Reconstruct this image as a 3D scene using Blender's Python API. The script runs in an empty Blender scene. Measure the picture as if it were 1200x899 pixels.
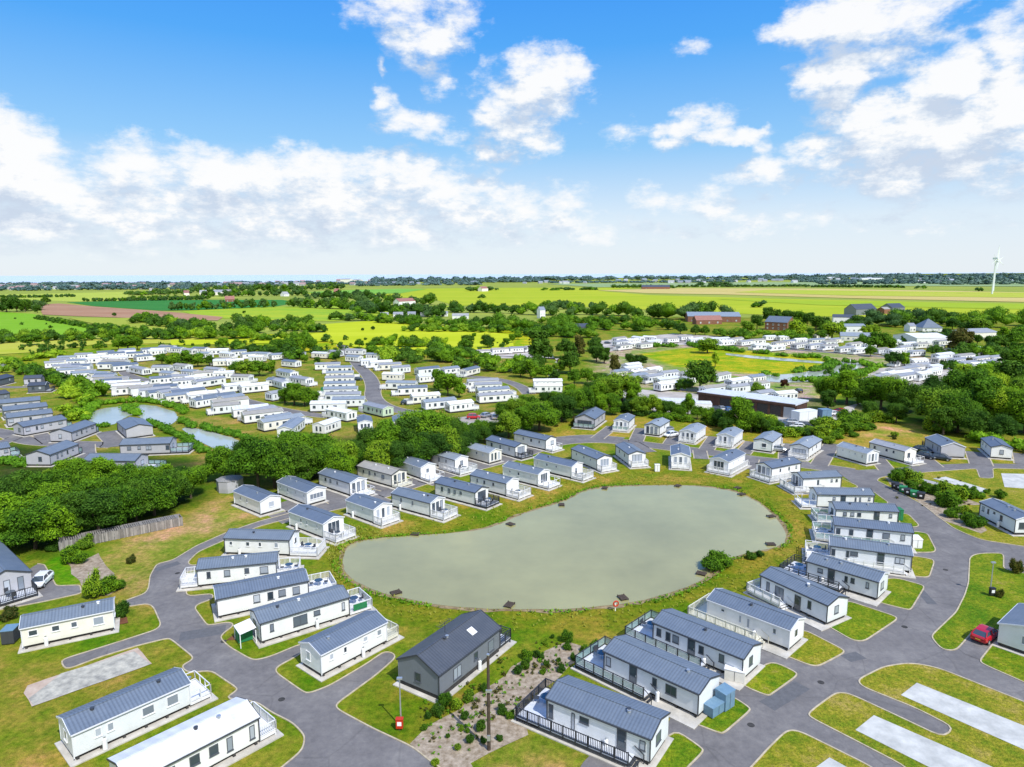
import bpy, bmesh, math, random
import numpy as np
from mathutils import Vector, Matrix
R = math.radians
random.seed(7); rng = np.random.default_rng(7)
scn = bpy.context.scene
COL = scn.collection

# ---------------------------------------------------------------- camera
H = 42.0; F = 800.0; PITCH = math.atan(128.5/800); ROLL = R(0.2)
Fw = Vector((0, math.cos(PITCH), -math.sin(PITCH)))
U0 = Vector((0, math.sin(PITCH), math.cos(PITCH))); X0 = Vector((1, 0, 0))
Rv = X0*math.cos(ROLL) - U0*math.sin(ROLL); Uv = X0*math.sin(ROLL) + U0*math.cos(ROLL)
cam_d = bpy.data.cameras.new("camera"); cam = bpy.data.objects.new("camera", cam_d); COL.objects.link(cam)
cam_d.sensor_width = 36; cam_d.lens = 36*F/1200; cam_d.clip_end = 200000; cam_d.clip_start = 0.5
m = Matrix((Rv, Uv, -Fw)).transposed().to_4x4(); m.translation = (0, 0, H)
cam.matrix_world = m; scn.camera = cam

def ray(x, y):
    d = Fw + Rv*((x-600)/F) + Uv*((449.5-y)/F)
    return d.normalized()
def g(x, y, z=0.0):            # a point of the ground (or of a level z) seen in the photograph
    d = ray(x, y); t = (z-H)/d.z
    return Vector((d.x*t, d.y*t, z))
def height_at(p, x, y):        # height of an upright thing at ground point p whose top is seen at y
    d = ray(x, y); return H + d.z*(p.y/d.y)
def tl(ox, oy, s, pts): return [(ox+a/s, oy+b/s) for a, b in pts]

# ---------------------------------------------------------------- helpers
def tag(o, label=None, cat=None, group=None, kind=None):
    if label: o['label'] = label
    if cat: o['category'] = cat
    if group: o['group'] = group
    if kind: o['kind'] = kind
    return o
def empty(name, loc, rz=0):
    o = bpy.data.objects.new(name, None); COL.objects.link(o); o.location = loc; o.rotation_euler = (0, 0, rz)
    o.empty_display_size = .2
    return o
class MB:
    def __init__(s): s.v = []; s.f = []; s.m = []
    def add(s, vs, fs, mi=0):
        n = len(s.v); s.v.extend([tuple(v) for v in vs]); s.f.extend([tuple(n+i for i in f) for f in fs]); s.m.extend([mi]*len(fs))
    def box(s, x0, x1, y0, y1, z0, z1, mi=0):
        if x0 > x1: x0, x1 = x1, x0
        if y0 > y1: y0, y1 = y1, y0
        s.add([(x0,y0,z0),(x1,y0,z0),(x1,y1,z0),(x0,y1,z0),(x0,y0,z1),(x1,y0,z1),(x1,y1,z1),(x0,y1,z1)],
              [(0,3,2,1),(4,5,6,7),(0,1,5,4),(1,2,6,5),(2,3,7,6),(3,0,4,7)], mi)
    def bar(s, a, b, w, mi=0, h=None):
        a = Vector(a); b = Vector(b); d = (b-a); L = d.length
        if L < 1e-6: return
        d.normalize(); up = Vector((0,0,1)) if abs(d.z) < .95 else Vector((1,0,0))
        q = d.cross(up).normalized()*w/2; r = q.cross(d).normalized()*(h or w)/2
        vs = [a-q-r, a+q-r, a+q+r, a-q+r, b-q-r, b+q-r, b+q+r, b-q+r]
        s.add(vs, [(0,1,2,3),(7,6,5,4),(0,4,5,1),(1,5,6,2),(2,6,7,3),(3,7,4,0)], mi)
    def cyl(s, c, r0, r1, z0, z1, n=10, mi=0, axis='z'):
        vs = []
        for k, (r, z) in enumerate(((r0, z0), (r1, z1))):
            for i in range(n):
                a = 2*math.pi*i/n; p = (r*math.cos(a), r*math.sin(a), z)
                if axis == 'y': p = (p[0], p[2], p[1])
                if axis == 'x': p = (p[2], p[0], p[1])
                vs.append((c[0]+p[0], c[1]+p[1], c[2]+p[2]))
        fs = [(i, (i+1) % n, n+(i+1) % n, n+i) for i in range(n)] + [tuple(range(n-1, -1, -1)), tuple(range(n, 2*n))]
        s.add(vs, fs, mi)
    def build(s, name, mats, parent=None, smooth=False):
        me = bpy.data.meshes.new(name); me.from_pydata(s.v, [], s.f)
        if not isinstance(mats, (list, tuple)): mats = [mats]
        for m_ in mats: me.materials.append(m_)
        if len(mats) > 1: me.polygons.foreach_set('material_index', s.m)
        if smooth: me.polygons.foreach_set('use_smooth', [True]*len(s.f))
        me.update()
        o = bpy.data.objects.new(name, me); COL.objects.link(o)
        if parent is not None: o.parent = parent
        return o

ORD = "first second third fourth fifth sixth seventh eighth ninth tenth eleventh twelfth thirteenth fourteenth fifteenth sixteenth seventeenth eighteenth nineteenth twentieth".split()
def ordi(i):   # 0-based
    if i < 20: return ORD[i]
    n = i+1; return "%d%s" % (n, {1:'st',2:'nd',3:'rd'}.get(n % 10, 'th') if n//10 != 1 else 'th')
def place_words(i, n):
    if i == 0: return "leftmost"
    if i == n-1: return "rightmost"
    if i < n/2: return ordi(i)+" from the left"
    return ordi(n-1-i)+" from the right"

# ---------------------------------------------------------------- materials
def mat(name, color=(.5,.5,.5), rough=.7, metal=0, spec=.5):
    m = bpy.data.materials.new(name); m.use_nodes = True; b = m.node_tree.nodes['Principled BSDF']
    b.inputs['Base Color'].default_value = (*color, 1); b.inputs['Roughness'].default_value = rough
    b.inputs['Metallic'].default_value = metal; b.inputs['Specular IOR Level'].default_value = spec
    return m
class N:
    def __init__(s, m): s.t = m.node_tree; s.b = s.t.nodes.get('Principled BSDF')
    def n(s, typ, **kw):
        nd = s.t.nodes.new(typ)
        for k, v in kw.items(): setattr(nd, k, v)
        return nd
    def l(s, a, b): s.t.links.new(a, b)
    def coord(s, which='Object'):
        return s.n('ShaderNodeTexCoord').outputs[which]
    def geo(s): return s.n('ShaderNodeNewGeometry').outputs['Position']
    def noise(s, vec, scale, detail=4, rough=.6):
        nd = s.n('ShaderNodeTexNoise'); nd.inputs['Scale'].default_value = scale; nd.inputs['Detail'].default_value = detail
        nd.inputs['Roughness'].default_value = rough; s.l(vec, nd.inputs['Vector']); return nd.outputs['Fac']
    def ramp(s, fac, stops):
        nd = s.n('ShaderNodeValToRGB'); cr = nd.color_ramp
        while len(cr.elements) < len(stops): cr.elements.new(.5)
        for e, (p, c) in zip(cr.elements, stops):
            e.position = p; e.color = (*c, 1) if len(c) == 3 else c
        s.l(fac, nd.inputs['Fac']); return nd.outputs['Color']
    def mix(s, a, b, fac, mode='MIX'):
        nd = s.n('ShaderNodeMix', data_type='RGBA', blend_type=mode)
        for sock, v in ((nd.inputs[0], fac), (nd.inputs[6], a), (nd.inputs[7], b)):
            if isinstance(v, bpy.types.NodeSocket): s.l(v, sock)
            elif isinstance(v, (int, float)): sock.default_value = v
            else: sock.default_value = (*v, 1)
        return nd.outputs[2]
    def math(s, op, a, b=None, c=None, clamp=False):
        nd = s.n('ShaderNodeMath', operation=op); nd.use_clamp = clamp
        for i, v in enumerate((a, b, c)):
            if v is None: continue
            if isinstance(v, bpy.types.NodeSocket): s.l(v, nd.inputs[i])
            else: nd.inputs[i].default_value = v
        return nd.outputs[0]
    def bump(s, h, strength=.3, dist=.05):
        nd = s.n('ShaderNodeBump'); nd.inputs['Strength'].default_value = strength; nd.inputs['Distance'].default_value = dist
        s.l(h, nd.inputs['Height']); s.l(nd.outputs[0], s.b.inputs['Normal'])
    def sep(s, v): nd = s.n('ShaderNodeSeparateXYZ'); s.l(v, nd.inputs[0]); return nd.outputs
    def base(s, c): s.l(c, s.b.inputs['Base Color'])

def noisy(name, c1, c2, scale=2., rough=.8, bump=.2, detail=5, world=True, fine=None, spec=.3):
    m = mat(name, c1, rough, spec=spec); k = N(m); p = k.geo() if world else k.coord()
    f = k.noise(p, scale, detail, .65); c = k.ramp(f, [(.32, c1), (.68, c2)])
    if fine:
        f2 = k.noise(p, fine, 3, .7); c = k.mix(c, (.72,.72,.72), k.math('MULTIPLY', f2, .55), 'MULTIPLY')
    k.base(c); k.bump(k.noise(p, fine or scale*6, 3), bump, .04); return m

def grass_mat(name, green, dry, brown, dry_amt=.5, scale=.12):
    m = mat(name, green, .9, spec=.1); k = N(m); p = k.geo()
    a = k.noise(p, scale, 4, .6); b = k.noise(p, scale*5, 5, .7); c = k.noise(p, 3.0, 4, .75); d = k.noise(p, 14., 2, .7)
    mixf = k.math('ADD', k.math('MULTIPLY', a, .55), k.math('MULTIPLY', b, .45))
    lo = .62-dry_amt*.3
    t = k.ramp(mixf, [(lo-.1, green), (lo+.04, tuple((u+v)/2 for u, v in zip(green, dry))), (lo+.12, dry), (min(.98, lo+.26), brown)])
    t = k.mix(t, k.ramp(c, [(.34, (.42,.52,.32)), (.66, (1.4,1.3,1.25))]), .8, 'MULTIPLY')
    t = k.mix(t, k.ramp(d, [(.36, (.5,.52,.42)), (.64, (1.4,1.38,1.35))]), .75, 'MULTIPLY')
    k.base(t); k.bump(k.math('ADD', c, d), .7, .12); return m
M = {}
M['island'] = grass_mat('verge_grass', (.06,.18,.004), (.24,.27,.015), (.40,.30,.10), .56, .22)
M['island_dry'] = grass_mat('dry_verge_grass', (.085,.19,.005), (.29,.27,.025), (.42,.31,.10), .72, .2)

def ground_mat():
    m = mat('ground_grass', (.2,.2,.05), .95, spec=.08); k = N(m); p = k.geo()
    at = k.n('ShaderNodeVertexColor'); at.layer_name = 'tint'
    a = k.noise(p, .02, 5, .65); b = k.noise(p, .22, 5, .72); c = k.noise(p, 1.6, 4, .75); d = k.noise(p, 12., 2, .7)
    t = k.mix(at.outputs['Color'], (.80,.84,.48), 1, 'MULTIPLY')
    t = k.mix(t, k.ramp(a, [(.3, (.72,.88,.5)), (.5, (1,1,1)), (.72, (1.25,1.08,1.25))]), .7, 'MULTIPLY')
    t = k.mix(t, k.ramp(b, [(.32, (.48,.80,.3)), (.5, (1,1,1)), (.68, (1.5,1.12,1.9))]), .95, 'MULTIPLY')
    e = k.noise(p, .075, 6, .72)
    t = k.mix(t, k.ramp(e, [(.38, (.55,.92,.30)), (.49, (1,1,1)), (.59, (1.55,1.10,2.4))]), .9, 'MULTIPLY')
    t = k.mix(t, k.ramp(c, [(.34, (.45,.55,.35)), (.66, (1.38,1.3,1.25))]), .75, 'MULTIPLY')
    t = k.mix(t, k.ramp(d, [(.36, (.55,.56,.48)), (.64, (1.38,1.36,1.35))]), .7, 'MULTIPLY')
    k.base(t); k.bump(k.math('ADD', c, d), .7, .14); return m
M['ground'] = ground_mat()

def asphalt_mat():
    m = mat('asphalt', (.2,.2,.22), .85, spec=.3); k = N(m); p = k.geo()
    a = k.noise(p, .18, 5, .7); b = k.noise(p, 1.4, 5, .7); c = k.noise(p, 25., 2, .6)
    t = k.ramp(a, [(.3, (.135,.126,.122)), (.5, (.175,.163,.157)), (.72, (.235,.22,.205))])
    t = k.mix(t, k.ramp(b, [(.33, (.80,.80,.82)), (.67, (1.16,1.15,1.12))]), .8, 'MULTIPLY')
    t = k.mix(t, k.ramp(c, [(.3, (.85,.85,.85)), (.7, (1.12,1.12,1.12))]), .7, 'MULTIPLY')
    v = k.n('ShaderNodeTexVoronoi', feature='DISTANCE_TO_EDGE'); v.inputs['Scale'].default_value = .11
    w = k.n('ShaderNodeVectorMath', operation='ADD'); k.l(p, w.inputs[0])
    nn = k.n('ShaderNodeTexNoise'); nn.inputs['Scale'].default_value = .3; k.l(p, nn.inputs['Vector']); k.l(nn.outputs['Color'], w.inputs[1])
    k.l(w.outputs[0], v.inputs['Vector'])
    crack = k.ramp(v.outputs['Distance'], [(0, (.68,.68,.68)), (.006, (.8,.8,.8)), (.012, (1,1,1))])
    t = k.mix(t, crack, .5, 'MULTIPLY')
    k.base(t); k.bump(c, .25, .02); return m
M['asphalt'] = asphalt_mat()
M['kerb'] = noisy('kerb_concrete', (.40,.33,.21), (.62,.53,.38), 1.5, .9, .2, fine=8)
M['kerbdry'] = noisy('dry_edge', (.36,.30,.16), (.48,.42,.26), 1.2, .95, .2, fine=6)
M['pad'] = noisy('pad_concrete', (.45,.42,.36), (.66,.62,.55), .7, .9, .1, fine=6)
M['padwhite'] = noisy('white_concrete', (.42,.42,.39), (.66,.65,.60), .55, .9, .2, fine=3, detail=8)
M['padold'] = noisy('stained_concrete', (.26,.25,.22), (.62,.58,.47), .9, .95, .25, fine=3)
M['padpink'] = noisy('pinkish_paving', (.45,.33,.25), (.58,.46,.36), 1.1, .95, .2, fine=4)
M['gravel'] = noisy('gravel_bed', (.20,.145,.085), (.50,.41,.31), 1.6, .95, .7, fine=5)
M['bark'] = noisy('bark_mulch', (.12,.045,.02), (.22,.09,.04), 2, .95, .5, fine=8)
M['mud'] = noisy('mud_bank', (.16,.11,.05), (.40,.30,.16), 1.0, .95, .5, fine=6)
M['yard'] = noisy('yard_hardstanding', (.33,.29,.25), (.6,.55,.5), .12, .95, .1, fine=1.5)
M['pale'] = noisy('pale_track', (.36,.35,.36), (.46,.44,.43), .2, .95, .1, fine=2)

def white_clad(name, col, dirt=.12):
    m = mat(name, col, .45, spec=.4); k = N(m); p = k.coord(); z = k.sep(p)[2]
    fr = k.math('FRACT', k.math('MULTIPLY', z, 1/.16))
    line = k.ramp(fr, [(0, (.72,.72,.74)), (.1, (.93,.93,.94)), (.2, (1,1,1))])
    n = k.noise(p, .9, 5, .7); st = k.ramp(n, [(.35, (1-dirt*.8,1-dirt*.8,1-dirt)), (.65, (1,1,1))])
    oi = k.n('ShaderNodeObjectInfo').outputs['Random']
    v = k.ramp(oi, [(0, (.95,.95,.93)), (1, (1,1,1))])
    t = k.mix(k.mix(k.mix(col, line, .75, 'MULTIPLY'), st, 1, 'MULTIPLY'), v, 1, 'MULTIPLY')
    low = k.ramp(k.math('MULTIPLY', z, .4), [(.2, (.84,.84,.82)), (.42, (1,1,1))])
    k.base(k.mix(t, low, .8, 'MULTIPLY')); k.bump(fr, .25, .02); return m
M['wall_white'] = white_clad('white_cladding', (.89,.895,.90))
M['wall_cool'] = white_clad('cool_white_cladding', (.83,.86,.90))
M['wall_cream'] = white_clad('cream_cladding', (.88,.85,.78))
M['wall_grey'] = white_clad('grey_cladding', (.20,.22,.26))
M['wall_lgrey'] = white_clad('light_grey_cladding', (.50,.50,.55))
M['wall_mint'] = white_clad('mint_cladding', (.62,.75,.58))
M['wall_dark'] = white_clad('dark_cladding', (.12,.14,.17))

def roof_mat(name, c, pitch=.33, contrast=.5):
    m = mat(name, c, .5, spec=.4); k = N(m); p = k.coord(); s = k.sep(p)
    fr = k.math('FRACT', k.math('MULTIPLY', s[0], 1/pitch))
    rib = k.ramp(fr, [(0, (1-contrast,)*3), (.28, (1-contrast*.7,)*3), (.45, (1.12,)*3), (.85, (1.05,)*3), (1, (1-contrast,)*3)])
    fz = k.math('FRACT', k.math('MULTIPLY', k.math('ABSOLUTE', s[1]), 1/.37))
    row = k.ramp(fz, [(0, (.72,)*3), (.14, (1,)*3)])
    n = k.noise(p, .7, 5, .7); st = k.ramp(n, [(.3, (.84,.86,.88)), (.7, (1.12,1.1,1.08))])
    oi = k.n('ShaderNodeObjectInfo').outputs['Random']; v = k.ramp(oi, [(0, (.86,.88,.93)), (1, (1.12,1.1,1.05))])
    t = k.mix(c, rib, .42, 'MULTIPLY'); t = k.mix(t, row, .55, 'MULTIPLY'); t = k.mix(t, st, 1, 'MULTIPLY'); t = k.mix(t, v, 1, 'MULTIPLY')
    k.base(t); k.bump(fr, .35, .03); return m
M['roof_slate'] = roof_mat('slate_blue_roof_sheet', (.15,.185,.235))
M['roof_dark'] = roof_mat('charcoal_roof_sheet', (.075,.085,.105), .34, .6)
M['roof_grey'] = roof_mat('pale_grey_roof_sheet', (.33,.34,.36))
M['roof_mid'] = roof_mat('mid_grey_roof_sheet', (.26,.30,.345))
M['roof_white'] = roof_mat('white_roof_sheet', (.70,.71,.72), 1.2, .12)
M['roof_tan'] = roof_mat('stone_roof_sheet', (.36,.34,.30))
M['roof_red'] = roof_mat('red_tile_roof', (.30,.14,.11), .3, .4)
M['town_wall'] = mat('town_wall', (.42,.38,.38), .9)  # muted tone, distance haze put into the wall colour
M['town_roof'] = mat('town_roof', (.33,.22,.22), .9)  # red roof greyed, with the haze put into its colour
M['glass'] = mat('window_glass', (.05,.07,.09), .06, spec=1.0)
def glass_var():
    m = mat('curtained_glass', (.3,.33,.37), .08, spec=.9); k = N(m)
    oi = k.n('ShaderNodeObjectInfo').outputs['Random']; k.base(k.ramp(oi, [(0, (.03,.045,.06)), (.35, (.06,.08,.11)), (.6, (.3,.34,.4)), (1, (.5,.54,.6))])); return m
M['glassv'] = glass_var()
M['frame_white'] = mat('white_upvc', (.8,.8,.8), .4)
M['frame_grey'] = mat('grey_upvc', (.09,.10,.12), .4)
M['gutter'] = mat('dark_gutter', (.05,.055,.065), .5)
M['gutterw'] = mat('white_gutter', (.72,.73,.75), .4)
M['under'] = noisy('underframe_shadow', (.03,.03,.03), (.07,.065,.06), 3, .9)  # near-black colour stands in for the shade below homes
M['deck_white'] = noisy('white_deck_board', (.66,.66,.66), (.80,.79,.77), 1.5, .6, .1, world=False)
M['deck_cream'] = noisy('cream_deck_board', (.62,.60,.50), (.74,.72,.60), 1.5, .6, .1, world=False)
M['deck_floor'] = noisy('pale_deck_floor', (.50,.53,.58), (.70,.72,.76), 1.5, .7, .1, world=False)
M['deck_dark'] = noisy('charcoal_deck_rail', (.03,.032,.04), (.05,.055,.065), 1.5, .6, .1, world=False)
M['railglass'] = mat('tinted_rail_glass', (.32,.47,.47), .05, spec=.8)
M['railglass'].node_tree.nodes['Principled BSDF'].inputs['Alpha'].default_value = .55
M['box_blue'] = noisy('blue_grey_metal', (.12,.22,.32), (.17,.28,.38), 2, .5, world=False)
M['green_ply'] = noisy('green_panel', (.02,.17,.06), (.03,.22,.09), 2, .6, world=False)
M['timber'] = noisy('weathered_timber', (.16,.15,.14), (.36,.34,.32), 3, .9, .4, world=False, fine=14)
def board_mat():
    m = mat('board_timber', (.3,.28,.26), .9, spec=.1); k = N(m); p = k.coord(); x = k.sep(p)[0]; u = k.math('MULTIPLY', x, 1/.19); fr = k.math('FRACT', u)
    wn_ = k.n('ShaderNodeTexWhiteNoise', noise_dimensions='1D'); k.l(k.math('FLOOR', u), wn_.inputs['W'])
    t = k.ramp(wn_.outputs['Value'], [(0, (.20,.185,.17)), (1, (.42,.395,.37))]); t = k.mix(t, k.ramp(fr, [(0, (.35,.35,.35)), (.1, (1,1,1)), (.9, (1,1,1)), (1, (.5,.5,.5))]), 1, 'MULTIPLY')
    t = k.mix(t, k.ramp(k.noise(p, 1.2, 4), [(.3, (.8,.8,.8)), (.7, (1.15,1.12,1.1))]), 1, 'MULTIPLY'); k.base(t); return m
M['board'] = board_mat()
M['pole'] = noisy('pole_timber', (.05,.035,.025), (.10,.075,.055), 3, .9, .3, world=False)
M['metal'] = mat('galvanised_metal', (.5,.52,.53), .4, .6)
M['red'] = noisy('red_enamel', (.45,.03,.01), (.55,.05,.02), 4, .4, world=False)
M['black'] = mat('black_plastic', (.02,.02,.022), .5)
M['tyre'] = mat('tyre_rubber', (.02,.02,.02), .8)
M['brick'] = noisy('brown_brick', (.07,.038,.026), (.115,.065,.048), .8, .9, .2, fine=5)
M['brick_red'] = noisy('orange_brick', (.20,.095,.06), (.27,.13,.085), .6, .9)
M['door_grey'] = mat('roller_door', (.38,.41,.45), .5)
M['white'] = mat('white_paint', (.85,.85,.85), .4)
M['turbine'] = mat('turbine_white', (.72,.78,.82), .4)

def leaf_mat(name, dark, light, tr=.25, var=.25):
    m = bpy.data.materials.new(name); m.use_nodes = True; t = m.node_tree; b = t.nodes['Principled BSDF']; k = N(m)
    b.inputs['Roughness'].default_value = .7; b.inputs['Specular IOR Level'].default_value = .15
    p = k.coord(); n1 = k.noise(p, .35, 3, .6); n2 = k.noise(p, 2.2, 2, .6)
    f = k.math('ADD', k.math('MULTIPLY', n1, .6), k.math('MULTIPLY', n2, .4))
    c = k.ramp(f, [(.36, dark), (.62, light)])
    oi = k.n('ShaderNodeObjectInfo').outputs['Random']
    v = k.ramp(oi, [(0, (1-var,1-var*.7,1-var*.2)), (.5, (1,1,1)), (1, (1+var*1.3,1+var*.9,1))])
    c = k.mix(c, v, 1, 'MULTIPLY'); k.base(c)
    tl_ = k.n('ShaderNodeBsdfTranslucent'); k.l(c, tl_.inputs[0]); mx = k.n('ShaderNodeMixShader'); mx.inputs[0].default_value = tr
    k.l(b.outputs[0], mx.inputs[1]); k.l(tl_.outputs[0], mx.inputs[2]); k.l(mx.outputs[0], t.nodes['Material Output'].inputs[0])
    return m
M['leaf'] = leaf_mat('leaf_mid', (.050,.135,.006), (.20,.39,.016), .3, .35)
M['leaf_dark'] = leaf_mat('leaf_dark', (.026,.078,.008), (.105,.225,.018), .25, .35)
M['leaf_bright'] = leaf_mat('leaf_bright', (.13,.27,.010), (.36,.52,.03), .3, .3)
M['leaf_yellow'] = leaf_mat('leaf_yellow', (.18,.13,.01), (.42,.30,.015))
M['leaf_brown'] = leaf_mat('leaf_brown', (.06,.06,.012), (.17,.16,.03))
M['leaf_red'] = leaf_mat('leaf_red', (.04,.012,.01), (.10,.03,.02))
M['leaf_far'] = leaf_mat('leaf_far', (.045,.11,.03), (.11,.21,.045))  # slightly bluish, haze of distance mixed into the leaf colour
M['leaf_haze'] = leaf_mat('leaf_haze', (.07,.14,.13), (.13,.20,.17), 0)  # paler and bluer still, horizon haze put into the colour
M['core'] = mat('crown_shade_core', (.012,.036,.004), .9, spec=.05)  # dark inner blobs, the crown's inner shade put into the colour
M['trunk'] = noisy('tree_bark', (.06,.045,.03), (.11,.085,.06), 3, .95, .4, world=False)
M['reed'] = leaf_mat('reed_leaf', (.07,.19,.008), (.17,.36,.016))
M['tuft'] = leaf_mat('grass_tuft', (.25,.32,.015), (.46,.44,.08))

def water_mat(name, c, rough=.08, bump=.12):
    m = mat(name, c, rough, spec=.5); k = N(m); p = k.geo()
    n = k.noise(p, .035, 5, .65); k.base(k.ramp(n, [(.3, tuple(x*.82 for x in c)), (.7, tuple(x*1.22 for x in c))]))
    h = k.math('ADD', k.noise(p, 1.6, 4, .7), k.math('MULTIPLY', k.noise(p, .35, 2), .5)); k.bump(h, bump, .08); return m
M['lake'] = water_mat('lake_water', (.325,.305,.135), .06, .12)
M['pond'] = water_mat('pond_water', (.40,.42,.38), .1, .1)
M['sea'] = water_mat('sea_water', (.46,.56,.64), .8, .05)

# ---------------------------------------------------------------- world
SUN_AZ_DIR = Vector((.60, -.80)).normalized(); SUN_EL = R(50)
W = bpy.data.worlds.new("World"); scn.world = W; W.use_nodes = True
wt = W.node_tree; k = N(W); bg = wt.nodes['Background']
sky = k.n('ShaderNodeTexSky', sky_type='NISHITA'); sky.sun_disc = False
sky.sun_elevation = SUN_EL; sky.sun_rotation = math.atan2(SUN_AZ_DIR.x, SUN_AZ_DIR.y); sky.altitude = 40; sky.dust_density = .8; sky.ozone_density = 1.6
# cloud masses: (photo x, y, half width, half height, weight) turned into azimuth / elevation on the sky
CL = [(150,285,200,12,.6),(420,282,170,10,.6),(90,250,110,30,.8),(330,225,120,30,.9),(640,275,120,10,.5),(940,262,160,10,.35),(1120,230,90,16,.5),(5,190,52,55,1.3),(50,235,85,42,1.05),(150,232,95,34,.9),(262,203,95,25,1),(370,208,85,22,1),(455,210,70,22,1),(250,240,160,28,.92),
 (400,245,150,28,.85),(520,222,55,22,.8),(575,250,60,22,.8),(655,262,45,11,.6),(120,268,150,14,.8),(300,270,180,11,.6),(60,255,80,20,.9),
 (500,40,36,24,.9),(465,8,48,16,.7),(530,14,24,30,.7),(513,80,12,26,.5),(447,112,13,12,.7),(485,140,34,14,.8),(510,158,30,9,.6),(450,77,5,10,.6),
 (640,98,38,34,1.1),(600,120,38,28,.9),(668,100,22,22,.8),(610,155,36,20,.8),(576,178,20,9,1),(590,170,30,14,.8),(727,158,24,13,.45),(807,56,14,8,.42),
 (812,145,28,17,1.1),(795,162,24,9,.8),(850,160,36,7,.8),(885,154,12,4,.8),
 (935,36,30,16,.9),(985,22,54,30,1.2),(1050,12,55,22,1),(1105,8,30,16,.9),(985,78,28,34,1.25),(970,100,30,20,1),(1020,55,40,24,.8),(1070,35,40,22,.7),(995,127,7,6,.6),
 (1180,15,22,16,.7),(1188,48,34,16,1),(1080,72,26,14,.4),
 (1125,88,30,28,1.3),(1080,110,46,30,1.3),(1045,130,40,22,1),(1185,95,32,34,1.1),(1160,140,62,36,1.3),(1090,150,80,34,1.3),(1010,150,50,15,.9),(1000,175,60,18,.9),
 (1110,178,90,24,1.2),(1040,205,60,24,.85),(1180,185,60,20,.9),(960,190,30,20,.5),
 (902,205,26,15,.9),(880,213,30,11,.75),(845,238,40,16,.6),(815,240,30,14,.5),(930,215,24,11,.6),(750,232,22,12,.55),(620,245,50,20,.6),(890,168,10,8,.4)]
def azel(x, y):
    d = ray(x, y); return math.atan2(d.x, d.y), math.asin(d.z)
grp = bpy.data.node_groups.new('cloud_density', 'ShaderNodeTree')
grp.interface.new_socket('AzEl', in_out='INPUT', socket_type='NodeSocketVector'); grp.interface.new_socket('Dir', in_out='INPUT', socket_type='NodeSocketVector')
grp.interface.new_socket('Density', in_out='OUTPUT', socket_type='NodeSocketFloat')
class GN(N):
    def __init__(s, t): s.t = t; s.b = None
q = GN(grp); gi = q.n('NodeGroupInput'); go = q.n('NodeGroupOutput')
def vm(q, op, a, b=None):
    nd = q.n('ShaderNodeVectorMath', operation=op)
    for i, v in enumerate((a, b)):
        if v is None: continue
        if isinstance(v, bpy.types.NodeSocket): q.l(v, nd.inputs[i])
        else: nd.inputs[i].default_value = v
    return nd
wn = q.n('ShaderNodeTexNoise'); wn.inputs['Scale'].default_value = 9; wn.inputs['Detail'].default_value = 5; wn.inputs['Roughness'].default_value = .6
q.l(gi.outputs['AzEl'], wn.inputs['Vector'])
wo = vm(q, 'MULTIPLY', vm(q, 'SUBTRACT', wn.outputs['Color'], (.5,.5,.5)).outputs[0], (.11,.075,0)).outputs[0]
pos = vm(q, 'ADD', gi.outputs['AzEl'], wo).outputs[0]
acc = None
for (x, y, rx, ry, wgt) in CL:
    a, e = azel(x, y); a2, e2 = azel(x+rx, y); a3, e3 = azel(x, y-ry)
    sx = 1/abs(a2-a); sy = 1/abs(e3-e)
    d = vm(q, 'MULTIPLY', vm(q, 'SUBTRACT', pos, (a, e, 0)).outputs[0], (sx*.80, sy*.80, 0)).outputs[0]
    r2 = vm(q, 'DOT_PRODUCT', d, d).outputs['Value']
    v = q.math('MULTIPLY', q.math('SUBTRACT', 1.0, q.math('MULTIPLY', r2, .5)), wgt)      # dome shaped bump
    acc = v if acc is None else q.math('SMOOTH_MAX', acc, v, .25)
nv = vm(q, 'MULTIPLY', gi.outputs['AzEl'], (1, 1.9, 1)).outputs[0]; n1 = q.noise(nv, 17, 12, .64); n2 = q.noise(nv, 5, 3, .5)
den = q.math('ADD', q.math('ADD', q.math('MAXIMUM', acc, -1.2), q.math('MULTIPLY', q.math('SUBTRACT', n1, .5), 2.9)), q.math('MULTIPLY', q.math('SUBTRACT', n2, .5), .6))
q.l(den, go.inputs[0])
tc = k.n('ShaderNodeTexCoord'); nrm = vm(k, 'NORMALIZE', tc.outputs['Generated']).outputs[0]; sp = k.sep(nrm)
az = k.math('ARCTAN2', sp[0], sp[1]); el = k.math('ARCSINE', sp[2])
cb = k.n('ShaderNodeCombineXYZ'); k.l(az, cb.inputs[0]); k.l(el, cb.inputs[1])
g1 = k.n('ShaderNodeGroup'); g1.node_tree = grp; k.l(cb.outputs[0], g1.inputs['AzEl'])
off = vm(k, 'ADD', cb.outputs[0], (.014, .034, 0)).outputs[0]
g2 = k.n('ShaderNodeGroup'); g2.node_tree = grp; k.l(off, g2.inputs['AzEl'])
rear = k.n('ShaderNodeMapRange', interpolation_type='SMOOTHSTEP'); rear.inputs['From Min'].default_value = .42; rear.inputs['From Max'].default_value = -.1; rear.inputs['To Max'].default_value = 1.9
k.l(sp[1], rear.inputs['Value'])      # unseen cloud added behind and overhead as white fill for camera-facing walls
d1, d2 = k.math('ADD', g1.outputs[0], rear.outputs[0]), k.math('ADD', g2.outputs[0], rear.outputs[0])
alpha = k.n('ShaderNodeMapRange', interpolation_type='SMOOTHSTEP'); alpha.inputs['From Min'].default_value = .02; alpha.inputs['From Max'].default_value = 1.02; k.l(d1, alpha.inputs['Value'])
lit = k.n('ShaderNodeMapRange'); lit.inputs['From Min'].default_value = -.35; lit.inputs['From Max'].default_value = .75
k.l(k.math('SUBTRACT', d1, k.math('MULTIPLY', d2, .95)), lit.inputs['Value'])
SK = .12
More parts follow.
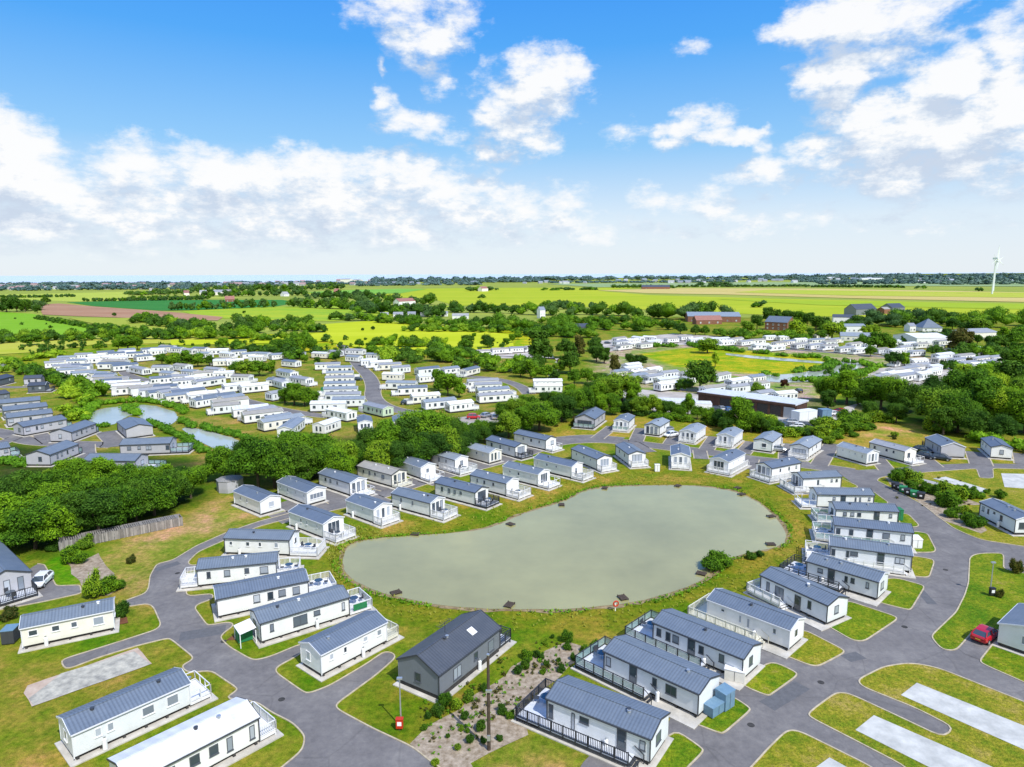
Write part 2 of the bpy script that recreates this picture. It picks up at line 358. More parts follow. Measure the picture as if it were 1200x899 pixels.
cloudc = k.ramp(lit.outputs[0], [(0, (.60,.69,.83)), (.34, (.80,.86,.94)), (.62, (1.0,1.0,1.0))])
cloud_e = k.mix(cloudc, (1.0/SK,)*3, 1, 'MULTIPLY')
# clear sky: Nishita, tinted to the deep blue of the day and paler towards the horizon
hs = k.n('ShaderNodeHueSaturation'); hs.inputs['Saturation'].default_value = 1.25; hs.inputs['Value'].default_value = 1.0; k.l(sky.outputs[0], hs.inputs['Color'])
tint = k.ramp(k.math('MULTIPLY', el, 1/R(26)), [(0, (.86,.93,.99)), (.16, (.76,.88,1.0)), (.38, (.30,.62,1.0)), (.66, (.09,.42,1.0)), (1, (.02,.27,.98))])
clear = k.mix(hs.outputs[0], k.mix(tint, (1/SK,)*3, 1, 'MULTIPLY'), .88)
hz = k.n('ShaderNodeMapRange', interpolation_type='SMOOTHSTEP'); hz.inputs['From Min'].default_value = R(.2); hz.inputs['From Max'].default_value = R(3.5); k.l(el, hz.inputs['Value'])
al = k.math('MULTIPLY', alpha.outputs[0], hz.outputs[0])
al = k.math('MULTIPLY', al, .96)
k.l(k.mix(clear, cloud_e, al), bg.inputs['Color']); bg.inputs['Strength'].default_value = SK
W.cycles.sampling_method = 'MANUAL'; W.cycles.sample_map_resolution = 512
sd = bpy.data.lights.new("sun", 'SUN'); sd.energy = 4.5; sd.angle = R(.6); sd.color = (1, .985, .955)
so = bpy.data.objects.new("sun", sd); COL.objects.link(so)
sv = Vector((SUN_AZ_DIR.x*math.cos(SUN_EL), SUN_AZ_DIR.y*math.cos(SUN_EL), math.sin(SUN_EL)))
so.rotation_euler = sv.to_track_quat('Z', 'Y').to_euler(); so.location = (60, 0, 120)
scn.view_settings.view_transform = 'Standard'; scn.view_settings.look = 'None'; scn.view_settings.exposure = 0
scn.cycles.use_denoising = True; scn.cycles.max_bounces = 5; scn.cycles.diffuse_bounces = 2; scn.cycles.transparent_max_bounces = 8

# ---------------------------------------------------------------- sheets
def chaikin(pts, n=1, closed=True):
    for _ in range(n):
        out = []; L = len(pts)
        rngi = range(L) if closed else range(L-1)
        if not closed: out.append(pts[0])
        for i in rngi:
            a, b = pts[i], pts[(i+1) % L]
            out.append(a.lerp(b, .25)); out.append(a.lerp(b, .75))
        if not closed: out.append(pts[-1])
        pts = out
    return pts
def corners(pts, r=1.0, closed=True):     # round the corners with radius about r, long edges stay straight
    out = []; L = len(pts)
    for i in range(L):
        p = pts[i]
        if not closed and i in (0, L-1): out.append(p); continue
        a = pts[i-1]-p; b = pts[(i+1) % L]-p
        ra = min(r, a.length*.45); rb = min(r, b.length*.45)
        pa = p+a.normalized()*ra; pb = p+b.normalized()*rb
        for t in (0, .33, .67, 1): out.append(pa*(1-t)**2 + p*2*t*(1-t) + pb*t*t)
    return out
def px(pts, z=0): return [g(x, y, 0) for x, y in pts]
def sheet(name, pts, z, material, label=None, kind='structure', wob=0, step=None):
    if step:
        out = []
        for i in range(len(pts)):
            a, b = pts[i], pts[(i+1) % len(pts)]; n = max(1, int((b-a).length/step))
            for j in range(n): out.append(a.lerp(b, j/n))
        pts = [p+Vector((random.uniform(-wob, wob), random.uniform(-wob, wob), 0)) for p in out]
    mb = MB(); mb.add([(p.x, p.y, z) for p in pts], [tuple(range(len(pts)))])
    o = mb.build(name, material); tag(o, label, None, None, kind)
    if o.data.polygons[0].normal.z < 0: o.data.flip_normals()
    return o
def ribbon(name, pts, w, z0, z1, material, closed=False, kind='structure', off=0, label=None):
    n = len(pts); mb = MB(); L = []
    for i in range(n):
        a = pts[i-1] if (closed or i > 0) else pts[i]; b = pts[(i+1) % n] if (closed or i < n-1) else pts[i]
        d = b-a; d.z = 0
        d = d.normalized() if d.length > 1e-6 else Vector((1,0,0)); q = Vector((-d.y, d.x, 0))
        L.append((pts[i]+q*(off+w/2), pts[i]+q*(off-w/2)))
    vs = []
    for a, b in L: vs += [(a.x,a.y,z0),(a.x,a.y,z1),(b.x,b.y,z1),(b.x,b.y,z0)]
    fs = []
    for i in range(n if closed else n-1):
        j = (i+1) % n
        for s_ in range(3): fs.append((4*i+s_, 4*i+s_+1, 4*j+s_+1, 4*j+s_))
    mb.add(vs, fs); bm = bmesh.new(); o = mb.build(name, material)
    bm.from_mesh(o.data); bmesh.ops.recalc_face_normals(bm, faces=bm.faces); bm.to_mesh(o.data); bm.free()
    tag(o, label, None, None, kind); return o

# ---------------------------------------------------------------- ground, one sheet to the horizon, tinted by area
def axis_steps(lo, hi, step, far, ratio=1.12):
    a = list(np.arange(lo, hi+.01, step)); s = step; v = a[-1]
    while v < far: s *= ratio; v += s; a.append(v)
    s = step; v = a[0]
    while v > -far: s *= ratio; v -= s; a.insert(0, v)
    return np.array(a)
xs = axis_steps(-190, 300, 1.6, 90000); ys = axis_steps(46, 420, 1.6, 90000); ys = ys[ys > -3000]
GX, GY = np.meshgrid(xs, ys); P = np.stack([GX.ravel(), GY.ravel()], 1)
col = np.tile(np.array([.23,.27,.03]), (len(P), 1))
def sdist(P, poly):
    inside = np.zeros(len(P), bool); d = np.full(len(P), 1e9); n = len(poly)
    for i in range(n):
        a = np.array(poly[i][:2]); b = np.array(poly[(i+1) % n][:2]); ab = b-a
        t = np.clip(((P-a)@ab)/(ab@ab+1e-12), 0, 1); q_ = P-(a+t[:, None]*ab); d = np.minimum(d, np.hypot(q_[:, 0], q_[:, 1]))
        c = ((a[1] > P[:, 1]) != (b[1] > P[:, 1])) & (P[:, 0] < (b[0]-a[0])*(P[:, 1]-a[1])/((b[1]-a[1]) or 1e-12)+a[0])
        inside ^= c
    return np.where(inside, -d, d)
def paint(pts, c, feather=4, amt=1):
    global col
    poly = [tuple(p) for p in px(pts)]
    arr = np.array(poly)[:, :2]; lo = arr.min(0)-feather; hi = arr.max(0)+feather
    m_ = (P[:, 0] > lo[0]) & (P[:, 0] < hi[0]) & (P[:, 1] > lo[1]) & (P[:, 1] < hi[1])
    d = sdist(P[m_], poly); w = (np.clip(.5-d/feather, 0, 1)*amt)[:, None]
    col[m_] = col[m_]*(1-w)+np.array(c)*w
LAKE = [(404,650),(406,640),(428,633),(480,628),(508,627),(560,622),(584,616),(600,608),(620,600),(650,592),(670,584),(684,575),(720,570),(796,569),(832,571),(864,577),(888,588),(906,603),(918,617),(922,630),(916,640),(896,645),(868,650),(846,658),(828,677),(802,690),(758,703),(721,709),(672,714),(600,715),(530,712),(473,702),(438,692),(407,677),(401,662)]
paint([(-400,500),(-400,420),(100,405),(640,400),(640,500),(240,560),(120,560)], (.26,.27,.05), 12)
paint([(0,402),(240,400),(240,414),(120,416),(0,440)], (.26,.33,.02), 10)
paint([(240,375),(600,380),(640,400),(600,420),(300,412)], (.42,.46,.012), 10)
paint([(395,690),(380,640),(480,610),(680,545),(860,545),(960,590),(975,650),(860,720),(700,745),(470,725)], (.235,.25,.022), 6)
paint([(395,660),(385,625),(470,608),(560,600),(690,552),(860,555),(945,600),(935,650),(905,655),(930,600),(850,566),(700,564),(600,600),(470,622),(408,636)], (.33,.29,.05), 4, .75)
paint([(400,690),(480,715),(680,722),(840,690),(920,660),(960,700),(700,740),(480,740)], (.20,.235,.018), 5, .8)
paint([(110,690),(104,655),(130,640),(215,612),(262,580),(300,590),(296,606),(230,634),(180,664),(172,692)], (.42,.33,.13), 4)
paint([(150,640),(215,612),(240,600),(290,600),(262,620),(190,650)], (.36,.34,.12), 5, .6)
paint([(36,668),(60,655),(66,640),(80,650),(100,686),(66,688),(52,664)], (.12,.32,.006), 1.5)
paint([(-60,770),(70,760),(230,700),(190,690),(20,745),(-60,735)], (.36,.29,.08), 3)
paint([(-80,930),(-80,770),(60,790),(80,850),(130,930)], (.42,.30,.09), 5, .8)
paint([(60,795),(230,760),(130,840),(70,850)], (.25,.25,.035), 4, .7)
paint([(640,512),(640,492),(700,486),(900,500),(960,515),(1000,498),(1090,496),(1100,515),(1200,530),(1200,545),(960,532),(800,516)], (.34,.30,.045), 5)
paint([(1000,512),(1010,500),(1050,494),(1090,500),(1078,512)], (.50,.36,.14), 4)
paint([(735,493),(760,489),(830,497),(930,508),(925,514),(800,505)], (.44,.33,.07), 4, .8)
paint([(720,402),(800,395),(1000,408),(1200,422),(1200,440),(1040,480),(700,476),(700,420)], (.40,.38,.27), 12)
paint([(745,415),(800,408),(830,407),(960,418),(990,428),(960,436),(900,440),(790,430)], (.40,.44,.015), 5)
paint([(960,445),(1060,425),(1090,430),(1010,470),(960,470)], (.36,.42,.02), 6)
paint([(560,740),(570,880),(480,880),(400,832),(440,795),(470,800)], (.25,.24,.03), 4, .8)
paint([(560,905),(600,860),(690,890),(660,940)], (.37,.30,.09), 3)
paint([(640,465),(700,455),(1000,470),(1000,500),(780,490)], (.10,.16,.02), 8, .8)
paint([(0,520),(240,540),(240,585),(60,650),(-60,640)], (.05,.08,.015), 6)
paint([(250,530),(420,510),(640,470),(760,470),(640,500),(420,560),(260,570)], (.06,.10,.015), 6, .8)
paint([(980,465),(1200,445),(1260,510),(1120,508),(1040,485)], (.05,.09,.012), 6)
v = np.concatenate([P, np.zeros((len(P), 1))], 1)
nx, ny = len(xs), len(ys)
idx = np.arange(nx*ny).reshape(ny, nx)
fa = np.stack([idx[:-1, :-1], idx[:-1, 1:], idx[1:, 1:], idx[1:, :-1]], -1).reshape(-1, 4)
def np_mesh(name, verts, faces, material):       # faces (n,k) array
    me = bpy.data.meshes.new(name); nf, kf = faces.shape
    me.vertices.add(len(verts)); me.vertices.foreach_set('co', verts.astype(np.float32).ravel())
    me.loops.add(nf*kf); me.loops.foreach_set('vertex_index', faces.astype(np.int32).ravel())
    me.polygons.add(nf); me.polygons.foreach_set('loop_start', np.arange(0, nf*kf, kf, dtype=np.int32))
    for m_ in (material if isinstance(material, (list, tuple)) else [material]): me.materials.append(m_)
    me.update(calc_edges=True); me.validate(); return me
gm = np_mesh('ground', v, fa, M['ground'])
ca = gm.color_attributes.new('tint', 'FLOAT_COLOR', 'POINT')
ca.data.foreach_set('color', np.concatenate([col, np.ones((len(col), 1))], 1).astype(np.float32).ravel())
go_ = bpy.data.objects.new('ground', gm); COL.objects.link(go_); tag(go_, kind='structure')

# ---------------------------------------------------------------- far fields and sea
def field(name, pts, c1, c2, z=.12, scale=.012, streak=True):
    m_ = mat(name+'_crop', c1, .95, spec=.05); kk = N(m_); p = kk.geo()
    mp = kk.n('ShaderNodeMapping'); mp.inputs['Scale'].default_value = (.35, 1.6, 1); kk.l(p, mp.inputs[0])
    a = kk.noise(mp.outputs[0], scale, 6, .7); b = kk.noise(mp.outputs[0], scale*9, 4, .7)
    t = kk.ramp(kk.math('ADD', kk.math('MULTIPLY', a, .6), kk.math('MULTIPLY', b, .4)), [(.38, c1), (.6, c2)])
    kk.base(t); sheet(name, px(pts), z, m_)
field('far_fields', [(-900,420),(-900,336),(0,333.5),(600,327.5),(1250,323.2),(2100,322),(2100,400),(1200,374),(940,373),(700,370),(560,384),(240,394)], (.20,.26,.045), (.33,.37,.06), .05, .004)
field('pale_field', [(-300,352),(-60,347),(150,342),(150,348),(300,349),(240,350),(95,353.5),(40,352)], (.33,.42,.05), (.42,.46,.08), .2)
field('dark_crop_field', [(78,354.5),(180,351.8),(330,351.5),(350,354.5),(325,359),(240,363.5),(190,364.5),(110,359)], (.035,.17,.035), (.05,.21,.04), .3)
field('ploughed_field', [(44,357),(70,356),(110,359.5),(200,366),(262,372),(255,376),(205,375),(150,373),(90,371),(50,369)], (.33,.17,.10), (.40,.24,.15), .4)
field('bright_pasture', [(-200,371),(0,366),(38,368),(80,377),(118,387),(90,393),(0,394),(-200,396)], (.15,.34,.010), (.22,.40,.03), .3)
field('olive_pasture', [(80,373.5),(165,373),(200,379),(195,388),(150,387),(110,380)], (.25,.31,.04), (.34,.38,.05), .5)
field('yellow_pasture', [(-200,410),(-40,401),(60,398),(240,391),(240,402),(110,404),(60,412),(-40,418)], (.36,.40,.03), (.46,.44,.08), .2)
field('green_strip_field', [(212,365),(300,360),(440,357.5),(530,359),(500,366),(440,372),(390,377),(300,375),(240,373)], (.17,.36,.03), (.40,.44,.03), .3)
field('yellow_meadow', [(366,381),(440,376),(520,382),(600,393),(602,406),(560,412),(470,410),(420,408),(380,400),(300,403),(200,405),(200,399),(300,398),(380,390)], (.40,.46,.012), (.50,.54,.03), .25)
field('wide_crop_field', [(355,344),(400,340),(560,337.5),(760,337),(700,341),(760,346),(900,350),(1200,357),(1700,368),(1700,392),(1200,374),(940,371),(820,366),(690,360),(534,358.5),(505,350),(420,347)], (.28,.38,.015), (.42,.45,.03), .3, .006)
field('green_far_field', [(355,343),(400,340.5),(470,338.5),(500,339),(470,344),(420,345)], (.14,.34,.05), (.22,.42,.06), .6)
field('orange_stubble', [(700,340.5),(800,338),(960,338.5),(1200,343),(1700,350),(1700,366),(1200,354.5),(1000,350),(850,345.5),(760,344)], (.46,.37,.10), (.56,.45,.18), .6, .008)
field('green_mid_strip', [(900,340),(1200,343.5),(1700,352),(1700,355),(1200,349.5),(1000,347),(860,343)], (.33,.42,.035), (.45,.44,.07), .9, .006)
field('deep_green_field', [(840,351),(1200,356.5),(1700,367),(1700,372),(1200,363),(960,358)], (.26,.38,.02), (.33,.42,.03), .6)
field('grey_green_field', [(640,333),(900,331),(1200,331),(1200,336),(900,335),(700,337)], (.20,.30,.13), (.30,.38,.18), .9)
sp_ = [g(x, y) for x, y in [(-1500,341),(-300,336),(0,334),(300,331.5),(450,329.5),(600,327),(800,325),(960,323)]]
far = [Vector((88000, 88000*1.1, 0)), Vector((-88000, 88000*1.1, 0)), Vector((-88000, 9000, 0))]
sheet('sea', sp_+[g(1000,321.6)]+far, 1.2, M['sea'])

# ---------------------------------------------------------------- lake and ponds
lk = chaikin(px(LAKE), 2)
sheet('lake_margin', [p+(p-g(665,640)).normalized()*.75 for p in lk], .02, M['mud'], wob=.35, step=1.5)
sheet('lake', lk, .05, M['lake'], wob=.12, step=1.2)
PONDS = [[(102,490),(106,484),(118,479),(144,476),(160,474),(185,476),(210,484),(206,497),(186,499),(172,494),(160,487),(150,487),(136,498),(118,498),(106,495)],
         [(212,501),(226,501),(250,507),(276,514),(286,521),(278,529),(258,529),(238,520),(222,511)],
         [(-30,425),(0,424),(9,427),(0,431),(-30,433)]]
for pd in PONDS:
    pp = chaikin(px(pd), 2); sheet('pond', pp, .05, M['pond'], wob=.3, step=2)
pp = chaikin(px([(866,441),(900,440),(935,438),(965,432),(978,424),(1000,424),(1014,428),(1004,433),(985,437),(972,441),(956,448),(925,449),(890,447),(866,446)]), 2)
sheet('pond', pp, .12, M['pond'], wob=.4, step=3)
sheet('pond', px([(850,414),(880,417),(930,421),(985,426),(985,427.5),(930,424),(880,420),(850,416)]), .12, M['pond'], wob=.3, step=3)

# ---------------------------------------------------------------- roads
T1 = lambda p: tl(0,640,3.47,p); T2 = lambda p: tl(300,640,3.47,p); T3 = lambda p: tl(600,640,3.47,p); T4 = lambda p: tl(900,640,3.47,p)
M5 = lambda p: tl(960,480,4.996,p); RR = lambda p: tl(860,530,4.996,p)
LB = [(342,601),(304,611),(266,624),(230,640),(202,657),(184,661),(176,675),(174,690),(170,696),(144,705),(145.5,712),(173,707.5),(180,712),(188.8,732),(184,738),(144,751),(70.6,774),(77,785.5),(115,771),(158.5,757.6),(196,748.3),(201,750),(226,770),(225,774),(212,781),(220,789),(247,786),(278,807),(277,810),(264,819),(290,821),(303,824.4),(317,834.5),(343,847.5),(356,861),(357,868),(354,880),(331,899),(296,928)]
RB = [(560,928),(507.5,895),(484,876),(435,853),(396,832),(393,826),(415,810),(441,791),(464,771),(460,765.4),(450,764),(430,778),(386,804),(362,813),(355,811),(323,788.4),(324,782),(354,766),(354.8,754),(317,769.7),(300,774),(292,772),(268,758),(258,748),(262,742),(275,733),(268,729),(246,733),(242,732),(228,713),(232,708),(250,702),(249,696),(219,699),(216,673),(218,670),(234,668),(234,662),(223,663),(220,659),(232,647),(266,632),(304,617),(342,607)]
lb = corners(px(LB), .9, False); rb = corners(px(RB), .9, False)
sheet('road', lb+rb, .03, M['asphalt'])
for e in (lb, rb): ribbon('kerb', e, .14, .0, .085, M['kerb'], off=0)
ribbon('kerb_verge', lb, .25, .0, .028, M['kerbdry'], off=.2); ribbon('kerb_verge', rb, .25, .0, .028, M['kerbdry'], off=.2)
# right hand road network with its grass islands on top
BASE = [(985,556),(1008,573),(1028,590),(1050,604),(1060,622),(1060,650),(1035,682),(992,700),(945,722),(903,750),(868,778),(846,797),(820,815),(788,835),(775,870),(768,905),(756,940),
        (1500,940),(1500,541),(1320,542),(1200,544),(1140,543),(1092,545),(1064,547),(1048,549),(1006,551),(984,549)]
sheet('road', px(BASE), .026, M['asphalt'])
sheet('driveway', px(T3([(340,828),(520,905),(500,960),(240,960),(290,880)])), .03, M['asphalt'])
ISL = {
 'a': M5([(90,392),(125,400),(232,452),(200,462),(90,452)]),
 'b': M5([(290,478),(320,484),(408,548),(380,556),(290,540)]),
 'c': M5([(470,608),(522,614),(588,682),(550,692),(470,670)]),
 'd': RR([(1040,463),(1132,475),(1182,572),(1170,588),(1040,588)]),
 'e': RR([(1030,606),(1165,628),(1172,648),(1142,737),(1020,724)]),
 'f': T4([(440,140),(520,130),(628,160),(635,170),(582,258),(566,260),(440,228)]),
 'g': T4([(190,295),(320,222),(520,288),(524,300),(392,388),(345,386)]),
 'h': T4([(130,345),(160,348),(308,424),(308,436),(206,490),(168,486),(40,435)]),
 'i': T3([(930,566),(1000,500),(1060,470),(1157,515),(1157,530),(1060,600),(1041,612)]),
 'j': T3([(715,712),(860,610),(900,615),(968,660),(966,672),(862,762),(842,762)]),
 'k': T3([(665,750),(775,825),(776,840),(700,915),(660,990),(480,990),(500,900)]),
 'r1': T4([(820,50),(838,36),(875,30),(948,30),(958,40),(958,95),(1041,112),(1400,180),(1400,480),(1041,380),(960,385),(945,360),(845,335),(770,420),(745,426),(705,420),(668,378),(668,362),(765,270),(800,200),(815,150)]),
 'r2': T4([(940,368),(1041,385),(1400,485),(1400,720),(1041,555),(870,480),(862,465)]),
 'r3': T4([(365,545),(470,492),(560,478),(620,482),(700,500),(1041,635),(1500,830),(1500,1100),(760,1100),(560,899),(350,790),(175,700),(163,685),(190,660),(270,602),(300,597),(340,606),(500,680),(712,780),(757,740),(600,660),(380,572)]),
 'r5': T4([(-40,870),(0,825),(70,757),(100,750),(140,760),(420,899),(500,960),(-160,1000)]),
 't1': M5([(338,418),(350,402),(420,385),(560,373),(900,348),(922,350),(940,402),(1020,404),(1016,345),(1199,350),(1700,352),(1700,870),(1199,803),(950,765),(860,730),(780,692),(600,555),(360,428)]),
}
for i, (kx, pts) in enumerate(ISL.items()):
    pp = corners(px(pts), 1.0)
    sheet('grass_island', pp, .05, M['island_dry'] if kx in ('r3','r5','a','h','e','t1') else M['island'])
    ribbon('kerb', pp, .15, .0, .095, M['kerb'], closed=True)
sheet('driveway', px(T4([(848,340),(942,362),(868,466),(800,440),(775,420)])), .056, M['asphalt'])
sheet('path', px(M5([(560,395),(700,430),(690,445),(570,412)])), .056, M['pale'])
# back road behind the lake and its spurs
def road(pts, w, z, name='road', smooth=2):
    pp = px(pts); pp = chaikin(pp, smooth, False)
    ribbon(name+'_edging', pp, w+.5, .004, z-.012, M['kerb'])
    ribbon(name, pp, w, .004, z, M['asphalt'])
road([(322,609),(345,603),(380,594),(420,586),(460,574),(500,561),(540,551),(580,541),(620,529),(650,518),(700,515),(740,519),(780,524),(840,531),(880,538),(920,542),(960,547),(1000,553)], 5.2, .034)
road([(640,516),(690,511),(730,515)], 4, .04)
for i, (a, b, w) in enumerate([((352,597),(330,589),4.2),((398,588),(378,575),4),((455,573),(432,567),3.5),((434,583),(452,590),3.5),((515,553),(498,548),3.4),((560,543),(548,540),3.4),
     ((592,536),(580,533),3.2),((625,526),(612,521),3.2),((650,512),(640,513),3),((497,562),(515,567),3.2),((545,550),(556,555),3),((700,514),(718,500),3.2),((745,518),(752,502),3.4),((785,521),(795,506),3.4),
     ((828,527),(838,512),3.4),((870,532),(882,518),3.4),((922,540),(922,520),3.4),((960,545),(975,520),3.4),((1040,552),(1026,535),3.2),((1092,547),(1075,533),4.5),((1150,545),(1144,530),4.2),((1203,545),(1200,532),4.2),
     ((820,528),(822,538),3),((880,538),(876,550),3.4),((740,518),(762,530),3)]):
    road([a, ((a[0]+b[0])/2, (a[1]+b[1])/2), b], w, .046+.006*(i % 3), 'driveway', 0)
# left lodge park roads
road([(-60,500),(0,505),(30,517),(60,520),(100,520),(136,522)], 5, .034)
road([(130,524),(136,518),(130,512),(124,506)], 5, .046, smooth=1)
road([(60,519),(50,512),(46,508)], 3.5, .046); road([(20,512),(0,520)], 3.5, .046); road([(100,522),(100,535),(110,540)], 4, .052)
road([(-20,452),(30,455),(70,447),(92,438)], 4, .034); road([(-60,545),(0,541),(20,538),(50,532)], 1.8, .046, 'path')
# park roads further back
road([(400,404),(424,433),(432,440),(438,452),(436,466),(450,477),(480,484),(500,483)], 5.5, .06)
road([(140,420),(150,428),(143,437),(165,445),(200,450),(260,463),(300,473),(340,483),(400,490),(430,487)], 4.5, .06)
road([(520,440),(580,443),(610,452),(620,462)], 4.5, .06)
road([(700,410),(790,400),(830,402),(900,408),(1000,415),(1150,428)], 6, .08)
sheet('driveway', corners(px([(-60,714),(0,704),(27,698),(40,692),(33,668),(44,661),(52,662),(66,687),(93.5,686),(96,695.5),(53,705),(0,715),(-60,728)]), .6), .034, M['asphalt'])
ribbon('kerb', corners(px([(-60,728),(0,715),(53,705),(96,695.5),(93.5,686),(66,687),(52,662),(44,661)]), .6, False), .15, 0, .09, M['kerb'])
ribbon('kerb', corners(px([(-60,713),(0,703.5),(27,697.5),(39,691.5),(32,667)]), .6, False), .15, 0, .09, M['kerb'])
sheet('hardstanding', px([(700,452),(820,462),(960,490),(1010,470),(1000,482),(975,500),(900,506),(850,490),(770,482),(740,470)]), .03, M['yard'], wob=1, step=5)
sheet('hardstanding', px([(540,490),(585,483),(600,492),(575,498),(545,497)]), .03, M['yard'], wob=1, step=5)
sheet('hardstanding', px([(545,412),(600,408),(640,406),(660,430),(640,445),(655,420),(560,420)]), .04, M['yard'], wob=1, step=5)
sheet('hardstanding', px([(1030,432),(1080,424),(1150,420),(1180,428),(1120,445),(1090,448),(1070,470),(1060,450),(1010,445)]), .04, M['yard'], wob=1, step=5)
sheet('hardstanding', px([(700,400),(790,391),(840,394),(860,402),(780,405),(710,412)]), .04, M['yard'], wob=1, step=5)
# vacant concrete pads and beds
def slab(name, pts, z, m_, w=0): sheet(name, px(pts), z, m_, wob=w, step=(1.5 if w else None))
slab('vacant_plot', T1([(98,600),(110,570),(560,415),(618,480),(130,655)]), .06, M['padpink'], .06)
slab('vacant_plot', T1([(118,622),(250,520),(545,430),(612,482),(135,652)]), .068, M['padold'], .04)
slab('vacant_plot', T4([(605,558),(540,608),(1041,830),(1500,1035),(1500,940),(1041,733)]), .07, M['padwhite'])
slab('vacant_plot', T4([(430,690),(355,750),(650,899),(840,990),(1100,990),(900,895)]), .07, M['padwhite'])
slab('vacant_plot', T4([(250,862),(190,905),(330,990),(480,990)]), .07, M['padwhite'])
slab('vacant_plot', M5([(665,405),(740,395),(990,470),(970,492)]), .07, M['padwhite'])
slab('vacant_plot', M5([(1065,375),(1400,385),(1400,480),(1085,455)]), .07, M['padwhite'])
slab('gravel_bed', T2([(625,800),(700,735),(760,700),(830,670),(900,600),(960,560),(1050,490),(1180,420),(1260,385),(1330,400),(1320,470),(1240,530),(1120,600),(1080,690),(1100,760),(1000,820),(880,895),(900,930),(760,930),(700,870)]), .03, M['gravel'], .35)
slab('gravel_bed', T1([(270,70),(300,40),(340,60),(400,30),(430,80),(470,130),(480,180),(430,205),(340,190),(330,160)]), .03, M['gravel'], .25)
slab('gravel_bed', M5([(390,400),(440,395),(640,440),(720,470),(960,560),(850,560),(820,600),(990,710),(940,725),(700,640),(560,520),(420,440)]), .06, M['gravel'], .2)
slab('mulch_bed', T1([(920,385),(935,372),(1010,330),(1060,330),(1070,376)]), .05, M['bark'], .05)
slab('mulch_bed', T1([(475,300),(515,290),(520,315),(478,322)]), .07, M['bark'], .05)

# ---------------------------------------------------------------- holiday homes
def rail(mb, gl, a, b, z, style, fine, h=1.0):
    a = Vector((*a, 0)); b = Vector((*b, 0)); L = (b-a).length
    if L < .2: return
    n = max(1, round(L/1.3)); up = Vector((0, 0, 1))
    for i in range(n+1):
        p = a.lerp(b, i/n); mb.bar(p+up*(z-.25), p+up*(z+h+.06), .1)
    mb.bar(a+up*(z+h), b+up*(z+h), .09, h=.06); mb.bar(a+up*(z+.1), b+up*(z+.1), .06, h=.08)
    if style == 'glass' and gl is not None:
        for i in range(n):
            p = a.lerp(b, (i+.06)/n); q_ = a.lerp(b, (i+.94)/n); gl.bar(p+up*(z+.55), q_+up*(z+.55), .02, h=h-.3)
    elif style == 'bal':
        m_ = int(L/(.17 if fine else .3))
        for i in range(1, m_):
            p = a.lerp(b, i/m_); mb.bar(p+up*(z+.1), p+up*(z+h), .05 if fine else .09)
    elif style == 'slat':
        for zz in (.3, .5, .7): mb.bar(a+up*(z+zz), b+up*(z+zz), .03, h=.1)

def prism_walls(mb, x0, x1, hw, z0, ze, zr):
    vs = []
    for x in (x0, x1): vs += [(x,-hw,z0),(x,hw,z0),(x,hw,ze),(x,0,zr),(x,-hw,ze)]
    mb.add(vs, [(4,3,2,1,0),(5,6,7,8,9),(1,2,7,6),(0,5,9,4),(0,1,6,5)])
def gable_roof(mb, x0, x1, hw, ze, zr, t=.07, mi=0):
    for s in (-1, 1):
        d = (zr-ze)/hw; yo = hw+.14; zo = ze-.14*d
        vs = [(x0,0,zr+.02),(x1,0,zr+.02),(x1,s*yo,zo+.02),(x0,s*yo,zo+.02),(x0,0,zr+.02+t),(x1,0,zr+.02+t),(x1,s*yo,zo+.02+t),(x0,s*yo,zo+.02+t)]
        fs = [(0,1,2,3),(7,6,5,4),(0,4,5,1),(1,5,6,2),(2,6,7,3),(3,7,4,0)]
        if s < 0: fs = [f[::-1] for f in fs]
        mb.add(vs, fs, mi)
    mb.bar((x0-.01,0,zr+.10),(x1+.01,0,zr+.10),.24,mi,h=.06)

def win_mesh(parent, x, y, z, w, h, axis, sgn, style, fine):
    # axis 'y': on a long side, 'x': on an end; the frame mesh with its pane as a child
    f = MB(); t = .05
    def bx(mb, a0, a1, z0, z1, d0, d1, mi=0):
        if axis == 'y': mb.box(x+a0, x+a1, y+sgn*d0, y+sgn*d1, z+z0, z+z1, mi)
        else: mb.box(x+sgn*d0, x+sgn*d1, y+a0, y+a1, z+z0, z+z1, mi)
    fm = M['frame_grey'] if style == 'dark' else M['frame_white']; fw = .07
    bx(f,-w/2,w/2,-h/2,-h/2+fw,.004,t); bx(f,-w/2,w/2,h/2-fw,h/2,.004,t); bx(f,-w/2,-w/2+fw,-h/2+fw,h/2-fw,.004,t); bx(f,w/2-fw,w/2,-h/2+fw,h/2-fw,.004,t)
    nm = max(0, round(w/.75)-1)
    for i in range(nm):
        c = -w/2+w*(i+1)/(nm+1); bx(f,c-fw/2,c+fw/2,-h/2+fw,h/2-fw,.004,t)
    bx(f, -w/2-.04, w/2+.04, -h/2-.06, -h/2-.004, .004, .1)
    if fine:
        o = f.build('window', fm, parent); p = MB(); bx(p,-w/2+fw*.6,w/2-fw*.6,-h/2+fw*.6,h/2-fw*.6,.006,.03); p.build('pane', M['glassv'], o)
    else:
        bx(f,-w/2+fw*.6,w/2-fw*.6,-h/2+fw*.6,h/2-fw*.6,.006,.03,1); f.build('window', [fm, M['glassv']], parent)

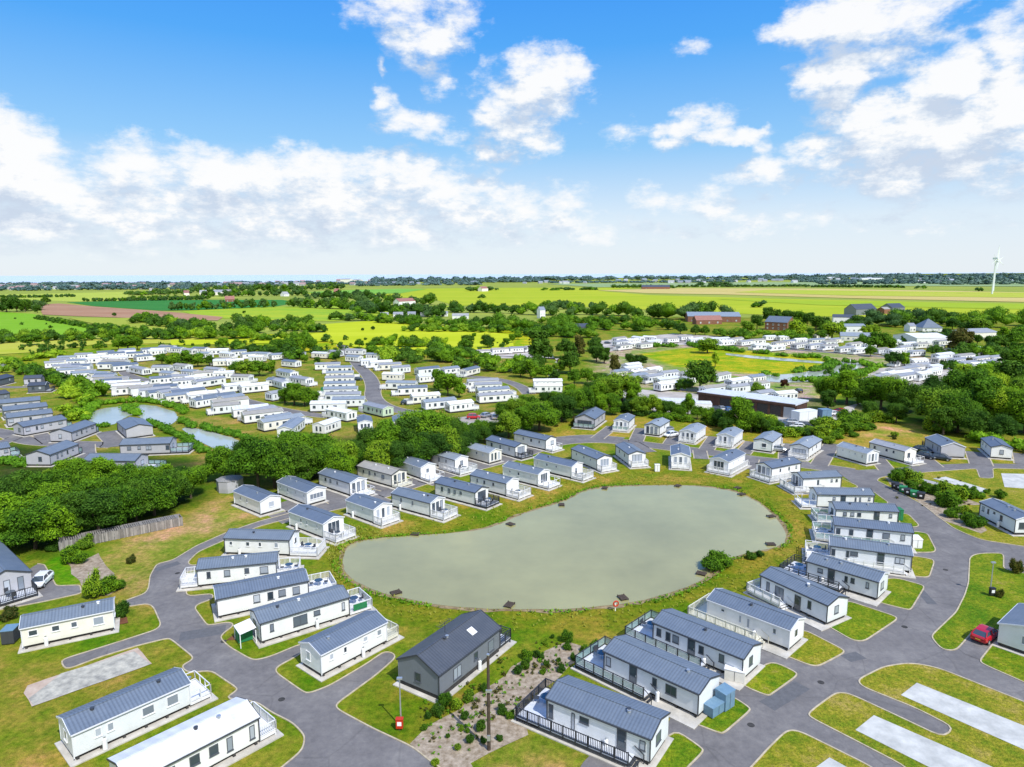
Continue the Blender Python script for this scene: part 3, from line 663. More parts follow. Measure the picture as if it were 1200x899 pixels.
HOMES = []; NH = [0]; PZ = [0]
def home(A, B, label, w=3.8, wall='wall_white', roof='roof_slate', det=2, deck=None, zr=3.35, ze=2.75, wins=None, endA=1, endB=1, win='white', door=None, pad='pad',
         group='static caravans around the fishing lake', name='static_caravan', cat='caravan', z0=.5, skirt=False, padlen=0, lodge=False):
    NH[0] += 1; rs = random.Random(NH[0]*17)
    if lodge: name, cat = 'holiday_lodge', 'lodge'; skirt = True
    a = g(*A, zr+.12); b = g(*B, zr+.12); c = (a+b)/2; d = b-a; L = math.hypot(d.x, d.y); h = math.atan2(d.y, d.x)
    s = 1 if (-math.sin(h)*-c.x + math.cos(h)*-c.y) > 0 else -1
    root = empty(name, (c.x, c.y, 0), h); tag(root, label, cat, group)
    x1 = L/2-.12; x0 = -x1; hw = w/2; fine = det >= 2
    mb = MB(); prism_walls(mb, x0, x1, hw, z0, ze, zr-.02)
    if fine:
        for sx in (x0, x1):
            for sy in (-hw, hw): mb.box(sx-.03, sx+.03, sy-.03, sy+.03, z0, ze-.05)
    mb.build('wall', M[wall], root)
    mb = MB(); gable_roof(mb, -L/2, L/2, hw, ze, zr); mb.build('roof', M[roof], root)
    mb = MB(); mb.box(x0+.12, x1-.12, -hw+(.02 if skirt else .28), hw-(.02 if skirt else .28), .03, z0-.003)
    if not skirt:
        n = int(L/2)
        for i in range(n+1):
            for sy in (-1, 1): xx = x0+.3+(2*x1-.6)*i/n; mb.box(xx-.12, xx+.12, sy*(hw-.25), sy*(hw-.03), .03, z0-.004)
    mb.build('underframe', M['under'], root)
    # gutters, downpipes, verge boards
    gm_ = M['gutter'] if (win == 'dark' or lodge or roof == 'roof_dark' or rs.random() < .45) else M['gutterw']
    if det >= 1:
        mb = MB(); dd = (zr-ze)/hw; zo = ze-.14*dd
        for sy in (-1, 1): mb = MB(); mb.box(-L/2+.01, L/2-.01, sy*(hw+.15), sy*(hw+.24), zo-.07, zo+.03); mb.build('gutter', gm_, root)
        for e in (x0, x1):
            mb = MB(); mb.box(e-.05, e+.05, s*(hw+.005), s*(hw+.09), z0-.1, zo-.07); mb.build('downpipe', gm_, root)
        vb = M['gutter'] if gm_ is M['gutter'] and rs.random() < .8 else M['gutterw']
        for e in (-L/2-.02, L/2+.02):
            mb = MB()
            for sy in (-1, 1): mb.bar((e, 0, zr+.06), (e, sy*(hw+.14), zo+.03), .05, h=.17)
            mb.build('verge_board', vb, root)
    if fine:
        for q_ in range(rs.choice((1, 2, 2))):
            mb = MB(); t_ = rs.uniform(-.3, .35)*L; yy = s*rs.uniform(.25, .7); zz = zr-(zr-ze)/hw*abs(yy)+.08
            mb.cyl((t_, yy, 0), .16, .12, zz, zz+.18, 8); mb.cyl((t_, yy, 0), .2, .2, zz+.18, zz+.23, 8); mb.build('roof_vent', rs.choice((M['gutter'], M['metal'], M['white'])), root)
    # windows and doors
    if wins is None:
        n = 5 if L > 11 else 4; base = [(i+.6)/(n+.2)+rs.uniform(-.03, .03) for i in range(n)]
        wins = [(t, rs.choice((.5, .6, .9, 1.2, 1.3)), rs.choice((.6, .9, 1.0, 1.1))) for t in base]
    zw = 2.25
    if ze > 3: zw = 2.5
    dt = door
    for t, ww, hh in wins:
        if dt is not None and abs(t-dt)*L < 1.0: continue
        win_mesh(root, x0+2*x1*t, s*hw, zw-hh/2, ww, hh, 'y', s, win, fine)
    if det >= 1:
        for t in (.12, .35, .62, .86)[:4 if fine else 3]: win_mesh(root, x0+2*x1*t, -s*hw, zw-.5, rs.choice((.6, 1.1)), 1., 'y', -s, win, False)
    for e, k_, xx, sg in (('A', endA, x0, -1), ('B', endB, x1, 1)):
        if k_ == 1: win_mesh(root, xx, rs.uniform(-.5, .5), zw-.5, rs.choice((.8, 1.1)), 1.0, 'x', sg, win, fine)
        elif k_ == 2:      # glazed front with patio doors
            win_mesh(root, xx, 0, z0+1.12, min(2.3, w*.6), 1.95, 'x', sg, win, fine)
        elif k_ == 3:
            for yy in (-.28*w, 0, .28*w): win_mesh(root, xx, yy, z0+1.15, .72, 1.8, 'x', sg, win, fine)
        elif k_ == 4: win_mesh(root, xx, 0, zw-.55, w*.72, 1.05, 'x', sg, win, fine)
    if dt is not None:
        mb = MB(); xx = x0+2*x1*dt; mb.box(xx-.45, xx+.45, s*(hw+.004), s*(hw+.06), z0+.12, z0+2.1)
        do = mb.build('door', M['frame_grey'] if win == 'dark' else M['frame_white'], root)
        mb = MB(); mb.box(xx-.33, xx+.33, s*(hw+.062), s*(hw+.075), z0+.35, z0+1.95); mb.build('pane', M['glass'], do)
        mb = MB(); mb.box(xx+.35, xx+.40, s*(hw+.062), s*(hw+.12), z0+1.0, z0+1.18); mb.build('handle', M['metal'], do)
    # veranda
    ext = [x0, x1]
    if deck:
        for dk in (deck if isinstance(deck, list) else [deck]):
            e = dk.get('end', 'B'); dl = dk.get('len', 2.6); c_ = dk.get('c', 'white'); st = dk.get('st', 'bal'); zf = z0+.12
            fl = M[{'white':'deck_white','cream':'deck_cream','dark':'deck_floor','grey':'deck_floor'}[c_]]; rl = M[{'white':'deck_white','cream':'deck_cream','dark':'deck_dark','grey':'deck_dark'}[c_]]
            fas = MB(); rl_ = MB(); gl = MB(); sg = 1 if e == 'B' else -1; xe = (x1 if e == 'B' else x0)+sg*.03; xo = xe+sg*dl
            if e in 'AB':
                ext[0 if e == 'A' else 1] = xo
                yn, yf = s*hw, -s*hw
                sw = dk.get('sw', 0)
                ynn = yn+s*sw if sw else yn
                fas.box(xe, xo, yf, ynn, zf-.1, zf, 0)
                for (p_, q_) in (((xo, yf), (xo, ynn)), ((xe, yf), (xo, yf))): rail(rl_, gl, p_, q_, zf, st, fine)
                if not sw: rail(rl_, gl, (xe, yn), (xo, yn), zf, st, fine)
                else:
                    t1 = dk.get('t', .5); xs_ = x0+2*x1*(t1 if e == 'A' else 1-t1) if True else 0
                    fas.box(xe-sg*.002, xs_, s*(hw+.004), ynn, zf-.104, zf-.004, 0)
                    rail(rl_, gl, (xo, ynn), (xs_, ynn), zf, st, fine)
                    # steps down at the end of the side run
                    sm = MB(); dirx = 1 if e == 'A' else -1
                    for i_ in range(3): sm.box(xs_+dirx*(.02+.28*i_), xs_+dirx*(.28+.28*i_), s*(hw+.1), s*(hw+sw-.05), zf-.18*(i_+1)-.05, zf-.18*(i_+1))
                    for yy in (hw+.06, hw+sw-.02):
                        sm.bar((xs_, s*yy, zf+.9), (xs_+dirx*.9, s*yy, zf+.35), .06); sm.bar((xs_+dirx*.9, s*yy, .06), (xs_+dirx*.9, s*yy, zf+.4), .07)
                    so_ = sm.build('steps', rl, root)
                # supports and fascia
                fb = M['deck_dark'] if c_ in ('dark', 'grey') else fl
                fb2 = MB()
                xa, xb = min(xe, xo), max(xe, xo); y0_, y1_ = min(yf, ynn), max(yf, ynn)
                for (p_, q_) in (((xo, y0_), (xo, y1_)), ((xe, yf), (xo, yf)), ((xe, ynn), (xo, ynn))):
                    fb2.bar((p_[0], p_[1], zf-.18), (q_[0], q_[1], zf-.18), .05, h=.22)
                if sw: fb2.bar((xo, ynn, zf-.18), (xs_, ynn, zf-.18), .05, h=.22)
                n_ = max(2, int(w/1.5))
                for i_ in range(n_+1): fb2.bar((xo-sg*.05, y0_+.05+(y1_-y0_-.1)*i_/n_, .03), (xo-sg*.05, y0_+.05+(y1_-y0_-.1)*i_/n_, zf-.1), .1)
                dko = fas.build('decking', fl, root); fb2.build('fascia', fb, dko); rl_.build('railing', rl, dko)
                if gl.v: gl.build('glass_panel', M['railglass'], dko)
                if fine and dl > 1.8 and dk.get('tab', True) and dk is not (deck[1] if isinstance(deck, list) else None):
                    pts = Vector(((xe+xo)/2, rs.uniform(-.6, .6), zf)); pts.rotate(Matrix.Rotation(h, 3, 'Z'))
                    FURN.append((c.x+pts.x, c.y+pts.y, zf, h+rs.uniform(-.4, .4), label))
            else:   # plain step box at the door
                pass
    if pad:
        PZ[0] = (PZ[0]+1) % 9
        mb = MB(); mb.box(ext[0]-.45, ext[1]+.45, -hw-.45, hw+(1.6 if (deck and not isinstance(deck, list) and deck.get('sw')) else .55) if s > 0 else hw+.45, -.0, .105+.006*PZ[0]) if s > 0 else mb.box(ext[0]-.45, ext[1]+.45, -hw-(1.6 if (deck and not isinstance(deck, list) and deck.get('sw')) else .55), hw+.45, 0, .105+.006*PZ[0])
        po = mb.build('concrete_base', M[pad]); po.location = (c.x, c.y, 0); po.rotation_euler = (0, 0, h); tag(po, kind='structure')
        lift = .08
    HOMES.append((c, h, L, w)); return root, c, h, L, s
FURN = []
W_ = lambda *a: list(a)
# ---- near left
home((24.5,721.6),(133.4,700.5),"long cream caravan with blue-lidded storage box, above the empty stained plot",wall='wall_cream',w=3.5,wins=[(.12,.9,.7),(.36,.8,.7),(.56,.65,.7),(.83,1.1,1.)])
home((73,842),(212.7,783.5),"long white caravan with plain slate roof standing just below the empty stained concrete plot",wall='wall_cool',w=3.6,wins=[(.2,.55,.8),(.30,.55,.8),(.62,1.1,.9),(.84,1.1,1.)],deck=dict(end='B',len=2.0,c='white',st='panel',tab=False))
home((136,895),(290,820),"white caravan with white roof and balustrade deck, cut by the bottom edge of the picture",w=4.1,roof='roof_white',win='dark',wins=[(.12,.5,.9),(.3,.5,1.),(.47,.85,.9),(.62,.8,.9),(.75,.55,1.3),(.94,.5,1.3)],deck=dict(end='B',len=1.6,c='white'))
home((-30,630),(6,668),"slate-roofed lodge with railed porch, half in view at the left edge beside the white car",w=5.4,lodge=True,wall='wall_lgrey',deck=dict(end='B',len=2.4,c='grey'),endB=3,win='dark',zr=3.9,ze=2.8,group='lodges on the left side of the park')
home((268.5,619.8),(345,622),"white caravan side-on with large open white deck, topmost of the four beside the left road",w=3.7,wins=[(.1,.5,.6),(.36,.6,.7),(.55,.45,.7),(.8,.6,.8)],deck=dict(end='B',len=4.2,c='white'),win='white')
home((232.4,655),(325.7,646.4),"white caravan with fenced left patio and white right deck",wall='wall_white',w=3.7,win='dark',wins=[(.14,.5,.9),(.37,.8,.9),(.62,.6,.7),(.84,1.1,1.)],deck=[dict(end='B',len=2.9,c='white'),dict(end='A',len=2.2,c='white',tab=True)])
home((250.5,688),(358,667),"long white caravan with dark gutter and grey-framed windows, third down beside the left road",w=4.1,win='dark',wins=[(.42,.8,1.),(.57,.7,1.),(.70,.9,.9),(.86,.9,1.)],deck=dict(end='B',len=3.6,c='white'))
home((297,716),(402,686),"long white caravan with awning and bark flower bed at its road end",w=3.9,win='dark',wins=[(.12,.45,.9),(.43,1.7,1.2),(.62,.8,.6),(.93,.4,1.)],deck=dict(end='B',len=3.0,c='white'))
home((362,753),(441,715.5),"short plain white caravan nearest the dark lodge, small cream deck at its lake end",w=3.7,wins=[(.15,.5,.7),(.35,.45,.7),(.66,.6,.6),(.88,.6,.7)],deck=dict(end='B',len=1.7,c='cream',tab=False),endA=1)
home((488.3,767.2),(563.5,714.6),"wide grey lodge with charcoal roof standing at the near edge of the lake",w=5.3,lodge=True,wall='wall_grey',roof='roof_dark',zr=4.15,ze=2.9,win='dark',wins=[(.28,1.3,1.3),(.58,.7,.9),(.84,1.1,1.3)],deck=dict(end='B',len=2.2,c='dark',st='slat'),endA=1,pad='pad',z0=.62)
lr = bpy.data.objects['holiday_lodge.001'] if 'holiday_lodge.001' in bpy.data.objects else None
for o_ in ([lr] if lr else []):
    c_, h_, L_, w_ = HOMES[-1]; sl = (4.15-2.9)/(w_/2)
    mb = MB(); y_ = -1.3; zz = 4.15-sl*1.3+.12; mb.add([(1.6,y_-.4,zz-sl*.4),(2.5,y_-.4,zz-sl*.4),(2.5,y_+.4,zz+sl*.4),(1.6,y_+.4,zz+sl*.4),(1.6,y_-.4,zz-sl*.4+.05),(2.5,y_-.4,zz-sl*.4+.05),(2.5,y_+.4,zz+sl*.4+.05),(1.6,y_+.4,zz+sl*.4+.05)], [(3,2,1,0),(4,5,6,7),(0,1,5,4),(1,2,6,5),(2,3,7,6),(3,0,4,7)]); mb.build('skylight', M['frame_white'], o_)
    mb = MB(); mb.bar((0,.8,3.7),(0,.8,5.0),.05); mb.bar((-1.1,.8,4.9),(1.1,.8,5.0),.04)
    for i in range(7): mb.bar((-1+i*.33,.35,4.93),(-1+i*.33,1.25,4.93),.03)
    mb.build('aerial', M['gutter'], o_)
# ---- near centre-right
home((653,796.5),(775,842),"nearest white caravan of the lower row, its dark balustrade deck wrapping the side to steps",w=4.1,wall='wall_cool',win='dark',wins=[(.04,.5,1.4),(.27,.35,1.7),(.38,.95,.6),(.93,.55,.9)],door=.74,deck=dict(end='A',len=2.6,c='dark',sw=1.35,t=.86),endB=1)
home((720.5,746),(832.9,794.2),"white caravan with two blue storage boxes at its road end and a charcoal railed deck",w=4.1,wall='wall_cool',win='dark',wins=[(.05,.6,1.),(.56,.5,.9),(.73,1.2,1.)],door=.33,deck=dict(end='A',len=2.8,c='dark',st='glass',sw=1.3,t=.52),endB=0)
home((776.4,714.4),(883.3,755.8),"white caravan with white storage box beside its steps and charcoal deck",w=4.1,wall='wall_cool',win='dark',wins=[(.07,.6,.9),(.18,.6,1.),(.27,.8,.9),(.56,.6,.9),(.78,.6,.9)],door=.45,deck=dict(end='A',len=2.9,c='dark',st='glass',sw=1.3,t=.62),endB=1)
home((838,689.6),(936,724.7),"white caravan with long cream balustrade deck above the row of charcoal decks",w=3.7,win='white',wins=[(.2,.5,.4),(.42,.35,.9),(.52,.4,1.2),(.83,.45,.7)],deck=dict(end='A',len=1.8,c='cream',sw=1.4,t=.68))
home((903,663.7),(983.6,698.5),"white caravan with big dark patio doors and a white side deck, right of the lake",w=3.9,wall='wall_cool',win='dark',wins=[(.12,.5,1.2),(.3,1.3,1.9),(.58,.9,1.9),(.75,.5,1.)],deck=dict(end='A',len=1.0,c='white',sw=1.4,t=.42,tab=False),endB=1)
home((951.7,647),(1037,671),"white caravan with narrow dark side deck and wide dark patio, third above the junction",w=3.7,wall='wall_cool',win='dark',wins=[(.2,.7,.6),(.57,.4,.8),(.66,.5,.7),(.86,.4,.8)],door=.36,deck=dict(end='A',len=3.2,c='dark',st='slat',sw=1.2,t=.52))
home((972,628),(1068,640),"white caravan with scalloped-looking roof and dark side railing, fourth above the junction",w=3.9,wall='wall_cool',win='dark',wins=[(.04,.5,1.2),(.22,.4,1.3),(.30,1.,.6),(.86,1.2,.9)],door=.63,deck=dict(end='A',len=3.2,c='white',sw=1.2,t=.9,st='slat'))
home((976,605),(1068,614),"white caravan with busy white side deck and patio chairs, fifth above the junction",w=3.9,wall='wall_cool',win='dark',wins=[(.05,.6,1.),(.22,.6,1.),(.52,.6,.9),(.67,1.,1.),(.88,.6,.9)],door=.46,deck=dict(end='A',len=2.8,c='white',st='glass',sw=1.2,t=.7))
home((975,587.5),(1049,590.5),"white caravan with dark green locker at its right end near the road corner",w=3.7,win='dark',wins=[(.15,.6,.6),(.27,.6,.6),(.38,.6,.6),(.88,.5,.6)],door=.66,deck=dict(end='A',len=2.8,c='white',st='glass'))
home((953,571),(1020,572),"side-on white caravan with long white deck, at the corner of the ring road",w=3.7,win='dark',wins=[(.3,.5,.5),(.68,.3,.7),(.76,.3,.7),(.92,.4,.5)],door=.46,deck=dict(end='A',len=2.6,c='white',st='panel',tab=False))
home((934,553),(980,550.8),"white caravan with glinting roof dome and wrap-round white deck, beyond the lake's right end",w=3.9,win='dark',wins=[(.4,.4,.9),(.75,.4,.5),(.88,.4,.5)],deck=dict(end='A',len=2.4,c='white',sw=1.4,t=.45),endA=3)
home((895,542),(930,535.4),"white caravan with three dark tall windows facing the lake's far right shore",w=3.9,win='dark',wins=[(.3,.4,.6),(.6,.4,.6),(.85,.4,.6)],deck=dict(end='A',len=1.8,c='white',sw=1.3,t=.6),endA=3)
home((842.5,535.7),(863,525.7),"white caravan with side-wrapping white deck, second right of the porch-fronted one",w=4.0,deck=dict(end='A',len=1.4,c='white',sw=1.1,t=.9,tab=False),endA=2,wins=[(.3,.4,.8),(.6,.4,.6)])
home((798,530.5),(797,519.5),"white caravan gable-on to the lake with grey balustrade porch and white arched front",w=3.9,deck=dict(end='A',len=1.6,c='white',tab=False),endA=3,wins=[])
home((747,528.3),(731,517.4),"white caravan with dark glazed gable beside the lone white cabinet above the lake",w=3.9,deck=dict(end='A',len=1.8,c='white',tab=False),endA=2,win='dark',wins=[(.3,.4,.6),(.7,.4,.6)])
SH = dict(endB=3)
home((678,521),(709,533),"white caravan with blue-glazed gable front, left neighbour of the dark-glazed one above the lake",w=3.9,deck=dict(end='B',len=1.7,c='white',tab=False),endB=2,wins=[(.2,.4,.6),(.5,.6,.6),(.75,.4,.5)])
home((632,531),(677,541),"white caravan with large white deck, third from the right of the lakeside row",w=3.7,deck=dict(end='B',len=2.8,c='white'),wins=[(.1,.3,.8),(.35,.5,.6),(.6,.4,.5)])
home((596,540),(638,549.6),"white caravan with blank white boarded patio, fourth from the right of the lakeside row",w=3.7,deck=dict(end='B',len=2.6,c='white',st='panel',tab=False),wins=[(.2,.4,.6),(.45,.5,.7),(.8,.3,.5)],endB=2)
home((558,549.7),(601,560),"white caravan with cluttered low white deck, fourth from the left of the lakeside row",w=3.7,deck=dict(end='B',len=3.0,c='white'),wins=[(.2,.3,.6),(.4,.4,.6),(.65,.4,.5)],win='dark',endB=0)
home((517,558.5),(565,570),"white caravan with the only black deck of the lakeside row",w=3.7,deck=dict(end='B',len=2.6,c='dark',st='slat'),wins=[(.18,.5,.8),(.36,.6,.8),(.5,.5,.7),(.65,.5,.5)],win='dark',endB=2)
home((467,570.5),(513,582),"white caravan with three dark gable windows and a deep white deck on the lakeside row",w=3.7,deck=dict(end='B',len=3.0,c='white'),wins=[(.25,.3,.6),(.55,.3,.6)],win='dark',endB=3)
home((416,578),(449,589),"short white caravan with arched white veranda gable, second of the lakeside row",w=3.9,deck=dict(end='B',len=2.0,c='white',tab=False),wins=[(.3,.2,.4),(.6,.3,.4)],endB=3)
home((350,590.7),(391,605),"white caravan with glass-railed deck over the lawn, first of the lakeside row",w=3.9,deck=dict(end='B',len=3.0,c='white'),wins=[(.35,.4,.7),(.52,.4,.7),(.82,.3,.6)],win='white',endB=2)
G2_ = 'static caravans in the row under the trees'
home((285,568),(317,580),"small plain white caravan with pinkish paving, leftmost of the row under the trees",w=3.9,wins=[(.25,.4,.7),(.5,.4,.7)],endB=1,group=G2_)
home((335.4,557.4),(370.8,570),"white caravan with wide gable window strip, second of the row under the trees",w=3.9,wins=[(.1,.4,.6),(.35,.5,.8),(.62,.3,.6),(.9,.3,.7)],endB=4,group=G2_)
home((382.8,548),(420,559.4),"white caravan with tall dark gable windows, third of the row under the trees",w=3.9,deck=dict(end='B',len=2.5,c='white',st='panel',tab=False),wins=[(.22,.5,.6),(.38,.5,.6),(.6,.3,.5)],win='dark',endB=3,group=G2_)
home((427,539.5),(468,550),"cream caravan with pale stone roof, fourth of the row under the trees",wall='wall_cream',roof='roof_tan',w=3.9,deck=dict(end='B',len=1.6,c='cream',st='panel',tab=False),wins=[(.18,.4,.6),(.36,.5,.7),(.52,.4,.5),(.75,.8,.7)],win='dark',endB=3,group=G2_)
home((470,531.6),(502,542),"white caravan with bluish roof and boxy white deck, fifth of the row under the trees",w=3.7,deck=dict(end='B',len=3.0,c='white',st='panel',tab=False),wins=[(.3,.3,.6),(.7,.4,.6)],group=G2_)
home((507,524),(541,533.5),"white caravan with pale roof and raised white terrace, sixth of the row under the trees",roof='roof_mid',w=3.7,deck=dict(end='B',len=3.0,c='white',sw=1.2,t=.4),wins=[(.2,.4,.6),(.45,.5,.8),(.7,.3,.6)],win='dark',group=G2_)
home((544,516),(581,525.5),"cream-white caravan with grey gable panels, seventh of the row under the trees",wall='wall_cream',w=3.7,roof='roof_mid',wins=[(.2,.2,.4),(.6,.6,.6),(.8,.3,.6)],endB=3,group=G2_)
home((576,510),(611,519),"white caravan with dark raised deck, eighth of the row under the trees",w=3.7,deck=dict(end='B',len=2.0,c='grey',tab=True),wins=[(.2,.6,.8),(.5,.4,.8),(.8,.3,.6)],win='dark',endB=2,group=G2_)
home((608,503),(646,511),"long white caravan nearest the bright rounded trees, last of the row under the trees",w=3.7,deck=dict(end='B',len=2.0,c='white',st='panel',tab=False),wins=[(.3,.4,.5),(.55,.5,.6),(.8,.3,.5)],win='dark',group=G2_)
G3_ = 'homes along the far side of the back road'
home((685,485.3),(698.3,476.7),"wide grey-fronted lodge with slate roof and ramp, left end of the far back-road row",w=5.6,lodge=True,wall='wall_lgrey',zr=3.9,ze=2.8,win='dark',endA=4,deck=dict(end='A',len=1.2,c='grey',st='glass',tab=False),wins=[(.4,.5,.8),(.7,.5,.8)],group=G3_)
home((728,490.5),(735.5,484),"white caravan with blue-grey gable panes, second of the far back-road row",w=4.0,deck=dict(end='A',len=1.4,c='white',st='glass',tab=False),endA=3,wins=[(.4,.3,.6)],group=G3_)
home((764,496),(776.5,489),"pale caravan with dark gable bargeboard and a white car beside it",w=4.0,roof='roof_mid',win='dark',endA=3,wins=[(.5,.3,.6)],group=G3_)
home((806,503),(818,495.4),"white caravan just right of the white parked car on the back road",w=4.0,deck=dict(end='A',len=1.0,c='white',tab=False),endA=3,wins=[(.4,.3,.6),(.7,.3,.5)],roof='roof_mid',group=G3_)
home((850,507.4),(861,500),"white caravan with open white porch and pale paving, fifth of the far back-road row",w=4.0,deck=dict(end='A',len=1.3,c='white',tab=False),endA=3,wins=[(.3,.3,.5)],roof='roof_mid',group=G3_)
home((894,513.5),(906,504.6),"white caravan with railed deck on its right side, sixth of the far back-road row",w=4.2,deck=dict(end='B',len=1.2,c='white',tab=False),endA=1,wins=[(.3,.3,.8),(.6,.3,.6)],roof='roof_mid',group=G3_)
home((937,520),(953,510.2),"white caravan with open dark covered porch, seventh of the far back-road row",w=4.0,deck=dict(end='A',len=1.4,c='white',tab=False),endA=4,win='dark',wins=[(.3,.3,.6),(.6,.5,.6)],roof='roof_mid',group=G3_)
home((988,517.6),(1024,527),"long white caravan with dark underside on the grass, eighth of the far back-road row",w=3.7,roof='roof_mid',wins=[(.2,.3,.4),(.42,.3,.4),(.62,.5,.5),(.85,.3,.8)],endB=3,group=G3_)
home((1026,514),(1068,524.5),"long pinkish-white caravan with white end deck, left of the three dark parked cars",w=3.7,wall='wall_cream',deck=dict(end='B',len=2.0,c='white',st='panel',tab=False),roof='roof_grey',wins=[(.15,.5,.6),(.5,.5,.5),(.7,.4,.5)],win='dark',group=G3_)
home((1098,508.4),(1118,518.5),"pale lodge with slate roof and dark side hatch, behind the dark parked cars",w=5.0,lodge=True,wall='wall_lgrey',zr=3.7,ze=2.8,endB=0,deck=dict(end='A',len=1.5,c='dark',st='slat'),wins=[(.5,.3,.9),(.8,.3,.9)],win='dark',group=G3_)
home((1162,511),(1175,521.3),"white caravan alone at the right end of the far back-road row",w=4.0,wins=[(.2,.3,.6),(.5,.3,.6)],endB=1,win='dark',group=G3_)
home((1163,583.5),(1207,604),"white caravan by the planted gravel bed at the right edge",w=4.1,wall='wall_cool',win='dark',wins=[(.1,.5,.8),(.25,.4,.8),(.42,.4,.3),(.62,.6,.9)],endB=4)
home((1199,733),(1222,709),"slate-roofed caravan corner cut by the right edge beside the red car",w=4.3,wall='wall_cool',endA=1,wins=[])
# ---- lodges on the left
GL = 'lodges on the left side of the park'
LK = dict(lodge=True, zr=3.6, ze=2.75, det=1, group=GL, win='dark')
home((43,528),(78,515.5),"pale grey lodge with dark pergola at its left, nearest the hidden wood",w=5.4,wall='wall_lgrey',deck=dict(end='B',len=1.2,c='dark',st='glass'),wins=[(.25,.5,.9),(.4,.5,.8),(.6,.5,.8),(.8,.5,.5)],**LK)
home((70,502.4),(100,492),"pale grey lodge end-on, directly above the pergola lodge",w=5.4,wall='wall_lgrey',wins=[(.2,.5,.8),(.4,.5,.8),(.6,.5,.8),(.85,1.1,.5)],deck=dict(end='B',len=1.,c='dark',st='glass'),**LK)
home((20,495),(72,486),"long pale lodge with a row of small windows, lowest of the stacked left row",w=4.8,wall='wall_lgrey',wins=[(.1,1.1,.9),(.3,.5,.9),(.42,.7,.8),(.62,.6,.4),(.85,1.1,.6)],deck=dict(end='B',len=1.3,c='dark',st='glass'),**LK)
home((6,484.5),(60,478.5),"long slate-roofed lodge, second up in the stacked left row",w=4.8,wall='wall_lgrey',wins=[(.08,1.1,.9),(.3,.5,.9),(.5,.6,.8),(.8,1.,.9)],**LK)
home((2,476.5),(54,471),"long slate-roofed lodge, third up in the stacked left row",w=4.8,wall='wall_lgrey',wins=[(.1,1.1,.9),(.35,.6,.8),(.6,.6,.4),(.85,1.1,.6)],**LK)
home((-12,469),(47,464),"long slate-roofed lodge, topmost of the stacked left row",w=4.8,wall='wall_lgrey',wins=[(.2,.9,.9),(.5,.6,.8),(.8,1.,.9)],**LK)
home((-40,524),(9,517),"grey lodge cut by the left edge with a dark deck at its right end",w=4.8,wall='wall_lgrey',wins=[(.7,.6,.5),(.9,.8,.7)],deck=dict(end='B',len=1.8,c='dark',st='glass'),**LK)
home((163,497),(152,488.5),"slate lodge with plain pale gable and cluttered deck, beside the small pond",w=6.2,wall='wall_lgrey',endA=0,wins=[(.4,.6,.8)],deck=dict(end='B',len=.8,c='grey',st='glass'),**LK)
home((144,514),(203,512),"long side-on grey lodge with glass-railed deck pointing at the reeds",w=4.6,wall='wall_lgrey',wins=[(.18,.9,.8),(.38,.7,.7),(.57,1.2,.9),(.95,.8,1.)],deck=dict(end='B',len=4.,c='dark',st='glass'),**LK)
home((105,531),(166,531.5),"side-on lodge with patio furniture half behind the wood's crowns",w=4.8,wall='wall_lgrey',wins=[(.3,.7,.7),(.5,.6,.7),(.85,1.1,1.)],deck=dict(end='B',len=4.,c='dark',st='glass'),**LK)
home((29,440),(50,439),"dark clad lodge behind another dark lodge, left of the hedge",w=5,wall='wall_lgrey',roof='roof_dark',wins=[(.3,.7,.9),(.7,.7,.9)],**LK)
home((34,448),(55,447),"dark clad lodge with white windows, in front of its twin left of the hedge",w=5,wall='wall_dark',roof='roof_dark',wins=[(.3,.9,1.),(.7,.9,1.)],deck=dict(end='B',len=1.8,c='dark',st='slat'),**LK)
home((-10,442),(8,438),"dark lodge cut by the left edge, farthest of the left lodges",w=5,wall='wall_dark',roof='roof_dark',wins=[(.7,.9,1.)],**LK)
home((-12,459),(6,456.5),"dark lodge cut by the left edge, above the stacked left row",w=5,wall='wall_grey',roof='roof_dark',wins=[(.7,.9,1.)],**LK)

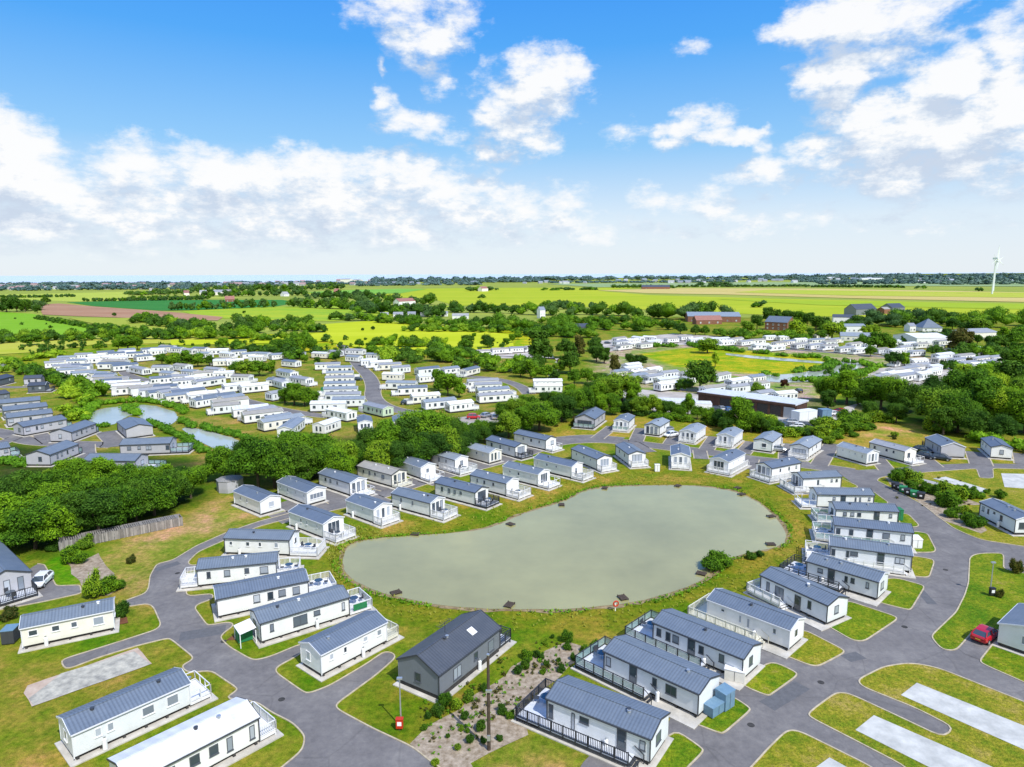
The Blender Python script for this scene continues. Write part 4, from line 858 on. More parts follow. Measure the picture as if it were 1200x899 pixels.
# ---- park rows farther off: one mesh each
def small_proto(i):
    rs = random.Random(100+i); mb = MB(); L = 11.; hw = 1.9
    prism_walls(mb, -L/2, L/2, hw, .5, 2.75, 3.3)
    n0 = len(mb.f); gable_roof(mb, -L/2-.1, L/2+.1, hw, 2.75, 3.33, mi=1)
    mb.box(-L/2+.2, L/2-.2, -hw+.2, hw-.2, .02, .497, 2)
    for s in (-1, 1):
        for t in [(j+.6)/5+rs.uniform(-.04, .04) for j in range(rs.choice((4, 5)))]:
            if t > .97: continue
            w = rs.choice((.5, .6, .9, 1.2)); h = rs.choice((.7, .9, 1.0)); x = -L/2+L*t
            mb.box(x-w/2-.06, x+w/2+.06, s*hw, s*(hw+.03), 2.22-h-.06, 2.28, 4); mb.box(x-w/2, x+w/2, s*(hw+.031), s*(hw+.045), 2.22-h, 2.22, 3)
        for y in ((-.9, 0, .9) if i % 2 else (-.6, .6)):
            mb.box(s*L/2, s*(L/2+.03), y-.36, y+.36, 1.0, 2.4, 4); mb.box(s*(L/2+.031), s*(L/2+.045), y-.3, y+.3, 1.05, 2.35, 3)
        mb.bar((s*(L/2+.12), 0, 3.36), (s*(L/2+.12), hw+.14, 2.74), .05, 4, h=.14); mb.bar((s*(L/2+.12), 0, 3.36), (s*(L/2+.12), -hw-.14, 2.74), .05, 4, h=.14)
    if i in (1, 3, 4):     # with a white deck
        mb.box(L/2+.05, L/2+2.4, -hw, hw, .45, .6, 4)
        for a, b in (((L/2+2.4,-hw),(L/2+2.4,hw)),((L/2+.05,-hw),(L/2+2.4,-hw)),((L/2+.05,hw),(L/2+2.4,hw))):
            mb.bar((*a,1.55),(*b,1.55),.09,4); mb.bar((*a,1.0),(*b,1.0),.04,4,h=.7)
            for q_ in range(4): p = Vector((*a,0)).lerp(Vector((*b,0)), q_/3); mb.bar((p.x,p.y,.02),(p.x,p.y,1.58),.1,4)
    return mb
WALLS = ['wall_white','wall_white','wall_white','wall_cream','wall_white','wall_cool']; ROOFS = ['roof_mid','roof_grey','roof_slate','roof_tan','roof_white']
PR = []
for i in range(5):
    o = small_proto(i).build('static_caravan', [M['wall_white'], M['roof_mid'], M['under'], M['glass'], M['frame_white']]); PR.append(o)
used_pr = set()
def small(A, B, label, group, zr=3.35, roofs=None, seed=0, wall=None, maxL=13.5):
    rs = random.Random(seed*31+int(A[0]*3)+int(A[1])); a = g(*A, zr); b = g(*B, zr); c = (a+b)/2; d = b-a; L = math.hypot(d.x, d.y); h = math.atan2(d.y, d.x)
    L = min(max(L, 7.5), maxL)
    i = rs.randrange(5); o = PR[i] if i not in used_pr else PR[i].copy()
    if i in used_pr: COL.objects.link(o)
    used_pr.add(i)
    o.location = (c.x, c.y, 0); o.rotation_euler = (0, 0, h+(math.pi if rs.random() < .5 else 0)); o.scale = (L/11., 1, 1)
    for k_, mm in ((0, wall or rs.choice(WALLS)), (1, rs.choice(roofs or ROOFS))):
        o.material_slots[k_].link = 'OBJECT'; o.material_slots[k_].material = M[mm]
    tag(o, label, 'caravan', group); HOMES.append((c, h, L, 3.8)); return o
def cluster(ox, oy, s, segs, where, group, roofs=None, seed=0):
    it = sorted([((ox+a/s, oy+b/s), (ox+c/s, oy+d/s)) for a, b, c, d in segs], key=lambda q_: q_[0][0])
    for i, (A, B) in enumerate(it):
        small(A, B, "%s caravan %s" % (place_words(i, len(it)), where), group, roofs, seed) if False else small(A, B, "pale caravan, %s %s" % (place_words(i, len(it)), where), group, roofs=roofs, seed=seed)
GP = 'caravans of the park beyond the ponds'
cluster(320,400,7.5,[(370,188,590,182),(480,216,692,211),(470,262,705,257),(462,304,712,298),(452,352,722,346),(450,400,742,394),(465,446,768,440),(525,488,805,482)],"in the tightly stacked column beside the curving road",GP,['roof_grey','roof_mid'])
cluster(320,400,7.5,[(335,525,640,520),(510,572,690,605),(400,715,540,668)],"just below the tightly stacked column",GP)
small((431,470.5),(454.7,476),"mint green static caravan beside the curving road","caravans of the park beyond the ponds",wall='wall_mint',roofs=['roof_grey'])
small((427.5,491),(426.6,487.5),"small white caravan gable-on above the wood, left of its twin",GP,roofs=['roof_slate']); small((469,490.5),(468,486.5),"small white caravan gable-on above the wood, right of its twin",GP,roofs=['roof_slate'])
cluster(320,400,7.5,[(15,105,90,100),(190,98,250,96),(100,158,220,168),(70,242,185,262),(180,298,320,318),(0,312,120,345)],"on the grass between the two dark bushes",GP)
cluster(320,400,7.5,[(355,90,480,95),(500,76,600,80),(650,62,800,68),(655,118,770,125),(835,100,945,104),(780,155,900,150),(850,172,1040,162),(930,192,1120,182),(1040,217,1195,207)],"in the row above the bend of the curving road",GP,['roof_grey','roof_white','roof_mid'])
cluster(400,370,5,[(248,330,360,333),(270,378,440,382),(330,412,500,405),(410,458,570,446),(480,492,660,475),(620,505,760,490),(440,305,565,293),(592,302,680,293),(712,312,790,293),(455,345,540,338)],"right of the curving road around the dark clump",GP)
cluster(400,370,5,[(740,372,915,364),(780,392,935,386),(795,424,975,412),(800,455,995,442)],"in the stack of four on the yellow grass",GP,['roof_mid','roof_grey'])
cluster(600,370,6,[(150,445,350,443),(160,478,350,476)],"in the white pair framed by trees",GP,['roof_white'])
cluster(400,370,5,[(750,202,865,196),(880,190,975,186),(985,183,1060,180),(1075,178,1130,172)],"in the short row left of the tall dark tree",GP,['roof_grey','roof_tan'])
cluster(180,400,7.5,[(70,30,180,36),(170,48,260,52),(355,48,470,52),(480,66,660,62),(690,78,800,72),(770,102,900,92),(910,92,1020,97),(1040,108,1140,100),(545,148,645,142),(650,158,770,150)],"in the back row under the far tree clumps",GP)
cluster(180,400,7.5,[(25,208,120,208),(200,192,310,202),(80,256,190,266),(270,242,390,252),(470,222,600,232),(130,292,290,286),(270,312,440,290),(355,340,605,303),(700,288,855,292),(1030,318,1150,322),(1115,240,1199,250)],"in the middle block around the two long bushes",GP)
cluster(180,400,7.5,[(0,382,210,372),(150,432,440,402),(290,455,545,428),(415,478,705,442),(510,515,820,482),(610,375,835,352),(760,380,995,357),(1010,442,1185,412),(690,578,1000,548),(780,622,1120,584),(970,660,1199,625)],"in the slanting rows just above the reedy pond",GP)
cluster(200,370,5,[(525,608,760,570),(665,650,745,592)],"nearest the wood beside the dark deck",GP,['roof_slate','roof_mid'])
cluster(40,395,7.5,[(230,167,340,162),(360,142,510,137),(500,152,600,147),(570,124,680,117),(680,132,760,127),(770,104,860,97),(830,132,940,127),(940,98,1080,88),(1120,78,1199,76),(600,165,800,158),(610,195,820,198),(570,222,840,218),(680,242,900,222),(860,245,1000,272),(1080,248,1175,248)],"in the far loop above the hedge",GP)
cluster(40,395,7.5,[(150,190,300,183),(300,195,440,190),(420,180,560,172),(330,238,500,234),(760,122,850,116),(900,160,1010,150),(560,318,690,314),(640,352,800,345),(760,398,900,388),(1000,472,1190,450),(760,430,900,420),(1020,110,1110,104),(690,170,800,165),(250,250,400,246),(380,292,520,285),(600,372,740,362)],"tucked between those of the far loop",GP)
cluster(180,400,7.5,[(0,60,80,60),(280,60,350,64),(600,88,690,95),(220,402,400,380),(60,432,200,410),(100,462,300,440),(340,502,540,470),(600,482,760,455),(820,602,1050,560),(560,545,700,532),(0,310,120,300),(180,330,330,318),(560,158,640,155),(400,90,500,94),(860,120,960,122),(390,262,480,256),(560,262,680,258)],"tucked between the slanting rows and blocks",GP)
cluster(40,395,7.5,[(100,215,250,205),(160,242,400,228),(200,278,460,262),(320,305,530,292),(520,300,650,303),(520,336,700,328),(520,365,830,350),(600,388,930,374),(690,412,1000,400),(830,436,1100,405),(920,452,1190,430)],"in the long rows between the hedge and the pond",GP)
GQ = 'caravans of the second park on the right'
cluster(720,390,6.667,[(0,62,90,52),(90,52,180,42),(150,24,220,32),(230,22,320,27),(30,92,120,82),(190,82,280,72),(510,22,600,17),(570,47,690,34),(740,40,900,32),(910,42,990,32),(975,62,1060,52),(1090,88,1199,82)],"in the white row beyond the yellow meadow",GQ,['roof_white','roof_grey','roof_tan'])
cluster(720,390,6.667,[(70,265,200,252),(130,295,240,282),(250,275,350,262),(240,330,360,312),(360,300,485,287),(330,352,490,334),(335,388,470,372),(780,322,880,302),(690,415,860,397),(890,362,1035,342),(890,408,1030,392),(540,340,590,330)],"in the crowded yards around the big dark tree",GQ,['roof_white','roof_tan','roof_grey'])
cluster(880,370,7.5,[(20,247,150,240),(160,262,280,252),(370,245,480,228),(500,250,620,237),(630,254,745,245),(760,275,895,262),(900,285,1015,275),(1100,285,1190,277),(240,178,370,172),(130,174,200,172),(680,202,770,192)],"in the pale line behind the reedy ditch",GQ,['roof_white','roof_tan','roof_grey'])
cluster(1040,370,7.5,[(10,292,140,282),(120,235,240,228),(245,238,340,232),(200,302,310,297),(420,332,560,317),(610,338,740,327),(750,362,890,347),(800,392,1010,372),(690,272,800,267),(200,422,340,407),(90,452,250,432),(0,492,200,472),(30,522,280,485),(360,432,450,422),(730,412,900,402)],"among the rooftops at the right-hand wood",GQ,['roof_white','roof_tan','roof_grey'])
cluster(1040,370,7.5,[(100,482,260,462),(160,442,300,425),(20,462,120,450),(260,500,360,480),(340,470,440,455),(200,380,330,370),(420,362,520,350),(560,372,680,362),(640,400,760,390),(860,420,1000,400),(900,352,1000,342),(560,250,660,245),(380,265,480,255),(100,265,200,258),(0,215,100,210),(430,215,540,208),(860,300,960,292),(760,312,860,302),(-60,500,60,480),(-120,520,0,500),(60,385,180,372),(1030,330,1120,322)],"in the tight middle of the right-hand park",GQ,['roof_white','roof_tan','roof_grey'])
cluster(880,370,7.5,[(0,207,110,200),(380,200,480,195),(520,202,640,195),(560,165,660,160),(860,237,960,228),(1000,247,1090,240),(280,215,370,210),(200,228,300,222),(640,220,740,214)],"behind the pale ditch-side line",GQ,['roof_white','roof_tan','roof_mid'])
cluster(720,390,6.667,[(0,36,80,28),(100,76,190,66),(250,62,350,50),(80,240,190,228),(200,302,320,290),(540,300,620,290),(1060,330,1150,320),(1080,382,1180,370),(400,40,490,34),(650,60,740,52),(820,62,920,54),(140,320,240,308),(0,290,90,280)],"filling the gaps of the second park",GQ,['roof_white','roof_tan','roof_mid'])
small((887,458),(903,456),"pale grey caravan between the round green tree and the brown building","caravans of the second park on the right",roofs=['roof_grey']); small((908,459),(930,457),"low white caravan beside the small red-leaved tree","caravans of the second park on the right",roofs=['roof_white'])
for i in range(5):
    if i not in used_pr: bpy.data.objects.remove(PR[i])

# ---------------------------------------------------------------- other buildings
def house(name, label, A, B, depth, ze, zr, wall, roof, cat='house', group=None, nwin=4, storeys=1, hip=0, chimney=False, flat=False):
    a = g(*A); b = g(*B); d = b-a; L = d.length; h = math.atan2(d.y, d.x)
    n = Vector((-d.y, d.x, 0)).normalized()
    if n.dot(a) < 0: n = -n
    c = (a+b)/2+n*depth/2; root = empty(name, (c.x, c.y, 0), h); tag(root, label, cat, group)
    s = -1 if Vector((-math.sin(h), math.cos(h), 0)).dot(n) > 0 else 1
    mb = MB()
    if flat: mb.box(-L/2, L/2, -depth/2, depth/2, 0, ze)
    else: prism_walls(mb, -L/2, L/2, depth/2, 0, ze, zr-.02 if not hip else ze+.05)
    mb.build('wall', M[wall], root); mb = MB()
    if flat: mb.box(-L/2-.3, L/2+.3, -depth/2-.3, depth/2+.3, ze+.003, ze+.5)
    elif hip:
        y = depth/2+.4; x = L/2+.4
        mb.add([(-x,-y,ze-.1),(x,-y,ze-.1),(x,y,ze-.1),(-x,y,ze-.1),(-x+hip,0,zr),(x-hip,0,zr)], [(0,1,5,4),(2,3,4,5),(1,2,5),(3,0,4),(3,2,1,0)])
    else: gable_roof(mb, -L/2-.3, L/2+.3, depth/2, ze, zr, .15)
    ro = mb.build('roof', M[roof], root)
    if chimney: mb = MB(); mb.box(L*.3, L*.3+.8, -.4, .4, zr-.8, zr+1.1); mb.build('chimney', M['brick_red'], ro)
    for st in range(storeys):
        for i in range(nwin):
            win_mesh(root, -L/2+L*(i+.5)/nwin, s*depth/2, 1.6+2.7*st, 1.2, 1.2, 'y', s, 'white', False)
    return root, L, s, c, h
# brown industrial building
root, L, s, c, h = house('industrial_building', 'long low brown industrial building with white flat roof and roller doors', (817.8,474.5), (930.5,491), 9, 3.9, 3.9, 'brick', 'roof_white', 'building', nwin=0, flat=True)
for i in range(6):
    x = -L/2+L*(.30+.13*i)
    mb = MB(); mb.box(x-2.2, x+2.2, s*4.51, s*4.56, .05, 3.2); mb.build('roller_door' if i == 5 else 'open_bay_shade', M['door_grey'] if i == 5 else M['under'], root)  # dark flat panels painted in place of the shade inside open bays
for i in range(7):
    x = -L/2+L*(.235+.13*i); mb = MB(); mb.box(x-.35, x+.35, s*4.51, s*4.7, 0, 3.85); mb.build('pier', M['brick'], root)
mb = MB(); mb.box(-L/2-.32, L/2+.32, s*4.81, s*4.92, 3.6, 4.25); mb.build('fascia', M['brick'], root)
house('long_building', 'long low building with blue-grey roof and red front among trees', (806,377.5), (868,378), 30, 5, 8, 'brick_red', 'roof_mid', 'building', nwin=6)
house('annexe', 'red-roofed annexe in front of the long blue-grey roof', (816,380.5), (846,380), 8, 3.5, 7, 'brick_red', 'roof_red', 'building', nwin=3)
house('brick_house', 'orange brick house with slate roof and white gable', (896,386.5), (922,388), 14, 6, 10, 'brick_red', 'roof_slate', 'house', nwin=4, storeys=2)
house('white_house', 'white two-storey house with dark flat roofline beyond the second park', (976,383), (1000,383.5), 10, 7.5, 9.5, 'wall_white', 'roof_dark', 'house', nwin=4, storeys=2)
house('long_shed', 'low grey chalet terrace below the white two-storey house', (982,390), (1014,390), 9, 4.5, 6, 'wall_cool', 'roof_mid', 'building', nwin=6)
house('bungalow', 'blue-grey hip-roofed bungalow among the trees on the right', (1081,389), (1104,389), 13, 3, 9, 'wall_cool', 'roof_slate', 'house', nwin=3, hip=7)
house('white_house', 'small white cottage left of the hip-roofed bungalow', (1066,389), (1073,389), 8, 4, 6, 'wall_white', 'roof_grey', 'house', nwin=2)
house('long_building', 'long green-grey roofed building behind the pale caravan line', (985,399.5), (1021,400.5), 10, 3, 5, 'wall_cream', 'roof_mid', 'building', nwin=6)
house('long_building', 'wide pale-roofed hall in the middle of the right-hand park', (1074,404.5), (1112,404), 22, 4, 6, 'wall_white', 'roof_white', 'building', nwin=5)
house('long_building', 'pale green-roofed hall half behind the right-hand trees', (1138,398), (1170,397), 18, 4, 6, 'wall_cream', 'roof_grey', 'building', nwin=4)
house('barn', 'dark round-roofed barn in the open fields, left of its twin', (1003,370), (1027,369), 14, 6, 11, 'wall_grey', 'roof_dark', 'barn', nwin=0)
house('barn', 'dark round-roofed barn in the open fields, right of its twin', (1045,367.5), (1060,367), 14, 6, 10, 'wall_grey', 'roof_dark', 'barn', nwin=0)
house('farm_shed', 'small orange shed between the two dark barns', (1036,368.3), (1043,368), 8, 5, 7, 'brick_red', 'roof_tan', 'barn', nwin=0)
house('white_house', 'white farmhouse in the far tree clump above the meadow', (468,359), (487,358), 12, 6, 10, 'wall_white', 'roof_red', 'house', nwin=3)
house('white_house', 'little white tower house by the track in the middle distance', (633,373.5), (639,373.3), 7, 8, 11, 'wall_white', 'roof_mid', 'house', nwin=2, storeys=2)
house('long_building', 'dark low building among trees above the tall dark tree', (678,390), (694,389.5), 12, 4, 6, 'wall_dark', 'roof_dark', 'building', nwin=3)
house('farmhouse', 'farmhouse with red roof in a small clump in the wide crop field', (565,341.7), (572,341.5), 15, 7, 12, 'wall_cream', 'roof_red', 'house', nwin=2)
house('farmhouse', 'red-roofed farm among the dark trees on the left', (264,354), (275,353.8), 12, 4, 9, 'brick_red', 'roof_red', 'house', nwin=2)
house('white_house', 'white farmhouse in the far left trees', (333,347.5), (339,347.3), 12, 4, 9, 'wall_white', 'roof_grey', 'house', nwin=2)
house('farmhouse', 'brown house at the field edge beyond the far left trees', (391,345), (396,345), 14, 6, 12, 'brick_red', 'roof_red', 'house', nwin=2)
house('farmhouse', 'low red farm buildings in the distant middle fields', (752,339), (785,339), 25, 6, 11, 'brick_red', 'roof_dark', 'house', nwin=3)
for i, (x, y, w_, rf) in enumerate([(216,347,6,'roof_red'),(234,346.5,8,'roof_grey'),(249,346,13,'roof_grey'),(263,345.7,8,'roof_tan'),(176,343,6,'roof_tan')]):
    house('farmhouse', '%s of the low roofs strung along the far left field edge' % place_words([1,2,3,4,0][i], 5), (x, y), (x+w_, y-.1), 20, 6, 11, 'wall_cream', rf, 'house', nwin=2, group='low roofs along the far left field edge')
# long white greenhouses / chalets in the belt above the meadow
segs = [(446,372.5,12),(461,372,14),(478,371.5,12),(493,371,10),(505,371,12),(518,371,10),(530,374,22)]
for i, (x, y, w_) in enumerate(segs):
    house('chalet', '%s of the pale chalets in the belt above the yellow meadow' % place_words(i, len(segs)), (x, y), (x+w_-3, y-.1), 8, 3, 5, 'wall_white', 'roof_grey', 'chalet', nwin=2, group='pale chalets above the yellow meadow')
# town on the coast: tiny houses, one mesh each
tp = []
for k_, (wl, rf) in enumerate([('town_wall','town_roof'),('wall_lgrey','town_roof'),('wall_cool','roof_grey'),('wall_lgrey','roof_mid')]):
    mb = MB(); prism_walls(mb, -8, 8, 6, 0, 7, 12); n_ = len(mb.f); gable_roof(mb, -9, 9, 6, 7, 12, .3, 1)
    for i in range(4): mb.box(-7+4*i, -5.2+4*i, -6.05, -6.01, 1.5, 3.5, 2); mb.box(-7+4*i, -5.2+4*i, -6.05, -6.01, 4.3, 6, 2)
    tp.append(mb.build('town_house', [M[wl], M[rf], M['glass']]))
rs = random.Random(5); tn = []
for i in range(150):
    x = rs.uniform(0, 445); yy = 334+ (1-x/445)*1.5; y = yy+rs.uniform(-2.0, 5.2 if x < 240 else 2.5)-(2.2*x/445)
    tn.append((x, y))
for i in range(80):
    x = rs.uniform(440, 1200); y = 331.5-(x-440)/760*3.5+rs.uniform(-1.2, 2.5); tn.append((x, y))
first = set()
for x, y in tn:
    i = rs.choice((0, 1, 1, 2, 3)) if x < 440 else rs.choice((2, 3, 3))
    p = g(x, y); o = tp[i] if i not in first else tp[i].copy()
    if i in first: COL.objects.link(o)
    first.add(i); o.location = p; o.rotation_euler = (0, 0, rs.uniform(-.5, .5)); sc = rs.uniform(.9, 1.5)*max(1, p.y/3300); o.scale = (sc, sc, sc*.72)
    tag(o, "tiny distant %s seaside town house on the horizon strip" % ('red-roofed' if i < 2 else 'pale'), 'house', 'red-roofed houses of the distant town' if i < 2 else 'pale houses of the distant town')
house('tower_block', 'pinkish apartment block on the horizon above the meadow', (399,333), (409,333), 40, 20, 24, 'wall_cream', 'roof_tan', 'building', nwin=5, storeys=3)
house('tower_block', 'lower pinkish apartment block just right of the taller one on the horizon', (413,332.6), (421,332.6), 40, 17, 20, 'wall_cream', 'roof_tan', 'building', nwin=4, storeys=3)
# polytunnel and glasshouse bands far right
for i, (x, y, w_) in enumerate([(963,326.5,17),(1010,328,26),(1040,326.5,20),(1076,332,30),(1110,331,12),(1137,330.5,22),(1185,331,22)]):
    house('warehouse', '%s of the long white sheds in the hazy far right fields' % place_words(i, 7), (x, y), (x+w_, y-.05), 60, 8, 11, 'wall_cool', 'roof_white', 'shed', nwin=0, group='long white sheds in the hazy far right fields')

# ---------------------------------------------------------------- wind turbines
def turbine(base, hub, label, rot):
    p = g(*base); hz_ = height_at(p, *hub); mb = MB(); mb.cyl((0,0,0), hz_*.022, hz_*.012, 0, hz_-1, 14)
    root = empty('wind_turbine', p); tag(root, label, 'wind turbine', 'wind turbines on the plain'); mb.build('tower', M['turbine'], root)
    mb = MB(); mb.box(-1.8, 1.8, -4, 6, hz_-1.8, hz_+1.8); mb.build('nacelle', M['turbine'], root)
    mb = MB(); mb.cyl((0,-5.6,hz_), 1.8, 1.2, -1.6, 1.6, 10, axis='y'); hb = mb.build('hub', M['turbine'], root)
    for k_ in range(3):
        a = rot+k_*2*math.pi/3; dx, dz = math.sin(a)*.55, math.cos(a); R_ = hz_*.36; mb = MB()
        st = [(0, .9), (.12, 2.3), (.25, 2.2), (.6, 1.3), (1, .35)]
        vs = []
        for t, c_ in st:
            cx, cz = dx*R_*t, hz_+dz*R_*t; px_, pz_ = dz*c_*.8, -dx*c_*.8
            vs += [(cx-px_, -5.7, cz-pz_), (cx, -6.1, cz), (cx+px_, -5.9, cz+pz_), (cx, -5.3, cz)]
        fs = [(4*i+j, 4*i+(j+1) % 4, 4*i+4+(j+1) % 4, 4*i+4+j) for i in range(4) for j in range(4)]
        mb.add(vs, fs); mb.build('blade', M['turbine'], root)
turbine((1162.5,345), (1164,303), "white wind turbine on the plain with one blade straight up, nearer of the overlapping pair", .02)
turbine((1164,341), (1166,306), "white wind turbine just behind and right of the nearer one", 1.15)
# ---------------------------------------------------------------- foliage
def unit(n, r): v_ = r.normal(size=(n, 3)); return v_/np.linalg.norm(v_, axis=1)[:, None]
def quads(P_, Nn, s, r):          # leaf clump faces at P_, facing about Nn
    n = len(P_); d = Nn+r.normal(size=(n, 3))*.55; d /= np.linalg.norm(d, axis=1)[:, None]
    t = np.cross(d, unit(n, r)); t /= np.linalg.norm(t, axis=1)[:, None]+1e-9; b = np.cross(d, t)
    s = (s*r.uniform(.6, 1.35, n))[:, None]; t = t*s; b = b*s*r.uniform(.5, .9, n)[:, None]
    return np.stack([P_-t, P_-b*.8, P_+t, P_+b], 1).reshape(-1, 3)
def ico(sub=1):
    bm = bmesh.new(); bmesh.ops.create_icosphere(bm, subdivisions=sub, radius=1); v_ = np.array([q_.co[:] for q_ in bm.verts]); f_ = np.array([[x.index for x in q_.verts] for q_ in bm.faces]); bm.free(); return v_, f_
IV, IF = ico(2)
def crown_arrays(lobes, nleaf, s, r):
    areas = np.array([l[1][0]*l[1][1] for l in lobes]); cnt = (areas/areas.sum()*nleaf).astype(int)
    Vq = []; C = np.array([l[0] for l in lobes]); Rr = np.array([l[1] for l in lobes])
    for (c, rad), n in zip(lobes, cnt):
        d = unit(int(n*1.35), r); rr = (r.uniform(.74, 1.10, len(d))+(r.random(len(d)) < .12)*r.uniform(0, .22, len(d)))[:, None]
        bump_ = 1+.16*np.sin(d[:, :1]*7+c[0]*3)*np.sin(d[:, 1:2]*6+c[1])*1.0+.1*np.sin(d[:, 2:3]*9+c[2])
        p = np.array(c)+d*rr*np.array(rad)*bump_
        ins = np.zeros(len(p), bool)
        for c2, r2 in zip(C, Rr):
            if np.allclose(c2, c): continue
            ins |= (((p-c2)/r2)**2).sum(1) < .55
        keep = ~ins & ((d[:, 2] > -.75)); Vq.append(quads(p[keep], d[keep], s, r))
    V_ = np.concatenate(Vq); Fq = np.arange(len(V_)).reshape(-1, 4)
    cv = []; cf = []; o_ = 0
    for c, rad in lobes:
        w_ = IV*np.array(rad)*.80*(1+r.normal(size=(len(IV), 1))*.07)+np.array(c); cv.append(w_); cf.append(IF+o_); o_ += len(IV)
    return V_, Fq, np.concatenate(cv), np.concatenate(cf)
def crown_mesh(name, lobes, nleaf, s, r, lm='leaf'):
    V_, Fq, cv, cf = crown_arrays(lobes, nleaf, s, r); me = bpy.data.meshes.new(name)
    nq, nt = len(Fq), len(cf); me.vertices.add(len(V_)+len(cv)); me.vertices.foreach_set('co', np.concatenate([V_, cv]).astype(np.float32).ravel())
    me.loops.add(nq*4+nt*3); me.loops.foreach_set('vertex_index', np.concatenate([Fq.ravel(), (cf+len(V_)).ravel()]).astype(np.int32))
    me.polygons.add(nq+nt); me.polygons.foreach_set('loop_start', np.concatenate([np.arange(nq)*4, nq*4+np.arange(nt)*3]).astype(np.int32))
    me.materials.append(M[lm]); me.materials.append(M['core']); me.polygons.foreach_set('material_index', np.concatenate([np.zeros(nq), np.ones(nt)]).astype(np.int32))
    me.update(calc_edges=True); return me
def lobes_for(kind, r):
    L = []
    if kind == 'broad':
        n = r.integers(11, 15)
        L.append(((0, 0, 6.0), (3.1, 3.1, 3.0)))
        for i in range(n):
            a = i*2.4+r.uniform(-.4, .4); z = r.uniform(3.0, 8.2); q_ = 3.3*math.sqrt(max(.08, 1-((z-5.0)/4.4)**2))*r.uniform(.75, 1.1); s_ = r.uniform(1.25, 2.1)
            L.append(((q_*math.cos(a), q_*math.sin(a), z), (s_, s_, s_*r.uniform(.75, 1.0))))
    elif kind == 'tall':
        L.append(((0, 0, 5.6), (1.9, 1.9, 3.9)))
        for i in range(11):
            a = i*2.4; z = r.uniform(2.4, 9.0); q_ = 1.7*math.sqrt(max(.1, 1-((z-5.4)/4.8)**2)); s_ = r.uniform(.9, 1.4)
            L.append(((q_*math.cos(a), q_*math.sin(a), z), (s_, s_, s_*1.1)))
    else:  # bush, 10 units high, wide, to the ground
        L.append(((0, 0, 3.5), (4.4, 4.4, 4.0)))
        for i in range(10):
            a = i*2.4; z = r.uniform(1.5, 7.2); q_ = 4.6*math.sqrt(max(.1, 1-(z/9.5)**2))*r.uniform(.8, 1.1); s_ = r.uniform(1.8, 2.8)
            L.append(((q_*math.cos(a), q_*math.sin(a), z), (s_, s_, s_*.9)))
    return L
def trunk_mesh(r, top=6, r0=.32):
    mb = MB(); mb.cyl((0,0,0), r0, r0*.45, -.1, top, 8)
    for i in range(5):
        a = i*1.3+r.uniform(0, .5); z = r.uniform(1.6, 3.4); L_ = r.uniform(2, 3); mb.bar((0,0,z), (L_*math.cos(a), L_*math.sin(a), z+L_*.9), .16)
    me = bpy.data.meshes.new('trunk'); me.from_pydata(mb.v, [], mb.f); me.materials.append(M['trunk']); return me
PT = {}
for kind, nv in (('broad', 5), ('tall', 2), ('bush', 3)):
    for lod, (nl, s_) in (('n', (9500, .17)), ('f', (2600, .34))):
        PT[kind, lod] = []
        for i in range(nv):
            r_ = np.random.default_rng(40+i+len(kind)*7); lb_ = lobes_for(kind, r_)
            PT[kind, lod].append((crown_mesh('crown', lb_, nl, s_, r_), trunk_mesh(r_, 6 if kind != 'bush' else 3)))
def tree(x, yb, yt, kind='broad', leaf='leaf', wf=1.0, label=None, group=None, cat='tree', name='broadleaf_tree', hh=None):
    rs = random.Random(int(x*7+yb*13)); p = g(x, yb); h_ = hh or max(1.0, height_at(p, x, yt)); lod = 'n' if p.y < 230 else 'f'
    cm_, tm = rs.choice(PT[kind, lod]); s_ = h_/9.6
    root = empty(name, p, rs.uniform(0, 6.28)); root.scale = (s_*wf, s_*wf, s_)
    tag(root, label, cat, group)
    t = bpy.data.objects.new('trunk', tm); COL.objects.link(t); t.parent = root
    c_ = bpy.data.objects.new('crown', cm_); COL.objects.link(c_); c_.parent = root
    c_.material_slots[0].link = 'OBJECT'; c_.material_slots[0].material = M[leaf]
    return root
def grove(items, where, group, kind='broad', leaf='leaf', noun='tree', name='broadleaf_tree', cat='tree', wf=1.0):
    items = sorted(items, key=lambda q_: q_[0])
    for i, it in enumerate(items):
        x, yb, yt = it[:3]; o = dict(it[3]) if len(it) > 3 else {}
        extra = o.pop('adj', None)
        lf = o.get('leaf', leaf); ad = extra or {'leaf':'green', 'leaf_dark':'dark green', 'leaf_bright':'bright green', 'leaf_yellow':'yellowing', 'leaf_brown':'brownish', 'leaf_red':'dark red', 'leaf_far':'dull green'}[lf]
        kd = o.get('kind') or ('tall' if (int(x*3+yb) % 5 == 0 and lf != 'leaf_bright') else kind)
        tree(x, yb, yt, kd, lf, o.get('wf', wf)*(1.25 if kd == 'tall' and 'kind' not in o else 1)*(.86+.3*((x*.37) % 1)), "%s %s, %s %s" % (ad, noun, place_words(i, len(items)), where), group, cat, name)
D = {'leaf':'leaf_dark'}; B_ = {'leaf':'leaf_bright'}
grove([(15,640,583),(42,643,589,{'wf':1.25}),(66,641,588),(92,634,580,D),(116,628,574,D),(141,620,568),(160,612,562,D),(181,604,556),(203,594,550,D),(224,584,548),(4,612,562,D),(26,602,556,D),(50,598,552),(76,596,550),(85,572,536),(100,590,542),(125,590,540),(150,586,543),(168,582,545),(193,576,545),(212,568,546,D),(60,576,550,B_),(32,577,552),(8,580,556,D),(140,570,544,B_),(112,566,542,B_),(-14,640,588),(-15,606,566),(236,566,547),(-30,622,570,D),(0,632,590,D),(180,590,550),(106,612,565),(64,612,566),(130,606,558)],
      "of the wood behind the long timber screen", "trees of the wood behind the timber screen")
